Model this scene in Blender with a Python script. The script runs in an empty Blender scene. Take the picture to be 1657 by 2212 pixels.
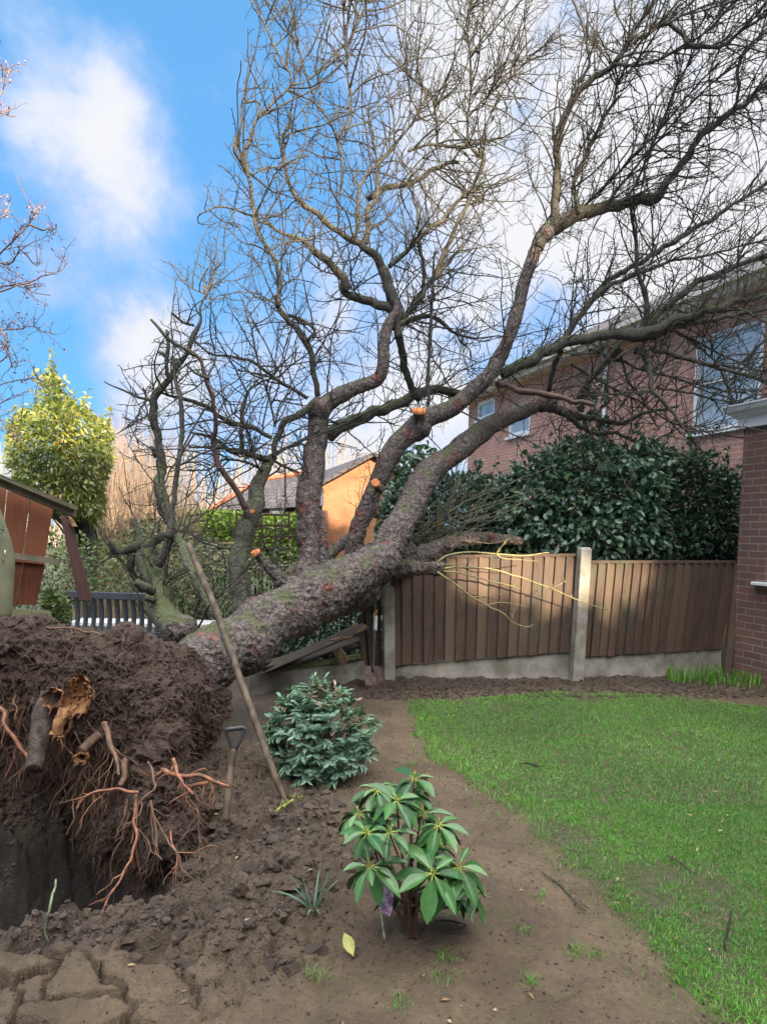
import bpy, math, random
import numpy as np
from mathutils import Vector, Matrix

random.seed(5)
rng = np.random.default_rng(11)
sc = bpy.context.scene
COL = sc.collection

# ------------------------------------------------------------------ camera
CAMH = 1.5
FPX, CX, PY = 1447.0, 828.5, 1245.0          # focal length and principal point, photograph px
R = math.radians
_p, _r = R(-4.0), R(1.0)
CAM = np.array([0.0, 0.0, CAMH])
F0 = np.array([0, math.cos(_p), math.sin(_p)])
_r0 = np.array([1.0, 0, 0]); _u0 = np.array([0, -math.sin(_p), math.cos(_p)])
RV = math.cos(_r) * _r0 + math.sin(_r) * _u0
UV_ = -math.sin(_r) * _r0 + math.cos(_r) * _u0
cd = bpy.data.cameras.new('camera'); cam = bpy.data.objects.new('camera', cd); COL.objects.link(cam)
cam.matrix_world = Matrix([[RV[i], UV_[i], -F0[i], CAM[i]] for i in range(3)] + [[0, 0, 0, 1]])
cd.sensor_fit = 'VERTICAL'; cd.sensor_height = 36.0; cd.lens = 36.0 * FPX / 2212.0
cd.shift_y = (PY - 1106.0) / 2212.0
cd.clip_start = 0.05; cd.clip_end = 2000
sc.camera = cam

def norm0(v): return v / np.linalg.norm(v)
def ray(x, y):
    return F0 + (x - CX) / FPX * RV - (y - PY) / FPX * UV_
def P(x, y, d):
    return CAM + d * ray(x, y)
def G(x, y, z=0.0):
    v = ray(x, y); return CAM + v * ((z - CAMH) / v[2])
def proj(p):
    q = np.asarray(p) - CAM; w = q @ F0
    return CX + FPX * (q @ RV) / w, PY - FPX * (q @ UV_) / w, w

# ------------------------------------------------------------------ sun, sky
SUN_EL = 17.0
_az = np.array([0.43, -0.90]); _az = _az / np.linalg.norm(_az)
SUN = np.array([_az[0] * math.cos(R(SUN_EL)), _az[1] * math.cos(R(SUN_EL)), math.sin(R(SUN_EL))])
sl = bpy.data.lights.new('sun', 'SUN'); sl.energy = 5.0; sl.angle = R(0.6); sl.color = (1.0, 0.80, 0.56)
so = bpy.data.objects.new('sun', sl); COL.objects.link(so)
so.rotation_euler = Vector(SUN).to_track_quat('Z', 'Y').to_euler()
sc.view_settings.view_transform = 'Standard'; sc.view_settings.look = 'None'
sc.view_settings.exposure = 1.5; sc.view_settings.gamma = 1.0

world = bpy.data.worlds.new('World'); sc.world = world; world.use_nodes = True
wn = world.node_tree; wn.nodes.clear()
def N(nt, t, **kw):
    n = nt.nodes.new(t)
    for k, v in kw.items():
        if k.startswith('_'): n.inputs[k[1:]].default_value = v
        else: setattr(n, k, v)
    return n
def L(nt, a, b): nt.links.new(a, b)
def M_(nt, op, a, b=None, c=None, clamp=False):
    n = nt.nodes.new('ShaderNodeMath'); n.operation = op; n.use_clamp = clamp
    for i, v in enumerate((a, b, c)):
        if v is None: continue
        if isinstance(v, (int, float)): n.inputs[i].default_value = v
        else: nt.links.new(v, n.inputs[i])
    return n.outputs[0]
def MIX(nt, fac, a, b, blend='MIX'):
    n = nt.nodes.new('ShaderNodeMix'); n.data_type = 'RGBA'; n.blend_type = blend
    for s, v in ((0, fac), (6, a), (7, b)):
        if isinstance(v, (int, float)): n.inputs[s].default_value = v
        elif isinstance(v, (tuple, list)): n.inputs[s].default_value = (*v, 1) if len(v) == 3 else v
        else: nt.links.new(v, n.inputs[s])
    return n.outputs[2]
def RAMP(nt, src, a, b, lo=0.0, hi=1.0, smooth=True):
    n = nt.nodes.new('ShaderNodeMapRange'); n.interpolation_type = 'SMOOTHSTEP' if smooth else 'LINEAR'
    nt.links.new(src, n.inputs[0])
    for i, v in enumerate((a, b, lo, hi)): n.inputs[i + 1].default_value = v
    return n.outputs[0]

sky = N(wn, 'ShaderNodeTexSky'); sky.sky_type = 'NISHITA'; sky.sun_disc = False
sky.sun_elevation = R(SUN_EL); sky.sun_rotation = math.atan2(_az[0], _az[1])
sky.air_density = 1.0; sky.dust_density = 0.3; sky.ozone_density = 2.0
tc = N(wn, 'ShaderNodeTexCoord')
wv = tc.outputs['Generated']
def wnoise(scale, det, rough, dist=0.0):
    n = N(wn, 'ShaderNodeTexNoise', _Scale=scale, _Detail=det, _Roughness=rough, _Distortion=dist)
    L(wn, wv, n.inputs['Vector']); return n.outputs['Fac']
n1 = wnoise(5.0, 8, 0.62, 0.15)
n2 = wnoise(9.0, 5, 0.55, 0.2)
mask = M_(wn, 'ADD', M_(wn, 'MULTIPLY_ADD', n1, 3.2, -1.55), M_(wn, 'MULTIPLY_ADD', n2, 1.1, -0.55))
# broad banks of cloud (+) and openings of blue (-): direction, angular radius, amount
banks = [((330, 110), 17, -1.0), ((110, 60), 6, .45), ((205, 325), 4.2, .50), ((420, 330), 6, .45), ((60, 520), 8, .35),
         ((360, 560), 7, .3), ((150, 690), 6, .45), ((110, 800), 3.5, -.7), ((230, 850), 5, -.6), ((310, 770), 4, .5),
         ((730, 60), 7, .25), ((760, 270), 5, -.35), ((1000, 60), 9, .55), ((1220, 60), 11, 1.1), ((1500, 130), 8, -.35), ((1640, 420), 12, .6), ((1290, 250), 6, -.8), ((1170, 330), 4, -.5),
         ((1600, 330), 10, .9), ((980, 330), 5, -.2), ((840, 640), 9, .5), ((1150, 640), 8, .4), ((950, 460), 4, -.45), ((1460, 640), 5, -.1),
         ((620, 800), 5, -.35), ((1050, 800), 5, -.3), ((650, 620), 6, .3), ((1500, 520), 6, .4), ((80, 440), 9, .22), ((310, 520), 8, .2), ((400, 950), 8, .8), ((850, 900), 8, .4)]
for (bx, by), rad, amt in banks:
    v = ray(bx, by); v = v / np.linalg.norm(v)
    d = N(wn, 'ShaderNodeVectorMath', operation='DOT_PRODUCT'); L(wn, wv, d.inputs[0]); d.inputs[1].default_value = tuple(v)
    mask = M_(wn, 'ADD', mask, RAMP(wn, d.outputs['Value'], math.cos(R(rad * 1.55)), 1.0, 0.0, amt * .8))
# elsewhere on the sky: even broken cloud
cm = RAMP(wn, mask, -0.40, 0.75)
shade = RAMP(wn, wnoise(5.0, 4, 0.5), 0.3, 0.7)
cloud = MIX(wn, RAMP(wn, mask, .15, 1.1), MIX(wn, shade, (4.6, 6.2, 9.6), (6.2, 7.4, 9.8)), (8.8, 8.9, 9.1))
blue = MIX(wn, .65, MIX(wn, 1.0, sky.outputs['Color'], (0.55, 0.95, 1.25), 'MULTIPLY'), (2.1, 6.0, 11.3))
colr = MIX(wn, 1.0, MIX(wn, cm, blue, cloud), (.70, .70, .71), 'MULTIPLY')
# brighter cloud added overhead, out of view, to light the shaded garden
dz = N(wn, 'ShaderNodeVectorMath', operation='DOT_PRODUCT'); L(wn, wv, dz.inputs[0]); dz.inputs[1].default_value = tuple(norm0(np.array([.05, -.22, 1.0])))
colr = MIX(wn, RAMP(wn, dz.outputs['Value'], .60, .88), colr, MIX(wn, n1, (33, 32.3, 31), (46, 44.8, 43)))
bg = N(wn, 'ShaderNodeBackground', _Strength=0.053); L(wn, colr, bg.inputs['Color'])
wo = N(wn, 'ShaderNodeOutputWorld'); L(wn, bg.outputs[0], wo.inputs[0])

# ------------------------------------------------------------------ noise helpers
def _hash(ix, iy, iz, seed=0):
    with np.errstate(over='ignore'):
        h = (ix.astype(np.int64) * 374761393 + iy.astype(np.int64) * 668265263 + iz.astype(np.int64) * 1274126177 + seed * 974634777) & 0xffffffff
        h = ((h ^ (h >> 13)) * 1274126177) & 0xffffffff
        h = (h ^ (h >> 16)) & 0xffffffff
    return h / 4294967295.0
def vnoise(p, seed=0):
    p = np.asarray(p, float); i = np.floor(p).astype(np.int64); f = p - i; f = f * f * (3 - 2 * f)
    out = 0
    for dx in (0, 1):
        for dy in (0, 1):
            for dz in (0, 1):
                w = (f[:, 0] if dx else 1 - f[:, 0]) * (f[:, 1] if dy else 1 - f[:, 1]) * (f[:, 2] if dz else 1 - f[:, 2])
                out = out + w * _hash(i[:, 0] + dx, i[:, 1] + dy, i[:, 2] + dz, seed)
    return out * 2 - 1
def fbm(p, octv=4, seed=0, gain=0.5):
    p = np.asarray(p, float); a = 1; s = 0
    for k in range(octv):
        s = s + a * vnoise(p * (2 ** k) + 17.3 * k, seed + k); a *= gain
    return s
def voro2(p, seed=0, jit=0.9):
    """distance to border between cells, and a cell value"""
    i = np.floor(p).astype(np.int64); f1 = np.full(len(p), 9.); f2 = np.full(len(p), 9.); cid = np.zeros(len(p)); tl = np.zeros(len(p))
    for dx in (-1, 0, 1):
        for dy in (-1, 0, 1):
            ix, iy = i[:, 0] + dx, i[:, 1] + dy; z = np.zeros_like(ix)
            qx = ix + .5 + (_hash(ix, iy, z, seed) - .5) * jit; qy = iy + .5 + (_hash(ix, iy, z + 1, seed) - .5) * jit
            d = np.hypot(p[:, 0] - qx, p[:, 1] - qy); c = _hash(ix, iy, z + 2, seed)
            nw = d < f1; f2 = np.where(nw, f1, np.minimum(f2, d)); cid = np.where(nw, c, cid); tl = np.where(nw, (p[:, 0] - qx) * (_hash(ix, iy, z + 4, seed) - .5) + (p[:, 1] - qy) * (_hash(ix, iy, z + 5, seed) - .5), tl); f1 = np.where(nw, d, f1)
    return f2 - f1, cid, tl
def sstep(a, b, x):
    t = np.clip((x - a) / (b - a), 0, 1); return t * t * (3 - 2 * t)
def norm(v):
    return v / np.maximum(np.linalg.norm(v, axis=-1, keepdims=True), 1e-9)

# ------------------------------------------------------------------ mesh helpers
class Acc:
    def __init__(s): s.V = []; s.Q = []; s.T = []; s.A = []; s.n = 0
    def add(s, v, q=None, t=None, var=0.5):
        v = np.asarray(v, float).reshape(-1, 3)
        s.V.append(v)
        if q is not None and len(q): s.Q.append(np.asarray(q, np.int64).reshape(-1, 4) + s.n)
        if t is not None and len(t): s.T.append(np.asarray(t, np.int64).reshape(-1, 3) + s.n)
        s.A.append(np.broadcast_to(np.asarray(var, float), (len(v),)).copy()); s.n += len(v)
        return s
    def arrays(s):
        V = np.concatenate(s.V); Q = np.concatenate(s.Q) if s.Q else np.zeros((0, 4), int); T = np.concatenate(s.T) if s.T else np.zeros((0, 3), int)
        return V, Q, T, np.concatenate(s.A)
    def mesh(s, name, smooth=True, origin=None):
        V, Q, T, A = s.arrays()
        if origin is not None: V = V - np.asarray(origin)
        me = bpy.data.meshes.new(name); me.vertices.add(len(V)); me.vertices.foreach_set('co', V.ravel())
        nl = len(Q) * 4 + len(T) * 3
        me.loops.add(nl); me.loops.foreach_set('vertex_index', np.concatenate([Q.ravel(), T.ravel()]).astype(np.int32))
        me.polygons.add(len(Q) + len(T))
        ls = np.concatenate([np.arange(len(Q)) * 4, len(Q) * 4 + np.arange(len(T)) * 3]).astype(np.int32)
        me.polygons.foreach_set('loop_start', ls)
        me.polygons.foreach_set('use_smooth', np.full(len(ls), bool(smooth)))
        at = me.attributes.new('var', 'FLOAT', 'POINT'); at.data.foreach_set('value', A)
        me.update(calc_edges=True); me.validate(); return me
    def build(s, name, mat, parent=None, smooth=True, origin=None):
        me = s.mesh(name, smooth, None if parent is not None else origin)
        if mat: me.materials.append(mat)
        o = bpy.data.objects.new(name, me); COL.objects.link(o)
        if parent is not None:
            o.parent = parent       # children keep world-space vertices
            o.matrix_parent_inverse = Matrix() if parent.parent else Matrix.Translation(-parent.location)
        elif origin is not None: o.location = tuple(origin)
        return o
def tag(o, label=None, cat=None, group=None, kind=None):
    if label: o['label'] = label
    if cat: o['category'] = cat
    if group: o['group'] = group
    if kind: o['kind'] = kind
    return o
def empty(name, loc, label, cat, group=None):
    o = bpy.data.objects.new(name, None); COL.objects.link(o); o.location = tuple(loc); o.empty_display_size = 0.1
    return tag(o, label, cat, group)

def tubes(acc, pts, rad, S=6, var=0.5, cap=True):
    """pts (M,K,3), rad (M,K)"""
    pts = np.asarray(pts, float); rad = np.asarray(rad, float)
    if pts.ndim == 2: pts = pts[None]; rad = rad[None]
    Mn, K, _ = pts.shape
    t = norm(np.gradient(pts, axis=1))
    mt = norm(pts[:, -1] - pts[:, 0]); ref = np.where(np.abs(mt[:, 2:3]) < 0.75, np.array([[0, 0, 1.]]), np.array([[0.2, 1., 0]]))
    n1 = norm(np.cross(t, ref[:, None, :])); n2 = np.cross(t, n1)
    a = np.arange(S) * 2 * math.pi / S
    ring = (np.cos(a)[None, None, :, None] * n1[:, :, None, :] + np.sin(a)[None, None, :, None] * n2[:, :, None, :])
    v = pts[:, :, None, :] + ring * rad[:, :, None, None]
    idx = np.arange(Mn * K * S).reshape(Mn, K, S)
    q = np.stack([idx[:, :-1, :], np.roll(idx, -1, 2)[:, :-1, :], np.roll(idx, -1, 2)[:, 1:, :], idx[:, 1:, :]], -1).reshape(-1, 4)
    vv = v.reshape(-1, 3)
    if np.ndim(var) == 1 and len(var) == Mn: var = np.repeat(var, K * S)
    if cap and S >= 3 and Mn < 400:
        c = np.concatenate([pts[:, 0], pts[:, -1]]); b = Mn * K * S; tr = []
        for m in range(Mn):
            for k in range(S):
                k2 = (k + 1) % S
                tr.append((b + m, idx[m, 0, k2], idx[m, 0, k])); tr.append((b + Mn + m, idx[m, -1, k], idx[m, -1, k2]))
        if np.ndim(var) == 1: var = np.concatenate([var, np.full(2 * Mn, .5)])
        acc.add(np.concatenate([vv, c]), q, tr, var)
    else:
        acc.add(vv, q, None, var)
def spline(cp, n):
    """catmull-rom through rows of cp (any number of columns) -> n rows evenly by length"""
    cp = np.asarray(cp, float)
    if len(cp) == 2: cp = np.array([cp[0], (cp[0] + cp[1]) / 2, cp[1]])
    e = np.vstack([2 * cp[0] - cp[1], cp, 2 * cp[-1] - cp[-2]]); out = []
    for i in range(len(cp) - 1):
        p0, p1, p2, p3 = e[i:i + 4]; tt = np.linspace(0, 1, 12, endpoint=False)[:, None]
        out.append(.5 * ((2 * p1) + (-p0 + p2) * tt + (2 * p0 - 5 * p1 + 4 * p2 - p3) * tt ** 2 + (-p0 + 3 * p1 - 3 * p2 + p3) * tt ** 3))
    out.append(cp[-1:]); c = np.vstack(out); s = np.r_[0, np.cumsum(np.linalg.norm(np.diff(c[:, :3], axis=0), axis=1))]
    u = np.linspace(0, s[-1], n)
    return np.stack([np.interp(u, s, c[:, k]) for k in range(c.shape[1])], 1)
def tube(acc, cp, S=8, n=None, var=0.5, wob=0.0, ws=6.0):
    """one tube; cp rows x,y,z,r"""
    cp = np.asarray(cp, float); ln = np.sum(np.linalg.norm(np.diff(cp[:, :3], axis=0), axis=1))
    n = n or max(6, int(ln / 0.05)); c = spline(cp, n)
    if wob: c[:, :3] += wob * np.stack([fbm(c[:, :3] * ws, 2, s) for s in (3, 9, 15)], 1)
    tubes(acc, c[:, :3], np.maximum(c[:, 3], .0008), S, var); return c

def box(acc, o, ex, ey, ez, var=0.5):
    """box from corner o spanned by edge vectors"""
    o = np.asarray(o, float); ex, ey, ez = (np.asarray(k, float) for k in (ex, ey, ez))
    if np.dot(np.cross(ex, ey), ez) < 0: ex, ey = ey, ex
    v = [o, o + ex, o + ex + ey, o + ey, o + ez, o + ex + ez, o + ex + ey + ez, o + ey + ez]
    acc.add(v, [(0, 3, 2, 1), (4, 5, 6, 7), (0, 1, 5, 4), (1, 2, 6, 5), (2, 3, 7, 6), (3, 0, 4, 7)], None, var)
def bar(acc, a, b, w, h, up=(0, 0, 1), var=0.5):
    a = np.asarray(a, float); b = np.asarray(b, float); t = norm((b - a)[None])[0]
    s = norm(np.cross(t, np.asarray(up, float))[None])[0]; u = np.cross(s, t)
    box(acc, a - s * w / 2 - u * h / 2, s * w, b - a, u * h, var)
def bevel(o, w=0.004, seg=2):
    m = o.modifiers.new('bevel', 'BEVEL'); m.width = w; m.segments = seg; m.limit_method = 'ANGLE'
    return o

LEAF = {}
def leaf_tpl(kind):
    if kind in LEAF: return LEAF[kind]
    if kind == 'fine':      # broad leathery leaf, midrib fold, drooping tip
        rows = [(0, .02), (.1, .10), (.28, .34), (.5, .5), (.72, .42), (.9, .18), (1, .01)]
        v = []; q = []
        for y, w in rows:
            z = -0.22 * y * y
            for x, dz in ((-1, .10), (-.5, .03), (0, -.03), (.5, .03), (1, .10)): v.append((x * w, y, z + dz * w * 2))
        for i in range(len(rows) - 1):
            for j in range(4): q.append((i * 5 + j, i * 5 + j + 1, i * 5 + j + 6, i * 5 + j + 5))
    elif kind == 'mid':
        rows = [(0, .03), (.3, .42), (.65, .45), (1, .02)]; v = []; q = []
        for y, w in rows:
            for x, dz in ((-1, .12), (0, -.04), (1, .12)): v.append((x * w, y, -.12 * y * y + dz * w * 2))
        for i in range(3):
            for j in range(2): q.append((i * 3 + j, i * 3 + j + 1, i * 3 + j + 4, i * 3 + j + 3))
    else:                   # low: folded diamond
        v = [(0, 0, 0), (-.5, .45, .08), (0, 1, -.08), (.5, .45, .08)]; q = [(0, 3, 2, 1)]
    LEAF[kind] = (np.array(v, float), np.array(q)); return LEAF[kind]
def leaves(acc, pos, dirn, ln, wd, var, kind='low', face=None):
    """face: preferred normal (M,3)"""
    tv, tq = leaf_tpl(kind); Mn = len(pos)
    y = norm(np.asarray(dirn, float)); 
    if face is None: face = rng.normal(size=(Mn, 3)) * .5 + np.array([0, -.25, .8])
    z = norm(face - np.sum(face * y, 1, keepdims=True) * y); x = np.cross(y, z)
    ln = np.broadcast_to(ln, (Mn,)); wd = np.broadcast_to(wd, (Mn,))
    v = pos[:, None, :] + tv[None, :, 0:1] * x[:, None, :] * wd[:, None, None] + tv[None, :, 1:2] * y[:, None, :] * ln[:, None, None] + tv[None, :, 2:3] * z[:, None, :] * ln[:, None, None]
    q = tq[None] + (np.arange(Mn) * len(tv))[:, None, None]
    acc.add(v.reshape(-1, 3), q.reshape(-1, 4), None, np.repeat(np.broadcast_to(var, (Mn,)), len(tv)))

# ------------------------------------------------------------------ materials
def new_mat(name):
    m = bpy.data.materials.new(name); m.use_nodes = True; nt = m.node_tree; nt.nodes.clear()
    b = N(nt, 'ShaderNodeBsdfPrincipled'); o = N(nt, 'ShaderNodeOutputMaterial'); L(nt, b.outputs[0], o.inputs[0])
    return m, nt, b
def gpos(nt):
    return N(nt, 'ShaderNodeNewGeometry').outputs['Position']
def tnoise(nt, vec, scale, det=4, rough=.55, dist=0.0):
    n = N(nt, 'ShaderNodeTexNoise', _Scale=scale, _Detail=det, _Roughness=rough, _Distortion=dist)
    if vec is not None: L(nt, vec, n.inputs['Vector'])
    return n.outputs['Fac']
def vscale(nt, vec, s):
    n = N(nt, 'ShaderNodeVectorMath', operation='MULTIPLY'); L(nt, vec, n.inputs[0]); n.inputs[1].default_value = s; return n.outputs[0]
def bump(nt, b, h, strength=.5, dist=.01):
    n = N(nt, 'ShaderNodeBump', _Strength=strength, _Distance=dist); L(nt, h, n.inputs['Height']); L(nt, n.outputs[0], b.inputs['Normal'])
def var_out(nt):
    a = N(nt, 'ShaderNodeAttribute'); a.attribute_name = 'var'; return a.outputs['Fac']
def simple(name, c1, c2=None, rough=.6, scale=8.0, bstr=.2, stretch=(1, 1, 1), metal=0, spec=None, bd=.004, varmix=None):
    m, nt, b = new_mat(name); p = vscale(nt, gpos(nt), stretch)
    c2 = c2 or tuple(k * .7 for k in c1)
    nz = tnoise(nt, p, scale, 6, .6); col = MIX(nt, RAMP(nt, nz, .35, .65), c2, c1)
    if varmix: col = MIX(nt, M_(nt, 'MULTIPLY', var_out(nt), varmix[1]), col, varmix[0])
    L(nt, col, b.inputs['Base Color']); b.inputs['Roughness'].default_value = rough; b.inputs['Metallic'].default_value = metal
    if spec is not None: b.inputs['Specular IOR Level'].default_value = spec
    if bstr: bump(nt, b, tnoise(nt, p, scale * 5, 5, .6), bstr, bd)
    return m
def leafmat(name, dark, mid, light, rough=.35, trans=.25, extra=None):
    m, nt, b = new_mat(name); v = var_out(nt); 
    cr = N(nt, 'ShaderNodeValToRGB'); L(nt, v, cr.inputs[0]); e = cr.color_ramp.elements
    e[0].color = (*dark, 1); e[0].position = 0.0; e[1].color = (*light, 1); e[1].position = .85
    k = e.new(.5); k.color = (*mid, 1)
    if extra: k = e.new(.97); k.color = (*extra, 1)
    nz = tnoise(nt, gpos(nt), 30, 3); col = MIX(nt, .35, cr.outputs[0], MIX(nt, nz, tuple(c * .5 for c in mid), light), 'MIX')
    L(nt, col, b.inputs['Base Color']); b.inputs['Roughness'].default_value = rough
    tr = N(nt, 'ShaderNodeBsdfTranslucent'); L(nt, MIX(nt, 1.0, col, (1.1, 1.15, .5), 'MULTIPLY'), tr.inputs[0])
    ms = N(nt, 'ShaderNodeMixShader', _Fac=trans); L(nt, b.outputs[0], ms.inputs[1]); L(nt, tr.outputs[0], ms.inputs[2])
    out = [n for n in nt.nodes if n.type == 'OUTPUT_MATERIAL'][0]; L(nt, ms.outputs[0], out.inputs[0])
    return m
def bark_mat(name, base, dark, red, moss, mossamt=.5, scale=1.0, redamt=.35):
    m, nt, b = new_mat(name); p = gpos(nt); geo = N(nt, 'ShaderNodeNewGeometry')
    d1 = N(nt, 'ShaderNodeTexNoise', _Scale=9.0 * scale, _Detail=4.0); L(nt, p, d1.inputs['Vector'])
    off = N(nt, 'ShaderNodeVectorMath', operation='MULTIPLY_ADD'); L(nt, d1.outputs['Color'], off.inputs[0]); off.inputs[1].default_value = (.14, .14, .14); L(nt, p, off.inputs[2])
    vo = N(nt, 'ShaderNodeTexVoronoi', feature='DISTANCE_TO_EDGE', _Scale=22.0 * scale); L(nt, off.outputs[0], vo.inputs['Vector'])
    vc = N(nt, 'ShaderNodeTexVoronoi', feature='F1', _Scale=22.0 * scale); L(nt, off.outputs[0], vc.inputs['Vector'])
    crack = M_(nt, 'MULTIPLY_ADD', RAMP(nt, vo.outputs['Distance'], 0.0, .22), RAMP(nt, tnoise(nt, p, 16 * scale, 4, .7), .35, .6, .25, .75), RAMP(nt, tnoise(nt, p, 16 * scale, 4, .7), .35, .6, .75, .25))
    fine = tnoise(nt, p, 70 * scale, 6, .7)
    plate = MIX(nt, tnoise(nt, p, 11 * scale, 5, .65), tuple(c * .55 for c in base), tuple(min(1, c * 1.5) for c in base))
    plate = MIX(nt, M_(nt, 'MULTIPLY', RAMP(nt, N_sep(nt, vc.outputs['Color']), .3, .8), .45), plate, tuple(c * .5 for c in base))
    redm = RAMP(nt, tnoise(nt, p, 4.5 * scale, 4, .6), .56, .70, 0, redamt * 2)
    col = MIX(nt, M_(nt, 'MINIMUM', redm, .9), plate, red)
    col = MIX(nt, crack, dark, col)
    sx = N(nt, 'ShaderNodeSeparateXYZ'); L(nt, geo.outputs['Normal'], sx.inputs[0])
    up = RAMP(nt, sx.outputs[2], -.1, .8)
    mz = RAMP(nt, M_(nt, 'ADD', tnoise(nt, p, 5.0, 6, .7), M_(nt, 'MULTIPLY', up, .25)), .68 - mossamt * .16, .80 - mossamt * .1)
    col = MIX(nt, M_(nt, 'MULTIPLY', mz, .8), col, MIX(nt, fine, tuple(c * .5 for c in moss), tuple(c * 1.4 for c in moss)))
    L(nt, col, b.inputs['Base Color']); b.inputs['Roughness'].default_value = .85
    h = M_(nt, 'ADD', M_(nt, 'MULTIPLY', crack, .8), M_(nt, 'MULTIPLY', fine, .45))
    bump(nt, b, h, .9, .018 / scale); return m
def N_sep(nt, colsock):
    s = N(nt, 'ShaderNodeSeparateColor'); L(nt, colsock, s.inputs[0]); return s.outputs[0]

MT = {}
MT['bark'] = bark_mat('bark_trunk', (.165, .135, .128), (.014, .012, .011), (.23, .068, .045), (.085, .105, .035), -.25, 1.15, .42)
MT['mossy'] = bark_mat('bark_mossy', (.17, .165, .125), (.03, .032, .024), (.13, .09, .06), (.095, .122, .045), .6, 1.3, .1)
MT['limb'] = bark_mat('bark_limb', (.105, .098, .082), (.025, .025, .021), (.10, .06, .042), (.085, .11, .035), .35, 1.6, .2)
MT['twig'] = simple('twig', (.075, .068, .05), (.035, .032, .027), .8, 14, .3)
MT['redlimb'] = simple('bare_limb', (.15, .075, .058), (.07, .05, .045), .7, 9, .5)
MT['cutwood'] = simple('cut_wood', (.72, .27, .09), (.50, .17, .05), .7, 60, .3)
MT['torn'] = simple('torn_wood', (.50, .27, .12), (.17, .07, .035), .75, 25, .9, (1, 1, .25), bd=.02)
MT['concrete'] = simple('concrete', (.34, .32, .285), (.17, .155, .125), .85, 4, .35)
MT['pole'] = simple('old_pole', (.14, .105, .075), (.05, .036, .027), .75, 5, .6, (4, 4, .6))
MT['metal'] = simple('worn_metal', (.20, .19, .19), (.10, .085, .08), .5, 9, .3, metal=.6)
MT['bench'] = simple('grey_resin', (.055, .062, .075), (.045, .05, .062), .55, 6, .05)
MT['white'] = simple('white_upvc', (.78, .79, .80), (.70, .72, .74), .35, 3, .02)
MT['cream'] = simple('cream_paint', (.66, .62, .52), (.55, .52, .45), .6, 4, .05)
MT['rustroot'] = simple('orange_root', (.36, .15, .08), (.13, .07, .045), .7, 30, .4)
MT['root'] = simple('brown_root', (.22, .13, .085), (.10, .06, .042), .85, 25, .5)
MT['hairroot'] = simple('hair_root', (.17, .105, .07), (.08, .052, .04), .9, 20, 0)
MT['softwood'] = simple('weathered_rail', (.27, .24, .17), (.16, .15, .10), .8, 6, .4, (1, 1, .4))
MT['glass'] = simple('window_glass', (.50, .60, .70), (.25, .32, .38), .06, 1.2, .0, spec=.8)

def wood_mat(name, a, bcol, c, algae=(.07, .08, .05)):
    m, nt, b = new_mat(name); p = vscale(nt, gpos(nt), (1, 1, .12)); v = var_out(nt)
    g = tnoise(nt, p, 45, 5, .6, .4); col = MIX(nt, RAMP(nt, g, .3, .7), a, bcol)
    col = MIX(nt, M_(nt, 'MULTIPLY', v, .7), col, c)
    st = tnoise(nt, vscale(nt, gpos(nt), (1, 1, .5)), 3.0, 5, .6)
    col = MIX(nt, RAMP(nt, st, .5, .75, 0, .6), col, algae)
    vk = N(nt, 'ShaderNodeTexVoronoi', feature='F1', _Scale=5.0); L(nt, vscale(nt, gpos(nt), (1, 1, .6)), vk.inputs['Vector'])
    kn = RAMP(nt, vk.outputs['Distance'], .05, .09, .75, 0)
    col = MIX(nt, kn, col, (.03, .018, .012))
    L(nt, col, b.inputs['Base Color']); b.inputs['Roughness'].default_value = .75; bump(nt, b, g, .5, .003); return m
MT['fence'] = wood_mat('fence_wood', (.090, .052, .034), (.036, .027, .023), (.15, .10, .068))
MT['shed'] = wood_mat('shed_stain', (.24, .075, .035), (.13, .042, .025), (.30, .11, .05), (.07, .028, .025))
MT['dkshed'] = wood_mat('dark_stain', (.05, .022, .02), (.028, .014, .014), (.10, .035, .025), (.03, .02, .02))

def brick_mat(name, c1, c2, mortar, sat=1.0):
    m, nt, b = new_mat(name); uv = N(nt, 'ShaderNodeUVMap').outputs[0]
    br = N(nt, 'ShaderNodeTexBrick', _Scale=1.0, _Bias=0.0); br.inputs['Brick Width'].default_value = .225; br.inputs['Row Height'].default_value = .075
    br.inputs['Mortar Size'].default_value = .006; br.inputs['Mortar Smooth'].default_value = .35; br.offset = .5
    wob = N(nt, 'ShaderNodeTexNoise', _Scale=7.0, _Detail=3.0); L(nt, uv, wob.inputs['Vector'])
    off = N(nt, 'ShaderNodeVectorMath', operation='MULTIPLY_ADD'); L(nt, wob.outputs['Color'], off.inputs[0]); off.inputs[1].default_value = (.007, .007, 0); L(nt, uv, off.inputs[2])
    L(nt, off.outputs[0], br.inputs['Vector'])
    br.inputs['Color1'].default_value = (*c1, 1); br.inputs['Color2'].default_value = (*c2, 1); br.inputs['Mortar'].default_value = (*mortar, 1)
    nz = tnoise(nt, gpos(nt), 2.0, 6, .6); f2 = tnoise(nt, gpos(nt), 60, 4, .7)
    col = MIX(nt, RAMP(nt, nz, .3, .7, .0, .5), br.outputs['Color'], tuple(k * .45 for k in c1))
    col = MIX(nt, M_(nt, 'MULTIPLY', f2, .25), col, mortar)
    L(nt, col, b.inputs['Base Color']); b.inputs['Roughness'].default_value = .9
    h = M_(nt, 'ADD', M_(nt, 'MULTIPLY', br.outputs['Fac'], -1.0), M_(nt, 'MULTIPLY', f2, .35)); bump(nt, b, h, .8, .006); return m
MT['brick'] = brick_mat('red_brick', (.20, .085, .065), (.115, .06, .055), (.33, .29, .25))
MT['brick2'] = brick_mat('pink_brick', (.50, .22, .155), (.40, .17, .125), (.60, .53, .46))
MT['brick3'] = brick_mat('orange_brick', (.46, .19, .085), (.36, .14, .065), (.42, .28, .18))
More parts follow.
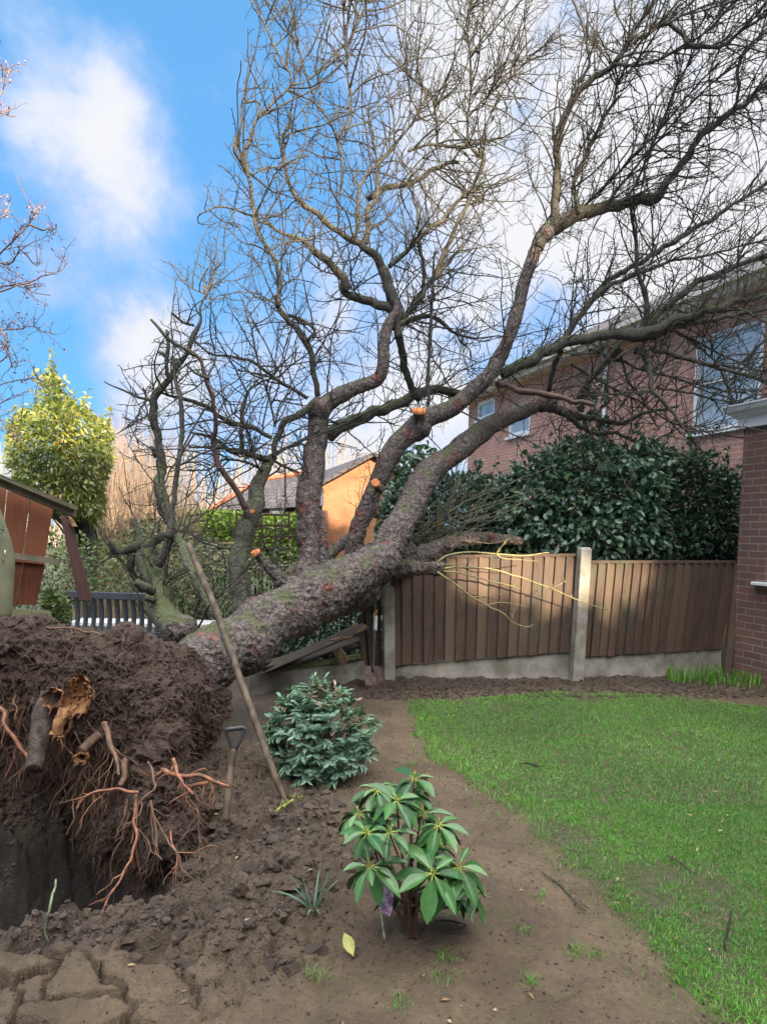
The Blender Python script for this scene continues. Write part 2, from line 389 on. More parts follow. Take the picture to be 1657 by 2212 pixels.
def tile_mat(name, c):
    m, nt, b = new_mat(name); uv = N(nt, 'ShaderNodeUVMap').outputs[0]
    wv_ = N(nt, 'ShaderNodeTexWave', _Scale=1.0, _Distortion=.3, wave_type='BANDS', bands_direction='Y', wave_profile='SAW'); L(nt, vscale(nt, uv, (1, .5, 1)), wv_.inputs['Vector'])
    br = N(nt, 'ShaderNodeTexBrick', _Scale=1.0); br.inputs['Brick Width'].default_value = .33; br.inputs['Row Height'].default_value = .3; br.inputs['Mortar Size'].default_value = .02
    br.inputs['Color1'].default_value = (*c, 1); br.inputs['Color2'].default_value = (*[k * 1.5 for k in c], 1); br.inputs['Mortar'].default_value = (*[k * .3 for k in c], 1)
    L(nt, uv, br.inputs['Vector']); L(nt, br.outputs['Color'], b.inputs['Base Color']); b.inputs['Roughness'].default_value = .7
    bump(nt, b, M_(nt, 'MULTIPLY', br.outputs['Fac'], -1.0), .8, .02); return m
MT['tiles'] = tile_mat('roof_tiles', (.060, .052, .055))
MT['terra'] = simple('terracotta', (.42, .15, .09), (.28, .10, .06), .8, 6, .2)

def set_uv(o):
    """uv in metres: u along the horizontal direction in the face, v up"""
    me = o.data; uvl = me.uv_layers.new(name='UVMap')
    for p in me.polygons:
        n = p.normal; t = Vector((0, 0, 1)).cross(n)
        if t.length < .05: t = Vector((1, 0, 0))
        t.normalize(); u = n.cross(t)
        for li in p.loop_indices:
            c = me.vertices[me.loops[li].vertex_index].co
            uvl.data[li].uv = (c.dot(t), c.dot(u) if abs(n.z) > .05 else c.z)
    return o

# ================================================================== GROUND
def poly_sd(pts, poly):
    """signed distance (inside positive) of pts (N,2) to polygon"""
    n = len(poly); d = np.full(len(pts), 1e9); ins = np.zeros(len(pts), bool)
    for i in range(n):
        a = poly[i]; b = poly[(i + 1) % n]; e = b - a; w = pts - a
        t = np.clip((w @ e) / (e @ e), 0, 1); d = np.minimum(d, np.linalg.norm(w - t[:, None] * e, axis=1))
        c = (a[1] <= pts[:, 1]) != (b[1] <= pts[:, 1])
        with np.errstate(divide='ignore', invalid='ignore'):
            xi = a[0] + (pts[:, 1] - a[1]) / (b[1] - a[1]) * (b[0] - a[0])
        ins ^= c & (pts[:, 0] < xi)
    return np.where(ins, d, -d)
lawn_px = [(893, 1518), (900, 1585), (940, 1640), (1000, 1685), (1060, 1725), (1125, 1775), (1180, 1815), (1235, 1875), (1295, 1935), (1350, 1990), (1400, 2060),
           (1450, 2115), (1510, 2165), (1575, 2212), (1640, 2300), (2600, 2300), (2300, 1640), (1900, 1560), (1657, 1532), (1400, 1506), (1200, 1502), (1000, 1514)]
LAWN = np.array([G(x, y)[:2] for x, y in lawn_px])
PIT = G(60, 1840)[:2]
def terrain(X, Y):
    n = len(X); p3 = np.stack([X, Y, np.zeros(n)], 1)
    sd = poly_sd(np.stack([X, Y], 1) + .05 * np.stack([fbm(p3 * 5, 3, 21), fbm(p3 * 5, 3, 25)], 1), LAWN)
    lawn = sstep(-.03, .06, sd)
    near = sstep(12, 8, Y); lawn = np.maximum(lawn, sstep(7.6, 8.4, Y + .15 * fbm(p3 * 2, 2, 90)))
    z = .018 * fbm(p3 * 1.3, 3, 1) * near
    # pit torn open under the root plate
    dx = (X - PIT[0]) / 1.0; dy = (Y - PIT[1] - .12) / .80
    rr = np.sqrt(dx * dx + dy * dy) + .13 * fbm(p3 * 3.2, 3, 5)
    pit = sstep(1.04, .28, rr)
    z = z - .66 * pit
    # heaved, broken soil round the pit
    rough = sstep(2.05, .95, rr) * (1 - lawn) * (.55 + .45 * sstep(-.3, .3, fbm(p3 * 2.2, 2, 12)))
    bank = np.exp(-((rr - 1.25) / .26) ** 2)
    z = z + .06 * bank * (1 - lawn) * (.5 + fbm(p3 * 2.5, 2, 8))
    q = G(120, 2150)[:2]; cz = np.exp(-(((X - q[0]) / .52) ** 2 + ((Y - q[1]) / .20) ** 2)) + .12 * fbm(p3 * 5, 3, 19); slab = sstep(.25, .6, cz); rough = rough * (1 - .9 * slab)
    e1, c1, t1 = voro2(np.stack([X, Y], 1) * 6.5 + .7 * np.stack([fbm(p3 * 6, 3, 31), fbm(p3 * 6, 3, 37)], 1), 3)
    e2, c2, t2 = voro2(np.stack([X, Y], 1) * 17 + .6 * np.stack([fbm(p3 * 16, 2, 41), fbm(p3 * 16, 2, 47)], 1), 9)
    z = z + rough * (.13 * t1 + .085 * t2 + .085 * (c1 - .4) + .05 * (sstep(0, .28, e1) - 1) + .035 * (c2 - .3) * sstep(0, .25, e2) + .028 * fbm(p3 * 14, 3, 51))
    z = z + (1 - lawn) * near * (.004 * c2 * sstep(.2, .6, vnoise(p3 * 3, 97)) + .006 * fbm(p3 * 22, 3, 61, .7) + .006 * np.maximum(0, fbm(p3 * 9, 3, 63)))
    # drying crack plates in the near left corner
    q = G(200, 2120)[:2]; cz = np.exp(-(((X - q[0]) / .62) ** 2 + ((Y - q[1] - .02) / .28) ** 2))
    e3, c3, t3 = voro2(np.stack([X * 5.0, Y * 7.0], 1) + .35 * np.stack([fbm(p3 * 7, 3, 71), fbm(p3 * 7, 3, 77)], 1), 15)
    z = z + slab * (.045 * (c3 - .3) + .05 * t3 + .012 * fbm(p3 * 14, 3, 52) - .10 * (1 - sstep(.01, .10, e3)))
    # soil bed heaped along the fence foot
    fl = np.array([G(838, 1468)[:2], G(1240, 1468)[:2], G(1567, 1456)[:2]]); fd = np.full(n, 9.)
    for i in range(2):
        a, b = fl[i], fl[i + 1]; e = b - a; w = np.stack([X, Y], 1) - a; t = np.clip((w @ e) / (e @ e), -.6 if i == 0 else 0, 1.5 if i else 1); fd = np.minimum(fd, np.linalg.norm(w - t[:, None] * e, axis=1))
    bed = sstep(.75, .25, fd) * (1 - lawn)
    z = z + bed * (.012 + .02 * fbm(p3 * 11, 4, 81, .6))
    z = z + lawn * .02
    far = sstep(9, 14, Y); z = z * (1 - far)
    damp_shade = np.clip(.75 * rough + .3 * bank + bed * .95 + slab * .9 * (1 - sstep(.03, .09, e3)), 0, 1) + 1.0 * pit  # dark damp soil, plus shade painted into the pit and slab cracks
    return z, lawn, damp_shade, rough, sd
def axis(segs):
    out = [segs[0][0]]
    for a, b, s in segs:
        k = max(1, int(round((b - a) / s))); out += list(a + (b - a) * (np.arange(k) + 1) / k)
    return np.array(out)
gx = axis([(-400, -60, 60), (-60, -12, 8), (-12, -4.5, .6), (-4.5, -2.4, .06), (-2.4, 1.4, .0095), (1.4, 3.2, .022), (3.2, 6, .08), (6, 14, .6), (14, 60, 8), (60, 400, 60)])
gy = axis([(-200, -10, 20), (-10, 1.2, .5), (1.2, 1.75, .05), (1.75, 3.7, .0095), (3.7, 5.2, .018), (5.2, 8, .035), (8, 14, .3), (14, 60, 4), (60, 900, 60)])
XX, YY = np.meshgrid(gx, gy, indexing='ij')
gz, glawn, gdamp_shade, grough, gsd = terrain(XX.ravel(), YY.ravel())
gv = np.stack([XX.ravel(), YY.ravel(), gz], 1); ix = np.arange(len(gx) * len(gy)).reshape(len(gx), len(gy))
gq = np.stack([ix[:-1, :-1], ix[1:, :-1], ix[1:, 1:], ix[:-1, 1:]], -1).reshape(-1, 4)
ga = Acc(); ga.add(gv, gq, None, glawn); 
m, nt, b = new_mat('soil_and_turf'); p = gpos(nt); lw = var_out(nt); wt = N(nt, 'ShaderNodeAttribute'); wt.attribute_name = 'damp_shade'
n_a = tnoise(nt, p, 3.0, 6, .65); n_b = tnoise(nt, p, 38, 6, .7); n_c = tnoise(nt, p, 140, 3, .6)
mud = MIX(nt, RAMP(nt, n_a, .35, .65), (.105, .075, .045), (.178, .129, .079))
mud = MIX(nt, RAMP(nt, n_b, .35, .7, 0, .7), mud, (.085, .06, .046))
alg = RAMP(nt, tnoise(nt, p, 2.2, 6, .75), .50, .66, 0, .55); mud = MIX(nt, alg, mud, (.085, .085, .035))
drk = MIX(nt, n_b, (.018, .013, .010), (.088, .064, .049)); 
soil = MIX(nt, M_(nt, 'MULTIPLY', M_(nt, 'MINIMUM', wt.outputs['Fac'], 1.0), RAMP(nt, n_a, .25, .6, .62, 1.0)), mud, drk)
soil = MIX(nt, RAMP(nt, wt.outputs['Fac'], .98, 1.25), soil, (.014, .010, .008)); grit = RAMP(nt, n_c, .70, .76, 0, .5); soil = MIX(nt, grit, soil, (.26, .21, .16))  # near-black pit colour stands in for the shade of the cavity
turf = MIX(nt, RAMP(nt, n_b, .35, .6), (.03, .06, .015), (.095, .075, .045)); col = MIX(nt, lw, soil, turf); L(nt, col, b.inputs['Base Color'])
L(nt, RAMP(nt, n_a, .3, .7, .42, .8), b.inputs['Roughness']); bump(nt, b, M_(nt, 'ADD', n_b, M_(nt, 'MULTIPLY', n_c, .6)), 1.0, .02); MT['soil'] = m
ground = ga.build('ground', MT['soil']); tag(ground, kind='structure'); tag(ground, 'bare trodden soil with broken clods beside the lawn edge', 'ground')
at = ground.data.attributes.new('damp_shade', 'FLOAT', 'POINT'); at.data.foreach_set('value', gdamp_shade)
def gh(x, y):
    return float(terrain(np.array([float(x)]), np.array([float(y)]))[0][0])
def ghv(X, Y): return terrain(np.asarray(X, float), np.asarray(Y, float))[0]

# ================================================================== FENCE
fA, fB, fC = G(838, 1468), G(1240, 1470), G(1570, 1458)
def dep(p): return proj(p)[2]
dA, dB, dC = dep(fA), dep(fB), dep(fC)
fence = empty('garden_fence', fB, 'weathered brown feather-edge fence between concrete posts, sun patch on its boards', 'fence')
def post(x0, y0, x1, y1, d, wpx):
    """concrete post from foot px to top px, slightly tapered four-sided cap"""
    a = P(x0, y0, d); t = P(x1, y1, d * 1.0); a = a - (t - a) * .05
    ac = Acc(); w = wpx * d / FPX; fr = norm(np.array([[1, .2, 0.]]))[0]; sd = np.array([-.2, 1, 0]) / 1.02
    def ring(c, w, dd): return [c + fr * sx * w / 2 + sd * sy * dd / 2 for sx, sy in ((-1, -1), (1, -1), (1, 1), (-1, 1))]
    v = np.array(ring(a, w, .1) + ring(t, w * .97, .1) + ring(t + np.array([0, 0, .018]), w * .7, .07))
    q = [(k, (k + 1) % 4, (k + 1) % 4 + 4, k + 4) for k in range(4)] + [(k + 4, (k + 1) % 4 + 4, (k + 1) % 4 + 8, k + 8) for k in range(4)] + [(8, 9, 10, 11)]
    ac.add(v, q); o = ac.build('concrete_post', MT['concrete'], fence, smooth=False); bevel(o, .006); return o
post(840, 1470, 839, 1268, dA - .06, 24)
post(1244, 1470, 1262, 1186, dB - .06, 25)
def panel(bl, br, tl, tr, d0, d1, nb, name='fence_panel', par=fence, cap=True, seed=1, mat='fence', jag=0):
    """feather-edge boards between four px corners; d0/d1 depth at left/right"""
    rs = np.random.default_rng(seed); ac = Acc()
    BL, BR, TL, TR = P(*bl, d0), P(*br, d1), P(*tl, d0), P(*tr, d1)
    nrm = norm(np.cross(BR - BL, TL - BL)[None])[0]; nrm = nrm if nrm @ (CAM - BL) > 0 else -nrm
    for i in range(nb):
        u0, u1 = i / nb - .012, (i + 1) / nb + .006; k = rs.normal(0, .004); jb = rs.normal(0, .004); jt = -abs(rs.normal(0, jag)) if jag else 0
        lo0, lo1 = BL + (BR - BL) * u0, BL + (BR - BL) * u1; hi0, hi1 = TL + (TR - TL) * u0, TL + (TR - TL) * u1
        hi0 = hi0 + (lo0 - hi0) * -jt; hi1 = hi1 + (lo1 - hi1) * -jt * rs.uniform(.3, 1.5)
        lo0 = lo0 + np.array([0, 0, jb]); lo1 = lo1 + np.array([0, 0, jb])
        tk1 = .030     # thick edge left, thin edge right
        f = [lo0 + nrm * (tk1 + .004 + k), lo1 + nrm * (.003 + k), hi1 + nrm * .003, hi0 + nrm * (tk1 + .004)]
        bk = [lo0 - nrm * .004, lo1 - nrm * .002, hi1 - nrm * .002, hi0 - nrm * .004]
        ac.add(np.array(f + bk), [(0, 1, 2, 3), (1, 5, 6, 2), (4, 0, 3, 7), (3, 2, 6, 7), (4, 5, 1, 0), (5, 4, 7, 6)], None, float(np.clip(rs.beta(1.2, 2.2), 0, 1)))
    for h in (.12, .5, .88):      # rails on the far side
        bar(ac, BL + (TL - BL) * h - nrm * .03, BR + (TR - BR) * h - nrm * .03, .035, .06, var=.3)
    o = ac.build(name, MT[mat], par, smooth=False, origin=BL)
    if cap:
        c = Acc(); up = np.array([0, 0, .012]); bar(c, TL + up + nrm * .005, TR + up + nrm * .005, .055, .028, var=.15); c.build('capping_rail', MT['fence'], o, smooth=False)
    return o
panel((851, 1436), (1232, 1407), (848, 1206), (1250, 1201), dA, dB, 17, seed=3)
panel((1257, 1419), (1556, 1400), (1274, 1216), (1586, 1216), dB + .03, dC, 17, seed=8)
def gravel_board(x0, y0, x1, y1, yb0, yb1, d0, d1):
    ac = Acc(); a, b_ = P(x0, y0, d0), P(x1, y1, d1); c, d_ = P(x0, yb0, d0), P(x1, yb1, d1); nrm = norm(np.cross(b_ - a, c - a)[None])[0] * .045
    nrm = nrm if nrm @ (CAM - a) < 0 else -nrm; n = 24; uu = np.linspace(0, 1, n)
    for fr_ in (0, 1):
        pass
    v = []; 
    for u in uu:
        t_, b2 = a + (b_ - a) * u, c + (d_ - c) * u
        t_ = t_ + np.array([0, 0, .003 * math.sin(u * 23)]); v += [b2, t_, t_ + nrm, b2 + nrm]
    q = []
    for i in range(n - 1):
        for k in range(4): q.append((i * 4 + k, i * 4 + (k + 1) % 4, i * 4 + 4 + (k + 1) % 4, i * 4 + 4 + k))
    q += [(0, 1, 2, 3), ((n - 1) * 4 + 3, (n - 1) * 4 + 2, (n - 1) * 4 + 1, (n - 1) * 4)]
    ac.add(np.array(v), q); o = ac.build('gravel_board', MT['concrete'], fence, smooth=False); bevel(o, .005); return o
gravel_board(852, 1438, 1232, 1409, 1500, 1490, dA + .01, dB + .01)
gravel_board(1256, 1421, 1556, 1402, 1490, 1480, dB + .04, dC + .01)
gravel_board(540, 1452, 789, 1428, 1530, 1512, dA - .75, dA - .1)
# slim end post against the house
ac = Acc(); bar(ac, P(1566, 1470, dC - .03), P(1592, 1216, dC - .03), .07, .07, (0, 1, 0), .6); ac.build('end_post', MT['fence'], fence, smooth=False)

# crushed bay left of the first post
brk = empty('broken_fence_panel', G(700, 1480), 'smashed dark fence boards and rails pinned under the leaning trunk', 'fence')
panel((785, 1438), (824, 1440), (772, 1330), (822, 1290), dA - .02, dA, 3, 'leaning_boards', brk, False, 5, jag=.05)
ac = Acc()
for (x0, y0, x1, y1, d0, d1, w) in ((560, 1450, 792, 1352, 5.9, 6.6, .11), (575, 1452, 775, 1378, 5.95, 6.7, .10), (600, 1432, 770, 1392, 6.1, 6.8, .12), (640, 1425, 800, 1340, 6.3, 6.9, .10), (560, 1440, 700, 1400, 5.9, 6.5, .1)):
    bar(ac, P(x0, y0, d0), P(x1, y1, d1), w, .015, (0, -.5, 1), random.uniform(0, .4))
ac.build('snapped_boards', MT['fence'], brk, smooth=False)
ac = Acc(); bar(ac, P(585, 1449, 6.1), P(778, 1417, 6.55), .05, .04, var=.5); ac.build('mossy_rail', simple('mossy_rail', (.12, .15, .05), (.06, .07, .03), .8, 9, .5), brk, smooth=False)
ac = Acc(); bar(ac, P(727, 1402, 6.35), P(747, 1432, 6.3), .09, .02, (0, 1, .3), .9); o = ac.build('loose_offcut', simple('pale_offcut', (.32, .21, .13), (.18, .11, .07), .7, 20, .4, (1, 1, .3)), brk, smooth=False)
spm = simple('fresh_splinter', (.62, .42, .20), (.45, .26, .12), .7, 40, .4)
for (x, y, l, a) in ((770, 1368, 26, -.7), (752, 1358, 20, -.6), (742, 1380, 22, -.2), (715, 1383, 30, -.25), (783, 1362, 14, -1.0), (700, 1392, 22, -.2), (812, 1328, 12, -1.4), (806, 1334, 18, -1.2)):
    ac = Acc(); tube(ac, [(*P(x, y, 6.3), .008), (*P(x + l * .5 * math.cos(a), y + l * .5 * math.sin(a), 6.3), .010), (*P(x + l * math.cos(a), y + l * math.sin(a), 6.28), .001)], 5, 6, wob=.005, ws=20); ac.build('splinter', spm, brk)

# ================================================================== FALLEN TREE
tree_loc = P(600, 1480, 5.0); tree_loc[2] = 0
apple = empty('fallen_apple_tree', tree_loc, 'uprooted bare apple tree leaning across the crushed fence with its root plate torn up', 'tree')
def z1(a, b): return a * .3987 + 330.3, b * .3987
def z2(a, b): return a * .4019 + 991, b * .4019
def z3(a, b): return a * .3589 + 462.5, b * .3589 + 594.6
def z4(a, b): return a * .4019 + 991, b * .4019 + 528.5
def z5(a, b): return a * .2988 + 198.2, b * .2988 + 594.6
def zr(a, b): return a * .3589, b * .3589 + 991
def zd(a, b): return a, b
ZS = {z1: .3987, z2: .4019, z3: .3589, z4: .4019, z5: .2988, zr: .3589, zd: 1.0}
SEG = []       # (p0, p1, r, density) for twig growth
def limb_cp(z, pts, d0, d1, fade=None):
    out = []; n = len(pts)
    xy = np.array([z(p_[0], p_[1]) for p_ in pts]); s = np.r_[0, np.cumsum(np.hypot(*np.diff(xy, axis=0).T))]; s = s / s[-1]
    lw = None
    for i, p_ in enumerate(pts):
        if len(p_) > 2: lw = p_[2]
        else: lw = lw * .86
        d = d0 + (d1 - d0) * s[i]; out.append((*P(*xy[i], d), max(.0035, lw * ZS[z] * d / FPX / 2)))
    return np.array(out)
def grow_src(c, dens):
    for i in range(len(c) - 1): SEG.append((c[i, :3], c[i + 1, :3], c[i, 3], dens))

# ---- scaffold: thick members merged into one continuous trunk surface
THICK = [
    (zd, [(330, 1530, 175), (400, 1455, 168), (470, 1410, 165), (550, 1368, 158), (630, 1325, 150), (700, 1285, 140), (760, 1250, 125), (800, 1225, 112), (835, 1195, 98), (868, 1130, 84), (893, 1080, 76), (925, 1020, 70), (985, 975, 60), (1037, 939, 54), (1071, 914, 50), (1152, 876, 42), (1195, 868, 36)], 4.0, 7.6, 0),
    (zd, [(672, 1300, 100), (672, 1230, 86), (673, 1180, 78), (668, 1120, 72), (667, 1070, 66), (678, 1005, 60), (686, 930, 56), (692, 890, 54), (728, 856, 46), (768, 838, 42), (812, 823, 38), (828, 800, 34), (829, 750, 32), (836, 715, 31), (846, 692, 28), (857, 672, 20), (857, 652, 14)], 5.85, 6.5, .15),
    (zd, [(750, 1255, 60), (765, 1180, 50), (785, 1115, 50), (808, 1060, 50), (832, 1000, 52), (870, 950, 54), (905, 915, 52), (955, 890, 50), (1010, 853, 46), (1055, 810, 40), (1088, 753, 40), (1111, 690, 38), (1132, 612, 34), (1150, 560, 34), (1160, 530, 32), (1180, 500, 30)], 6.35, 6.9, .15),
    (zd, [(870, 1225, 70), (915, 1200, 62), (961, 1176, 50), (1021, 1162, 38), (1080, 1164, 30), (1130, 1170, 22)], 6.7, 7.3, 0),
    (zd, [(850, 1228, 60), (900, 1226, 40), (944, 1227, 34)], 6.3, 6.2, 0),
    (zd, [(700, 1250, 40), (699, 1200, 26), (698, 1136, 24)], 5.8, 5.85, 0),
    (zd, [(612, 1262, 40), (585, 1228, 30), (562, 1205, 24), (552, 1192, 22)], 5.55, 5.5, 0),
    (zd, [(903, 930, 34), (904, 905, 29), (905, 888, 28)], 6.55, 6.5, 0),
    (zd, [(822, 1060, 30), (815, 1050, 20), (811, 1044, 18)], 6.3, 6.15, 0),
    (zd, [(700, 1215, 34), (730, 1180, 30), (765, 1155, 24)], 6.4, 6.9, 0),
]
ta = Acc(); dense_src = []
for z, pts, d0, d1, dens in THICK:
    cp = limb_cp(z, pts, d0, d1); ln = np.sum(np.linalg.norm(np.diff(cp[:, :3], axis=0), axis=1)); n = max(8, int(ln / .045)); c = spline(cp, n)
    c[:, :3] += (.20 * c[:, 3:4]) * np.stack([fbm(c[:, :3] * 4, 2, s) for s in (3, 9, 15)], 1)
    c[:, 3] *= (1 + .10 * fbm(c[:, :3] * 5, 2, 33)) * .80
    tubes(ta, c[:, :3], c[:, 3], 18); dense_src.append((c, dens))
# ---- knots and swellings at the crotches
def blob(acc, c, r, sub=2, sq=(1, 1, 1), noise=.12, fs=3.0, seed=0):
    import bmesh
    bm = bmesh.new(); bmesh.ops.create_icosphere(bm, subdivisions=sub, radius=1.0); bm.verts.ensure_lookup_table()
    v = np.array([x.co[:] for x in bm.verts]); f = [[q.index for q in p_.verts] for p_ in bm.faces]; bm.free()
    v = v * (1 + noise * fbm(v * fs + np.asarray(c) * 3, 3, seed))[:, None]
    acc.add(v * r * np.array(sq) + np.asarray(c), None, f)
for x, y, d, rp in ((690, 1292, 5.85, 62), (770, 1262, 6.35, 62), (560, 1330, 5.25, 45), (395, 1360, 4.95, 34), (800, 1225, 6.5, 52), (690, 885, 6.2, 28), (905, 925, 6.6, 28), (1180, 505, 6.85, 18), (360, 1480, 4.15, 84), (640, 1290, 5.6, 45), (735, 1275, 6.1, 58), (945, 1228, 6.2, 19), (862, 1200, 6.6, 44)):
    blob(ta, P(x, y, d), rp * d / FPX)
o = ta.build('trunk', None)
def remesh(o, vox):
    m_ = o.modifiers.new('r', 'REMESH'); m_.mode = 'VOXEL'; m_.voxel_size = vox; m_.adaptivity = 0
    dg = bpy.context.evaluated_depsgraph_get(); ev = o.evaluated_get(dg); me = bpy.data.meshes.new_from_object(ev)
    V = np.empty(len(me.vertices) * 3); me.vertices.foreach_get('co', V); V = V.reshape(-1, 3)
    Nn = np.empty(len(me.vertices) * 3); me.vertices.foreach_get('normal', Nn); Nn = Nn.reshape(-1, 3)
    fc = [tuple(p_.vertices) for p_ in me.polygons]; bpy.data.objects.remove(o); 
    return V, Nn, np.array([f for f in fc if len(f) == 4]), [f for f in fc if len(f) == 3], me
V, Nn, Q, T, me_ = remesh(o, .0135)
ed = np.empty(len(me_.edges) * 2, np.int32); me_.edges.foreach_get('vertices', ed); ed = ed.reshape(-1, 2)
def relax(V, ed, k):
    deg = np.bincount(ed.ravel(), minlength=len(V))[:, None]
    for _ in range(k):
        s = np.zeros_like(V)
        for c in range(3): s[:, c] = np.bincount(ed[:, 0], V[ed[:, 1], c], len(V)) + np.bincount(ed[:, 1], V[ed[:, 0], c], len(V))
        V = V * .4 + .6 * s / np.maximum(deg, 1)
    return V
V = relax(V, ed, 4)
thick = sstep(1000, 1250, proj(V.T.T[:, :].T.T)[1]) if False else None
px = np.array([CX + FPX * ((V - CAM) @ RV) / ((V - CAM) @ F0), PY - FPX * ((V - CAM) @ UV_) / ((V - CAM) @ F0)]).T
amp = .35 + .65 * sstep(950, 1250, px[:, 1])
wp = V + .05 * np.stack([fbm(V * 9, 2, s) for s in (2, 5, 8)], 1)
pl = vnoise(wp * 34, 3); pl2 = vnoise(wp * 52, 4)
V = V + Nn * (amp * (.007 * np.sign(pl) * np.minimum(1, np.abs(pl) * 4) + .004 * pl2 + .013 * fbm(V * 3.2, 3, 6)))[:, None]
ta = Acc(); ta.add(V, Q, T if len(T) else None); trunk = ta.build('trunk', MT['bark'], apple)

def cutface(x, y, d, rx, ry, nrm, name='sawn_face', mat='cutwood', jag=.06):
    """sawn end: shallow disc with rim"""
    c = P(x, y, d); nrm = norm(np.array([nrm], float))[0]; a = norm(np.cross(nrm, [0.3, .2, 1.])[None])[0]; b_ = np.cross(nrm, a); S = 22; v = []; ac = Acc()
    for k, (s, h) in enumerate(((1.06, -.025), (1.0, .004), (.85, .006), (.4, .004))):
        for i in range(S):
            t = i * 2 * math.pi / S; w = 1 + jag * vnoise(np.array([[math.cos(t) * 2, math.sin(t) * 2, x]]))[0]
            v.append(c + (a * math.cos(t) * rx + b_ * math.sin(t) * ry) * s * w + nrm * h)
    v.append(c + nrm * .004); q = []; tr = []
    for k in range(3):
        for i in range(S): q.append((k * S + i, k * S + (i + 1) % S, (k + 1) * S + (i + 1) % S, (k + 1) * S + i))
    for i in range(S): tr.append((3 * S + i, 3 * S + (i + 1) % S, 4 * S))
    ac.add(np.array(v), q, tr); return ac.build(name, MT[mat], trunk)
cutface(905, 885, 6.42, .064, .060, (0, -.5, 1))
cutface(811, 1043, 6.10, .040, .036, (.1, -1, .2))
cutface(552, 1191, 5.48, .045, .040, (-.35, -.35, 1))
cutface(545, 1104, 5.60, .018, .018, (0, -1, .1))

